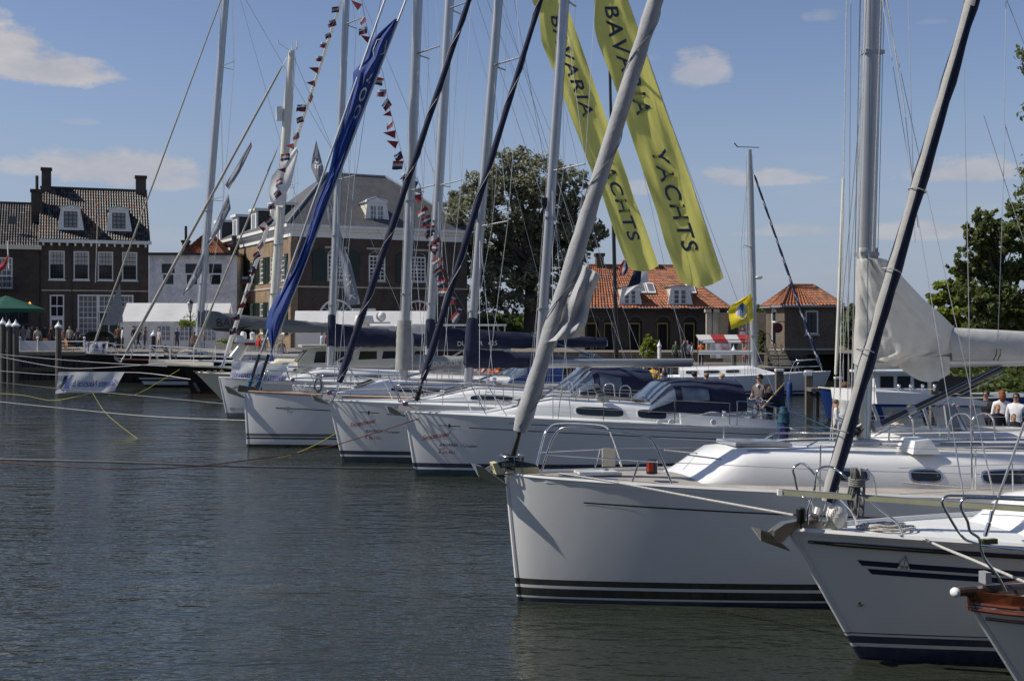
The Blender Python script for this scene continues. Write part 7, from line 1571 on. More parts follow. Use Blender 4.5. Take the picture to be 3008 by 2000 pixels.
# tents
def tent(label, px0, px1, yr, ye, Y, depth, rz, wins=True, gz=GZ):
    a = P(px0, ye, Y); k = (px1-CX)/F; ww = (k*Y-a.x)/(cos(rz)-k*sin(rz)); ze, zr = a.z, EYE-(yr-HY)/F*(Y+depth/2)
    root = thing('event_tent', label, 'tent', (a.x,Y,gz), rz); ze -= gz; zr -= gz
    mb = MB(); mb.sheet(lambda u, v: (-.1+(ww+.2)*u, depth/2*v-.1*(1-v), ze+(zr-ze)*v-.10*sin(u*pi*3)**2*sin(v*pi)), 24, 6); mb.sheet(lambda u, v: (-.1+(ww+.2)*u, depth-depth/2*v, ze+(zr-ze)*v), 24, 4); rf_ = part('roof', mb, TENT, root, 60)
    mb = MB(); mb.sheet(lambda u, v: (ww*u, -.12-.02*sin(u*60), ze-.28*v), 60, 2); part('valance', mb, TENT, root, 60)
    mb = MB(); mb.sheet(lambda u, v: (ww*u, .03*sin(u*40), ze*(1-v)), 40, 3)
    for x in (0, ww): mb.add([(x,0,0),(x,depth,0),(x,depth,ze),(x,depth/2,zr),(x,0,ze)], [(0,1,2,3,4)])
    part('wall', mb, TENT, root, 60)
    if wins:
        for i in range(4):
            x = ww*(.18+.22*i); m_ = MB(); m_.bx(x-.5,x+.5,-.075,-.05,ze*.30,ze*.82); wn = part('window', m_, mk('tent_window', (.28,.29,.31), .2), root, 0); m_ = MB()
            for q in (-.17,.17): m_.bx(x+q-.03,x+q+.03,-.085,-.076,ze*.30,ze*.82)
            for q in (.45,.63): m_.bx(x-.5,x+.5,-.088,-.086,ze*q-.03,ze*q+.03)
            part('window_bars', m_, WHITEP, wn, 0)
    m_ = MB()
    for i in range(5): m_.tube([(ww*i/4,-.13,0),(ww*i/4,-.13,ze)], .04, 6)
    part('poles', m_, ALU, root)
tent('long white party tent with square windows before the white house', 358, 664, 890, 944, 103, 5, R(6)); tent('white party tent at the foot of the large hall', 868, 1260, 913, 957, 97, 5, R(8), False)
# parasol, lamp post, railing
c = P(18, 868, 97); root = thing('parasol', 'large dark green parasol over the café terrace', 'parasol', (c.x,97,GZ), 0, None, True)
mb = MB(); n = 8; ap = V((c.x,97,c.z)); rim = [V((c.x+2.9*cos(2*pi*k/n+.2),97+2.9*sin(2*pi*k/n+.2),c.z-1.05)) for k in range(n)]
for k in range(n): mb.add([ap, rim[k], rim[(k+1)%n]], [(0,1,2)]); mb.add([rim[k], rim[(k+1)%n], rim[(k+1)%n]-V((0,0,.25)), rim[k]-V((0,0,.25))], [(0,1,2,3)])
part('canopy', mb, mk('green_canvas', (.012,.10,.065), .8, 0, .15, 3, sub=.25), root, 0)
mb = MB(); mb.tube([(c.x,97,GZ),(c.x,97,c.z)], .05, 8); part('pole', mb, WOODG, root)
for k in range(n): mb = MB(); mb.tube([ap-V((0,0,.1)), rim[k]], .02, 5); part('rib', mb, WOODG, root)
def lamp(label, px, ytop, Y, gz=GZ):
    t_ = P(px, ytop, Y); x, zt = t_.x, t_.z; root = thing('street_lamp', label, 'street lamp', (x,Y,gz), 0, None, True)
    mb = MB(); mb.rev([(.16,0),(.16,.3),(.09,.5),(.06,1.0),(.05,zt-gz-1.0)], (x,Y,gz), 10); part('post', mb, GREENP, root)
    mb = MB(); mb.rev([(.12,0),(.24,.62),(.22,.64)], (x,Y,zt-.98), 6); part('lantern', mb, mk('lantern_glass', (.45,.47,.47), .15), root, 0)
    mb = MB(); mb.rev([(.28,0),(.2,.14),(.08,.24),(.05,.3),(.02,.36)], (x,Y,zt-.34), 8); mb.rev([(.13,-.05),(.13,0)], (x,Y,zt-.98), 8); part('lantern_cap', mb, GREENP, root)
    mb = MB(); mb.tube([(x-.5,Y,zt-1.35),(x+.5,Y,zt-1.35)], .025, 6); mb.tube([(x-.3,Y,zt-1.1),(x,Y,zt-1.5),(x+.3,Y,zt-1.1)], .02, 6); part('cross_arm', mb, GREENP, root)
    for sd in (-1,1):
        cc = np.array([sd*.45, 0, zt-gz-1.85]); pts = cc+rng.normal(size=(420,3))*np.array([.19,.19,.14]); o = bpy.data.objects.new('flower_basket', leafmesh('flower_basket', pts, .09, [LG[0], LY[0]])); o['kind'] = 'stuff'; COL.objects.link(o); o.parent = root
lamp('green street lamp with two hanging baskets before the white tent', 559, 878, 94)
rl = thing('quay_railing', 'white quay railing with ball-topped posts and canvas windbreak panels', 'railing', P(170,1040,80.2), 0, None, True)
for px in (58,111,166,248): c = P(px,998,80.2); m_ = MB(); m_.tube([(c.x,80.2,GZ+.1),(c.x,80.2,c.z+.05)], .045, 6); m_.ball((c.x,80.2,c.z+.12), .09); part('post', m_, WHITEP, rl)
for xa, xb in ((58,110),(112,165)):
    a, b_ = P(xa,1001,80.2), P(xb,1031,80.2); m_ = MB(); m_.bx(a.x+.05,b_.x-.05,80.18,80.22,b_.z,a.z); part('panel', m_, WHITEC, rl, 0)
for y in (1003,1022): a, b_ = P(166,y,80.2), P(252,y,80.2); m_ = MB(); m_.tube([a, b_], .03, 6); part('rail', m_, WHITEP, rl)
# market stall
c = P(2045,1003,80); st = thing('market_stall', 'market stall with red and white striped awning and white front sheet', 'stall', (c.x,80,.99), 0, None, True)
xs_ = [2046,2088,2128,2166,2205]
for i in range(4):
    a, b_ = P(xs_[i]+12,1004,80), P(xs_[i+1]+12,1004,80); a2, b2 = P(xs_[i]-2,983,81.2), P(xs_[i+1]-2,983,81.2); m_ = MB(); m_.sheet(lambda u, v: (a*(1-u)+b_*u)*(1-v)+(a2*(1-u)+b2*u)*v+V((0,0,-.05*sin(v*pi))), 4, 5); m_.add([a, b_, b_-V((0,0,.1)), a-V((0,0,.1))], [(0,1,2,3)]); part('awning_stripe', m_, WHITEC if i % 2 == 0 else RED, st, 60)
for px in (2062,2195):
    for yy in (80.05,81.5): m_ = MB(); q = P(px,1004,80); m_.tube([(q.x,yy,.99),(q.x,yy,2.6)], .035, 6); part('pole', m_, ALU, st)
a, b_ = P(2086,1008,79.9), P(2148,1052,79.9); m_ = MB(); m_.sheet(lambda u, v: (a.x+(b_.x-a.x)*u, 79.9+.04*sin(u*9), a.z+(b_.z-a.z)*v), 10, 5); fs2 = part('front_sheet', m_, WHITEC, st, 60)
m_ = MB(); m_.tube([P(2114,1031,79.8), P(2122,1026,79.8), P(2128,1021,79.8), P(2136,1027,79.8), P(2142,1026,79.8)], .07, 5, flat=.4); part('emblem', m_, RED, fs2)
a, b_ = P(2055,1045,80.4), P(2200,1060,80.4); m_ = MB(); m_.bx(a.x,b_.x,80.3,81.3,1.6,1.68); part('counter', m_, WOODG, st, 0)
c = P(2181,985,86); ws = thing('warning_sign', 'white warning board with red triangle behind the market stall', 'sign', (c.x,86,.99), 0, None, True); m_ = MB(); m_.tube([(c.x,86,.99),(c.x,86,3.3)], .04, 6); part('post', m_, ALU, ws)
a, b_ = P(2174,974,85.9), P(2189,986,85.9); m_ = MB(); m_.bx(a.x,b_.x,85.88,85.92,b_.z,a.z); part('board', m_, WHITEP, ws, 0); m_ = MB(); q = [P(2173,972,85.9), P(2190,972,85.9), P(2181,957,85.9)]; m_.slab(q, [p+V((0,.03,0)) for p in q]); part('triangle', m_, RED, ws, 0)
m_ = MB(); q = [P(2177,969,85.87), P(2186,969,85.87), P(2181.5,961,85.87)]; m_.slab(q, [p+V((0,.02,0)) for p in q]); part('triangle_field', m_, WHITEP, ws, 0)
# parked car, bicycle, café chairs
c = P(298,1000,104); car = thing('parked_car', 'dark parked car half hidden behind the grey jib bag', 'car', (c.x,104,GZ), R(10))
prof = [(-1.9,.3),(-1.95,.75),(-1.5,.9),(-.9,1.4),(.6,1.42),(1.3,.95),(1.95,.8),(2.0,.35)]
mb = MB(); mb.slab([(x,-.82,z) for x, z in prof], [(x,.82,z) for x, z in prof]); part('body', mb, mk('dark_green_car_paint', (.01,.025,.02), .15, coat=.8), car, 20)
for sd in (-1,1):
    m_ = MB(); q = [(-.95,.95),(-.75,1.32),(.5,1.34),(1.0,.97)]; m_.slab([(x,sd*.825,z) for x, z in q], [(x,sd*.835,z) for x, z in q]); part('side_window', m_, DARKG, car, 0)
    for x in (-1.2,1.25):
        m_ = MB(); m_.rev([(.1,-.1),(.31,-.1),(.33,-.05),(.33,.08),(.3,.1),(.1,.1)], (x,sd*.76,.33), 16, 0, (0,1,0)); wl2 = part('wheel', m_, RUBBER, car); m_ = MB(); m_.rev([(.02,-.11),(.2,-.11),(.2,.11),(.02,.11)], (x,sd*.765,.33), 12, 0, (0,1,0)); part('rim', m_, ALU, wl2)
m_ = MB(); m_.slab([(-1.48,-.7,.93),(-1.48,.7,.93),(-.95,.62,1.36),(-.95,-.62,1.36)], [(-1.50,-.7,.95),(-1.50,.7,.95),(-.97,.62,1.38),(-.97,-.62,1.38)]); part('windscreen', m_, DARKG, car, 0)
for y in (-.55,.55): m_ = MB(); m_.ball((-1.93,y,.66), .06, .13, .08); part('headlight', m_, mk('clear_lens', (.6,.6,.6), .1), car)
c = P(328,1020,90); bk = thing('bicycle', 'black bicycle leaning at the quay beside the small banner', 'bicycle', (c.x,90,GZ), R(35))
for x in (-.52,.52): m_ = MB(); m_.tube([(x+.34*cos(2*pi*k/20),0,.35+.34*sin(2*pi*k/20)) for k in range(21)], .02, 5); wq = part('wheel', m_, RUBBER, bk)
m_ = MB(); m_.tube([(-.52,0,.35),(-.12,0,.32),(.35,0,.85),(-.2,0,.85),(-.12,0,.32)], .02, 5); m_.tube([(-.2,0,.85),(-.52,0,.35)], .015, 5); m_.tube([(.52,0,.35),(.35,0,.85),(.33,0,1.05)], .02, 5); part('frame', m_, BLACKP, bk)
m_ = MB(); m_.tube([(.25,-.28,1.05),(.36,-.1,1.08),(.36,.1,1.08),(.25,.28,1.05)], .015, 5); part('handlebar', m_, STEEL, bk); m_ = MB(); m_.ball((-.22,0,.98), .13, .08, .04); part('saddle', m_, BLACK, bk)
CH = mk('tan_wicker', (.35,.17,.06), .7, 0, .2, 8)
for i, (px, Y) in enumerate(((205,88),(140,92),(60,93),(192,93))):
    c = P(px,1010,Y); t_ = thing('cafe_chair', ['tan wicker café chair nearest the quay railing','tan wicker café chair beside the single pile','tan wicker café chair under the parasol','tan wicker café chair close to the house door'][i], 'chair', (c.x,Y,GZ), random.uniform(0,6), 'café chairs')
    m_ = MB(); m_.bx(-.23,.23,-.23,.23,.43,.48); part('seat', m_, CH, t_, 0); m_ = MB(); m_.slab([(-.23,.2,.48),(.23,.2,.48),(.2,.3,.95),(-.2,.3,.95)], [(-.23,.23,.48),(.23,.23,.48),(.2,.33,.95),(-.2,.33,.95)]); part('backrest', m_, CH, t_, 0)
    for x in (-.2,.2):
        for y in (-.2,.2): m_ = MB(); m_.tube([(x,y,0),(x,y,.43)], .02, 5); part('leg', m_, CH, t_)
# low flower trough on the quay by the tent
c = P(690,1030,88); tr_ = thing('planter', 'long pale planter with greenery between tent and signal mast', 'planter', (c.x,88,GZ), 0, None, True); m_ = MB(); m_.bx(c.x-1.3,c.x+1.5,87.7,88.3,GZ,GZ+.6); part('trough', m_, mk('cream_stone', (.5,.46,.32), .8), tr_, 0)
o = bpy.data.objects.new('greenery', leafmesh('greenery', np.array([0,0,.75])+rng.normal(size=(500,3))*np.array([.6,.14,.1]), .1, [LG[0], LY[1]])); o['kind'] = 'stuff'; COL.objects.link(o); o.parent = tr_
# ------------------------------------------------------------------ fenders, coils and loose gear near the camera
def fender(label, px, ytop, ybot, Y, r, mat, rope=ROPE, up=.4):
    a, b_ = P(px,ytop,Y), P(px,ybot,Y); L_ = a.z-b_.z; root = thing('fender', label, 'fender', b_, 0, None, True)
    mb = MB(); mb.rev([(.01,0),(r*.55,.02),(r*.92,.09),(r,.18),(r,L_-.16),(r*.85,L_-.07),(r*.45,L_-.015),(r*.28,L_),(r*.26,L_+.04),(.01,L_+.05)], b_, 16); part('body', mb, mat, root, 60)
    mb = MB(); mb.tube([a+V((0,0,.03)), a+V((.02,0,up))], .008, 5); part('lanyard', mb, rope, root)
fender('white fender standing on the striped yacht foredeck', 2458, 1470, 1556, 12.55, .108, PVC, ROPEP, .14)
fender('blue fender at the far yacht quarter', 2157, 1114, 1166, 60.3, .14, BLUEC); fender('blue fender at the far yacht bow', 2319, 1120, 1176, 60.6, .14, BLUEC)
pk = thing('boarding_pole', 'long pale pole lashed across the pulpit of the striped yacht', 'pole', P(2660,1480,12.0), 0, None, True)
a, b_ = P(2287,1446,12.15), P(3080,1500,11.5); d_ = (b_-a).normalized(); mb = MB(); nz = V((0,0,1)); ny = V((0,1,0))
mb.obox((a+b_)/2, d_*(b_-a).length/2, ny*.03, nz*.022); part('pole', mb, mk('pale_yellow_grp', (.50,.49,.33), .4), pk, 0)
mb = MB(); mb.obox((a+b_)/2+nz*.030, d_*(b_-a).length/2*.998, ny*.02, nz*.006); part('top_track', mb, ALUD, pk, 0)
mb = MB(); mb.obox(a+d_*.01, d_*.02, ny*.035, nz*.027); part('end_cap', mb, PVC, pk, 0)
# coil of braided rope hanging from the pole
ck_ = thing('rope_coil', 'grey braided rope coil hanging from the pale pole', 'rope', P(2517,1515,11.95), 0, None, True); c = P(2517,1375,11.95)
for i in range(7):
    x0 = random.uniform(-.045,.045); ln_ = random.uniform(.36,.50); w_ = random.uniform(.018,.04); y0 = random.uniform(-.03,.03)
    mb = MB(); mb.tube([c+V((x0+w_*cos(t_)+.01*sin(3*t_), y0+.03*sin(2*t_), -ln_/2+ln_/2*sin(t_))) for t_ in [2*pi*k/28 for k in range(29)]], .0105, 6); part('loop', mb, [ROPEG, mk('mid_grey_rope', (.34,.33,.31), .9, 0, .3, 70, bump=.8, bscale=150)][i % 3 > 0], ck_)
mb = MB()
for k in range(4): mb.tube([c+V((.075*cos(t_), .05*sin(t_), -.10-.02*k+.01*sin(t_))) for t_ in [2*pi*q/14 for q in range(15)]], .010, 6)
part('wrapping', mb, MATS['mid_grey_rope'], ck_); mb = MB(); mb.tube([P(2545,1375,11.9), P(2565,1400,11.9), P(2572,1440,11.9), P(2575,1468,11.9)], .008, 6); part('tail', mb, ROPE, ck_)
rc = thing('rope_pile', 'flaked pale rope lying on the striped yacht foredeck', 'rope', P(2590,1562,12.55), 0, None, True); c = P(2590,1552,12.55)
for i in range(6): mb = MB(); r_ = .10+.018*i; o_ = V((.03*i-.05, random.uniform(-.03,.03), .016*(i%4))); mb.tube([c+o_+V((r_*1.25*cos(t_), r_*.7*sin(t_), .006*sin(5*t_))) for t_ in [2*pi*k/24 for k in range(25)]], .011, 6); part('loop', mb, ROPE, rc)
mb = MB(); c2 = P(2545,1548,12.6)
for k in range(3): mb.tube([c2+V((.10*cos(t_)+.03*k, .06*sin(t_), .012*k+.01*sin(3*t_))) for t_ in [2*pi*q/18 for q in range(19)]], .012, 6)
part('bight', mb, ROPE, rc)
# teal bundle, ensign and lifebuoy at the cruiser stern
c = P(2302,1240,28.6); mb = MB(); rings = []
for i in range(12): t_ = i/11; rr = .13*(.6+.5*sin(t_*pi)+.12*sin(i*2.3)); rings.append([c+V((rr*cos(a)*(1+.12*sin(3*a+i)), rr*sin(a), -.42+.78*t_)) for a in [2*pi*k/12 for k in range(12)]])
mb.loft(rings, 0); solo('sail_bag', mb, mk('teal_canvas', (.012,.06,.10), .8, 0, .3, 8, bump=.8, bscale=20), 'dark teal bundle tied to the cruiser stern rail', 'bag')
a, b_ = P(2212,1228,29.2), P(2306,1124,29.2); es = thing('ensign', 'navy ensign on a slanting wooden staff at the cruiser stern', 'flag', a, 0, None, True); mb = MB(); mb.tube([a, b_], .022, 8); part('staff', mb, mk('pale_wood', (.42,.30,.19), .5), es)
mb = MB(); q = (P(2304,1132,29.1), P(2308,1205,29.1), P(2275,1196,29.1), P(2252,1186,29.1)); mb.sheet(lambda u, v: q[0].lerp(q[3], u)*(1-v)+q[1].lerp(q[2], u)*v+V((0,.05*sin(u*9+v*4),0)), 10, 10); part('cloth', mb, NAVY, es, 70)
c = P(2160,1182,29.3); mb = MB(); pts = [c+V((.11*cos(t_), 0, .16*sin(t_)+.02)) for t_ in [pi*1.28-pi*1.56*k/16+pi*.0 for k in range(17)]]; mb.tube(pts, .055, 8, flat=1.4); solo('horseshoe_buoy', mb, PVC, 'white horseshoe buoy on the cruiser stern rail', 'lifebuoy')
mb = MB()
for i in range(5): mb.tube([P(2290+i*3,1255,28.3)+V((0,0,.01*i)), P(2288+i*5,1290,28.3), P(2278+i*6,1320,28.3)], .012, 5)
solo('purple_rope', mb, ROPEP, 'purple rope tails hanging from the cruiser stern', 'rope')

for i, (px, y, m3, lab) in enumerate([(1418,1068,(RED,WHITEC,BLUEF),'red white blue flag in the cockpit beside the navy mast cover'),(1462,1074,(ORANGE,ORANGE,RED),'orange flag in the cockpits behind the navy mast cover'),(1480,1086,(RED,WHITEC,BLUEF),'drooping red white blue flag by the boom vang'),(1392,1090,(RED,RED,WHITEC),'red and white flag low behind the mast foot')]):
    def st3(root, S, m3=m3):
        for k, m_ in enumerate(m3): m2 = MB(); m2.sheet(lambda u, v: S(u, k/3+v/3, .01), 8, 2); part('stripe', m2, m_, root, 60)
    flag('cockpit_flag', lab, ([(px,y),(px-4,y+12),(px-12,y+24)], [(px+14,y+2),(px+12,y+18),(px+2,y+30)]), 43+i*.3, WHITEC, None, 'flag', extra=st3, wave=.05)
    mb = MB(); mb.tube([P(px+16,y-3,43+i*.3), P(px+6,y+48,43+i*.3)], .02, 5); solo('flag_stick', mb, mk('pale_wood', (.42,.30,.19), .5), lab.replace('flag', 'flag staff', 1), 'flagpole')
# ------------------------------------------------------------------ people: one continuous skinned body each
def body_mesh(pose):
    """skeleton of joints grown with Skin + Subdivision; returns vertices, faces and a region per face; 1.75 m, facing -y"""
    J = {}; Rr = {}; E_ = []; reg = {}
    def j(n, p, r, par=None, rg='torso'):
        J[n] = V(p); Rr[n] = r if hasattr(r, '__len__') else (r, r); reg[n] = rg
        if par: E_.append((par, n))
    sit = pose == 'sit'; dz = -.42 if sit else 0
    ln = .10 if pose == 'lean' else .0
    j('pelvis', (0,0,.95+dz), (.155,.115), None, 'pants'); j('spine', (0,-ln*.4,1.13+dz), (.14,.105), 'pelvis'); j('chest', (0,-ln,1.34+dz), (.165,.12), 'spine'); j('neck', (0,-ln*1.2,1.49+dz), .056, 'chest', 'skin')
    j('jaw', (0,-.02-ln*1.4,1.575+dz), (.066,.075), 'neck', 'skin'); j('head', (0,-.012-ln*1.4,1.655+dz), (.078,.098), 'jaw', 'skin'); j('crown', (0,0-ln*1.4,1.722+dz), (.062,.075), 'head', 'skin'); j('nose', (0,-.118-ln*1.4,1.625+dz), .014, 'head', 'skin')
    arms = {'stand': ((.24,.02,1.17),(.25,-.04,.93)), 'walk': ((.235,.10,1.18),(.24,.04,.94)), 'hips': ((.34,.06,1.18),(.20,-.06,1.03)), 'hold': ((.24,-.02,1.17),(.12,-.26,1.12)), 'sit': ((.24,-.04,.75),(.16,-.28,.66)), 'lean': ((.25,-.14,1.14),(.20,-.32,.98))}[pose]
    for sd, nm in ((-1,'l'),(1,'r')):
        a = list(arms)
        if pose == 'walk' and sd > 0: a = [(.235,-.06,1.18),(.22,-.20,.99)]
        sh = (sd*.185,-ln,1.42+dz); j('sh'+nm, sh, .062, 'chest'); el = (sd*a[0][0], a[0][1], a[0][2]); wr = (sd*a[1][0], a[1][1], a[1][2])
        j('el'+nm, el, .045, 'sh'+nm, 'sleeve'); j('wr'+nm, wr, .031, 'el'+nm, 'fore'); d = (V(wr)-V(el)).normalized(); pm = V(wr)+d*.07; j('pa'+nm, pm, (.036,.024), 'wr'+nm, 'skin')
        s_ = d.cross(V((0,1,.2))).normalized()
        for k in range(4): f1 = pm+d*.045+s_*(k-1.5)*.019; j(f'f{k}{nm}', f1, .0095, 'pa'+nm, 'skin'); j(f'g{k}{nm}', f1+d*(.035+.012*(k in (1,2)))+V((-sd*.012,-.012,0)), .008, f'f{k}{nm}', 'skin')
        j('th'+nm, V(wr)+d*.045+s_*.045*(-1)+V((0,-.01,0)), .0105, 'wr'+nm, 'skin')
        leg = {'walk': ((sd*.09,-.10 if sd < 0 else .05,.49),(sd*.09,-.16 if sd < 0 else .30,.10 if sd < 0 else .15))}.get(pose, ((sd*.105,-.015,.49),(sd*.11,.02,.09)))
        if sit: leg = ((sd*.12,-.42,.55),(sd*.12,-.44,.10))
        j('hip'+nm, (sd*.092,0,.88+dz), .092, 'pelvis', 'pants'); j('kn'+nm, leg[0], .062, 'hip'+nm, 'pants'); j('an'+nm, leg[1], .043, 'kn'+nm, 'pants'); j('to'+nm, (leg[1][0]+sd*.02, leg[1][1]-.16, leg[1][2]-.06), .036, 'an'+nm, 'shoe')
    names = list(J); idx = {n: i for i, n in enumerate(names)}
    me = bpy.data.meshes.new('skeleton'); me.from_pydata([J[n] for n in names], [(idx[a], idx[b]) for a, b in E_], []); ob = bpy.data.objects.new('skeleton', me); COL.objects.link(ob)
    ob.modifiers.new('skin', 'SKIN'); ob.modifiers['skin'].use_smooth_shade = True
    for n in names: me.skin_vertices[0].data[idx[n]].radius = Rr[n]
    me.skin_vertices[0].data[0].use_root = True
    m = ob.modifiers.new('sub', 'SUBSURF'); m.levels = 1; m.render_levels = 1
    dg = bpy.context.evaluated_depsgraph_get(); dg.update(); ev = bpy.data.meshes.new_from_object(ob.evaluated_get(dg))
    vs = [v.co.copy() for v in ev.vertices]; fs = [list(p.vertices) for p in ev.polygons]; rg = []
    segs = [(J[a], J[b], reg[b], a, b) for a, b in E_]
    for f in fs:
        c = sum((vs[i] for i in f), V((0,0,0)))/len(f); best = (9, 'torso', 0)
        for a, b, r_, na, nb in segs:
            d = b-a; t_ = max(0, min(1, (c-a).dot(d)/max(1e-9, d.length_squared))); dist = (c-(a+d*t_)).length-(Rr[na][0]*(1-t_)+Rr[nb][0]*t_)
            if dist < best[0]: best = (dist, r_, t_)
        r_, t_ = best[1], best[2]; rg.append(r_ if r_ != 'sleeve' else ('torso' if t_ < .62 else 'fore'))
    bpy.data.objects.remove(ob); bpy.data.meshes.remove(me); bpy.data.meshes.remove(ev)
    return vs, fs, rg
POSE = {}
def person(label, x, Y, z, h, face, shirt, pants, hair=(.03,.02,.015), pose='stand', long_sleeve=False, hairstyle='short', shades=False, group=None, tone=None, cap=None, extra=None):
    if pose not in POSE: POSE[pose] = body_mesh(pose)
    vs, fs, rg = POSE[pose]; root = thing('person', label, 'person', (x, Y, z), face, group); k = h/1.75; skin = tone or SKIN
    mb = MB(); mb.v = [tuple(v*k) for v in vs]; mb.f = fs
    mp = {'skin': 0, 'torso': 1, 'pants': 2, 'shoe': 3, 'fore': 1 if long_sleeve else 0}; mb.m = [mp[r_] for r_ in rg]
    sm = cloth('shirt_%.2f_%.2f_%.2f' % shirt, shirt); pm_ = cloth('trousers_%.2f_%.2f_%.2f' % pants, pants)
    part('body', mb, [skin, sm, pm_, RUBBER], root, 180)
    dz = -.42 if pose == 'sit' else 0; ln = -.14 if pose == 'lean' else 0; hm = mk('hair_%.2f_%.2f_%.2f' % hair, hair, .6, 0, .4, 40, bump=.6, bscale=90); mb = MB()
    c = V((0, .018+ln, 1.688+dz))
    if hairstyle != 'bald':
        mb.ball(c*k, .086*k, .100*k, .078*k, 12, 8)
        if hairstyle == 'long': mb.ball(V((0,.055+ln,1.60+dz))*k, .09*k, .075*k, .15*k, 12, 8)
        part('hair', mb, hm, root, 180)
    if cap: mb = MB(); mb.ball((c+V((0,0,.012)))*k, .098*k, .112*k, .085*k, 12, 8); mb.slab([V(p)*k for p in ((-.07,-.08+ln,1.70+dz),(.07,-.08+ln,1.70+dz),(.06,-.19+ln,1.69+dz),(-.06,-.19+ln,1.69+dz))], [V(p)*k for p in ((-.07,-.08+ln,1.715+dz),(.07,-.08+ln,1.715+dz),(.06,-.19+ln,1.70+dz),(-.06,-.19+ln,1.70+dz))]); part('cap', mb, cloth('cap_%.2f_%.2f_%.2f' % cap, cap), root, 60)
    if shades: mb = MB(); mb.bx(-.055*k,.055*k,(-.112+ln)*k,(-.09+ln)*k,(1.645+dz)*k,(1.675+dz)*k); part('sunglasses', mb, BLACK, root, 0)
    else:
        for sd in (-1,1): mb = MB(); mb.ball(V((sd*.032,-.101+ln,1.652+dz))*k, .011*k, .006*k, .008*k, 6, 4); part('eye', mb, BLACK, root)
    if extra: extra(root, k)
    return root
def at_px(px, Y): return (px-CX)/F*Y
def pp(label, px, ytop, Y, zf, face, shirt, pants, **kw):
    zt = EYE-(ytop-HY)/F*Y; sit = kw.get('pose') == 'sit'; h = (zt-zf)/(1.75-.42)*1.75 if sit else zt-zf
    return person(label, at_px(px, Y), Y, zf, h, R(face), shirt, pants, **kw)
DK, JN, KH = (.02,.02,.025), (.05,.07,.13), (.32,.27,.19)
# terrace and quay on the left
pp('person in grey shirt and pale jeans on the café terrace', 68, 955, 96, GZ, 20, (.14,.15,.17), (.3,.36,.42)); pp('person in dark coat on the café terrace beside the jeans wearer', 94, 957, 97, GZ, -40, (.05,.05,.055), DK, long_sleeve=True, hair=(.15,.08,.04))
pp('person in dark shirt and jeans before the brick house door', 131, 955, 99, GZ, 200, (.03,.035,.04), JN, pose='hips'); pp('person in brown jacket near the single pile', 152, 956, 100, GZ, 70, (.09,.06,.04), DK, long_sleeve=True)
pp('person in brown jacket in front of the white tent', 347, 957, 101, GZ, 180, (.16,.07,.035), DK, long_sleeve=True); pp('person in white top and dark trousers in front of the white tent', 360, 961, 100, GZ, 120, (.62,.60,.57), DK, long_sleeve=True)
pp('person in dark jacket passing the tent window', 393, 957, 101, GZ, 80, (.06,.055,.05), (.06,.06,.07), pose='walk', long_sleeve=True); pp('person in long dark coat striding past the tent', 406, 959, 100, GZ, -90, (.025,.03,.04), DK, pose='walk', long_sleeve=True)
pp('person sitting on the black cutter deck in a blue grey shirt', 502, 1015, 71.5, 1.45, 90, (.20,.23,.28), JN, pose='sit'); pp('person in dark shirt beside the sailor seated on the cutter', 486, 1011, 71.8, 1.45, 60, (.06,.07,.10), DK, pose='sit')
pp('person with sunlit back leaning at the tall mast', 571, 975, 76.8, 1.6, 200, (.35,.2,.14), DK)
pp('person in red top and beige trousers by the planter', 760, 985, 84, GZ-.35, 150, (.45,.03,.03), KH, hair=(.4,.3,.2)); pp('person in pale clothes beside the red top', 776, 986, 84.4, GZ-.35, 200, (.45,.43,.38), KH)
pp('person in light blue shirt before the hall', 945, 976, 90.5, 1.35, -60, (.38,.48,.62), (.1,.1,.13)); pp('person in orange overalls before the hall', 958, 978, 90.8, 1.35, 90, (.60,.14,.02), (.55,.13,.02))
pp('blond head of a visitor behind the cream pilothouse', 828, 998, 78, 1.0, 0, (.3,.25,.2), DK, hair=(.5,.4,.25))
# crowd on the pontoon between the sterns
crowd = [(1442,1066,46,(.62,.16,.02),'person in orange jacket behind the navy mast cover',0,(.2,.1,.05)),(1456,1072,45.6,(.45,.04,.03),'person in red shirt behind the navy mast cover',40,DK),(1524,1078,44,(.30,.27,.22),'person with bare arms seated behind the boom vang',20,(.2,.12,.06)),(1490,1082,45,(.55,.56,.6),'person in white shirt by the cockpit flags',-30,DK),
         (1815,1074,43,(.55,.60,.70),'person in pale blue shirt under the bare boom',60,(.25,.15,.08)),(1843,1070,43.5,(.55,.08,.03),'person in red shirt under the bare boom',-20,(.2,.12,.06)),(1872,1072,43,(.10,.11,.15),'person in navy jacket under the bare boom',0,DK),(1892,1068,44,(.66,.65,.64),'person in white shirt under the bare boom',30,(.1,.07,.05)),(1920,1066,44.5,(.55,.33,.03),'person in yellow jacket under the bare boom',-40,DK),(1950,1068,43,(.16,.14,.18),'person in grey violet jacket under the bare boom',70,DK),(1405,1075,45.5,(.42,.04,.04),'person in red jacket beside the navy mast cover',0,DK)]
for px, yt, Y, col, lab, fc, hr in crowd: pp(lab, px, yt, Y, .45, fc, col, DK, hair=hr, long_sleeve=True)
pp('bald man in dark jacket and white shirt behind the cockpit tent', 1900, 1084, 33.6, .5, 10, (.02,.02,.025), DK, hairstyle='bald', long_sleeve=True, pose='lean', extra=lambda r_, k: part('shirt_front', (lambda m: (m.slab([V(p)*k for p in ((-.05,-.27,1.42),(.05,-.27,1.42),(.03,-.20,1.1),(-.03,-.20,1.1))], [V(p)*k for p in ((-.05,-.25,1.42),(.05,-.25,1.42),(.03,-.18,1.1),(-.03,-.18,1.1))]), m)[1])(MB()), WHITEC, r_, 0))
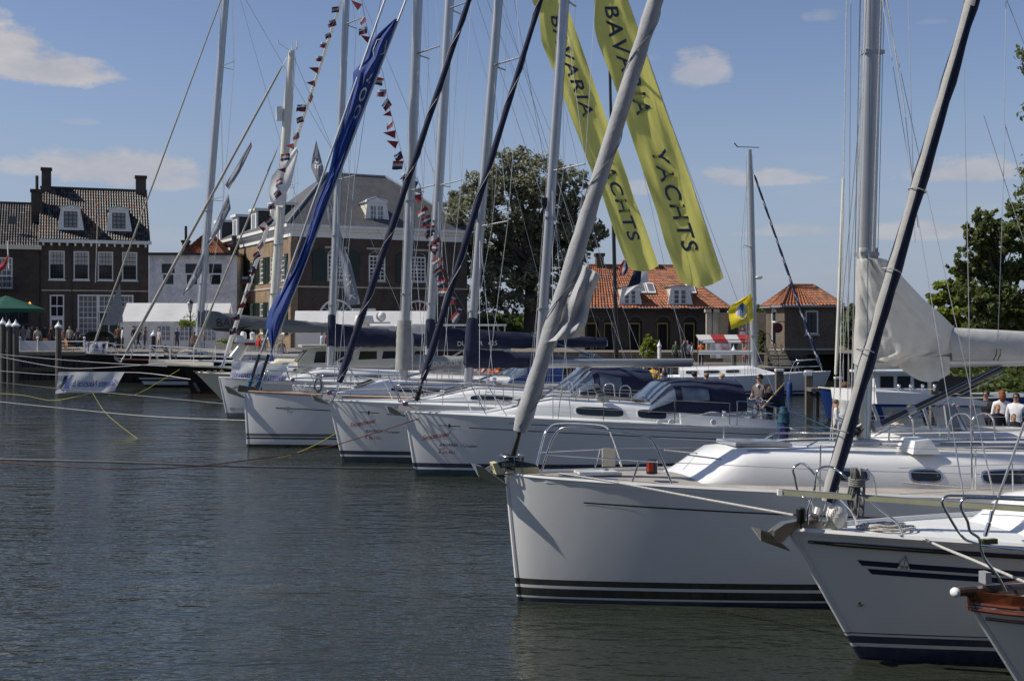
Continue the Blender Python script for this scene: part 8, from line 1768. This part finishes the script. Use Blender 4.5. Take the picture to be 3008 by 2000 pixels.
pp('dark haired man in black bending over the navy cockpit tent', 1962, 1091, 31.8, .5, -60, (.015,.015,.02), DK, pose='lean', long_sleeve=True)
def collar(r_, k):
    m = MB(); m.slab([V(p)*k for p in ((-.05,-.105,1.50),(.05,-.105,1.50),(.0,-.135,1.40))], [V(p)*k for p in ((-.05,-.085,1.50),(.05,-.085,1.50),(.0,-.115,1.40))]); part('collar', m, WHITEC, r_, 0)
pp('man in taupe polo shirt and sunglasses standing by the steering wheel', 2232, 1100, 33.2, .38, -50, (.13,.105,.10), (.22,.22,.23), shades=True, pose='hold', extra=collar)
def shirt_text(r_, k):
    t_ = text_mb('LOS', lambda x, y: V((-.10+x, -.150+.25*(x-.1)**2, 1.22+y))*k, .10, 0, .004); part('shirt_print', t_, WHITEC, r_, 0)
pp('boy in black printed t-shirt beside the man in the taupe polo', 2257, 1129, 32.4, .38, 25, (.012,.012,.014), (.15,.16,.18), hair=(.12,.07,.03), pose='hold', extra=shirt_text)
# aboard the hardtop boat and around it
pp('man in white t-shirt and brown cap seen from behind by the jib', 2482, 1125, 27.0, .42, 170, (.70,.69,.66), KH, hair=(.10,.05,.02), cap=(.12,.06,.03)); pp('man in white shirt sitting low on the motor boat foredeck', 2456, 1172, 26.0, .95, 70, (.62,.64,.66), JN, pose='sit', hair=(.2,.13,.08), long_sleeve=True)
pp('man sitting under the hardtop', 2674, 1190, 25.6, .7, 10, (.10,.10,.11), DK, pose='sit', hair=(.14,.08,.05)); pp('blond child under the hardtop', 2634, 1216, 25.2, .7, -30, (.45,.42,.36), KH, pose='sit', hair=(.45,.28,.12)); pp('person in black cap and hoodie under the hardtop', 2768, 1195, 25.8, .7, -70, (.02,.022,.03), DK, pose='sit', cap=(.02,.02,.025), long_sleeve=True)
pp('man in black t-shirt and sunglasses among the group on the right', 2897, 1148, 29.2, .35, -40, (.018,.02,.022), DK, shades=True, hair=(.06,.03,.02), pose='hold')
pp('red haired woman in white top seen from behind', 2943, 1147, 28.6, .35, 175, (.74,.73,.74), (.04,.05,.08), hair=(.22,.06,.02), hairstyle='long', long_sleeve=True); pp('dark haired woman in white cardigan and sunglasses', 2985, 1155, 28.3, .35, -35, (.70,.70,.71), (.05,.05,.07), hair=(.02,.012,.01), hairstyle='long', shades=True, long_sleeve=True)
pp('fair haired boy in black zipped jacket in front of the women', 2930, 1188, 27.6, .35, 5, (.014,.014,.016), DK, hair=(.34,.18,.07), long_sleeve=True); pp('girl with light brown hair in black beside the boy', 2978, 1216, 27.3, .35, -10, (.016,.016,.02), DK, hair=(.24,.14,.07), hairstyle='long', long_sleeve=True)
# market on the right quay
for px, yt, col, lab, fc in [(2010,998,(.10,.10,.10),'person in dark coat left of the market stall',30),(2020,1000,(.30,.28,.30),'person in pale shirt left of the market stall',-20),(2033,1006,(.45,.52,.52),'person in pale green jacket left of the market stall',80),(2060,1003,(.70,.18,.03),'person in bright orange jacket at the market stall',180),(2192,1012,(.55,.12,.03),'person in orange red at the stall end',0),(2186,1040,(.35,.06,.10),'child in dark red beside the stall',20),(1985,1002,(.06,.10,.05),'person in green before the guardhouse arch',0)]:
    pp(lab, px, yt, 78.5 if yt < 1030 else 77, .99, fc, col, DK, long_sleeve=True)

for i, (px, Y, col, lab) in enumerate([(205,96,(.35,.33,.3),'person in pale shirt behind the café chairs'),(228,98,(.05,.06,.10),'person in navy jacket by the shop front'),(182,94,(.20,.06,.05),'person in maroon shirt right of the single pile'),(110,93,(.4,.38,.33),'person in cream shirt behind the windbreak'),(425,99,(.12,.13,.12),'person in olive coat at the tent side'),(468,97,(.45,.45,.47),'person in light grey top right of the slim dark post'),(520,98,(.06,.08,.16),'person in blue jacket left of the street lamp'),(600,96,(.30,.12,.05),'person in rust shirt right of the street lamp'),(30,95,(.08,.08,.08),'person in black under the parasol'),(85,99,(.5,.5,.5),'person in white under the parasol rim')]):
    pp(lab, px, 958+(i*7)%9, Y, GZ, (i*67)%360, col, [DK,JN,KH][i%3], pose=['stand','hips','walk'][i%3], hair=[(.03,.02,.015),(.2,.12,.06),(.4,.3,.18)][i%3])

for i, (px, yt, Y, col, lab) in enumerate([(1640,1082,42,(.5,.48,.44),'person in cream jacket left of the blue hood'),(1672,1078,42.5,(.05,.07,.14),'person in navy sweater left of the blue hood'),(1700,1080,43,(.4,.06,.05),'person in crimson jacket behind the blue hood'),(2040,1092,36,(.15,.16,.18),'person in grey jacket right of the bending man'),(2075,1096,37,(.55,.55,.57),'person in white shirt between cockpit tent and far yacht'),(2120,1098,38,(.08,.10,.16),'person in blue jacket left of the man in the taupe polo'),(2855,1178,28.5,(.06,.07,.06),'person in dark green behind the hardtop boat'),(2815,1182,28.8,(.3,.26,.2),'person in sand shirt behind the hardtop boat')]):
    pp(lab, px, yt, Y, .4, (i*47)%360, col, DK, long_sleeve=True, pose=['stand','hold'][i%2], hair=[(.03,.02,.015),(.2,.12,.06),(.4,.3,.18)][i%3])
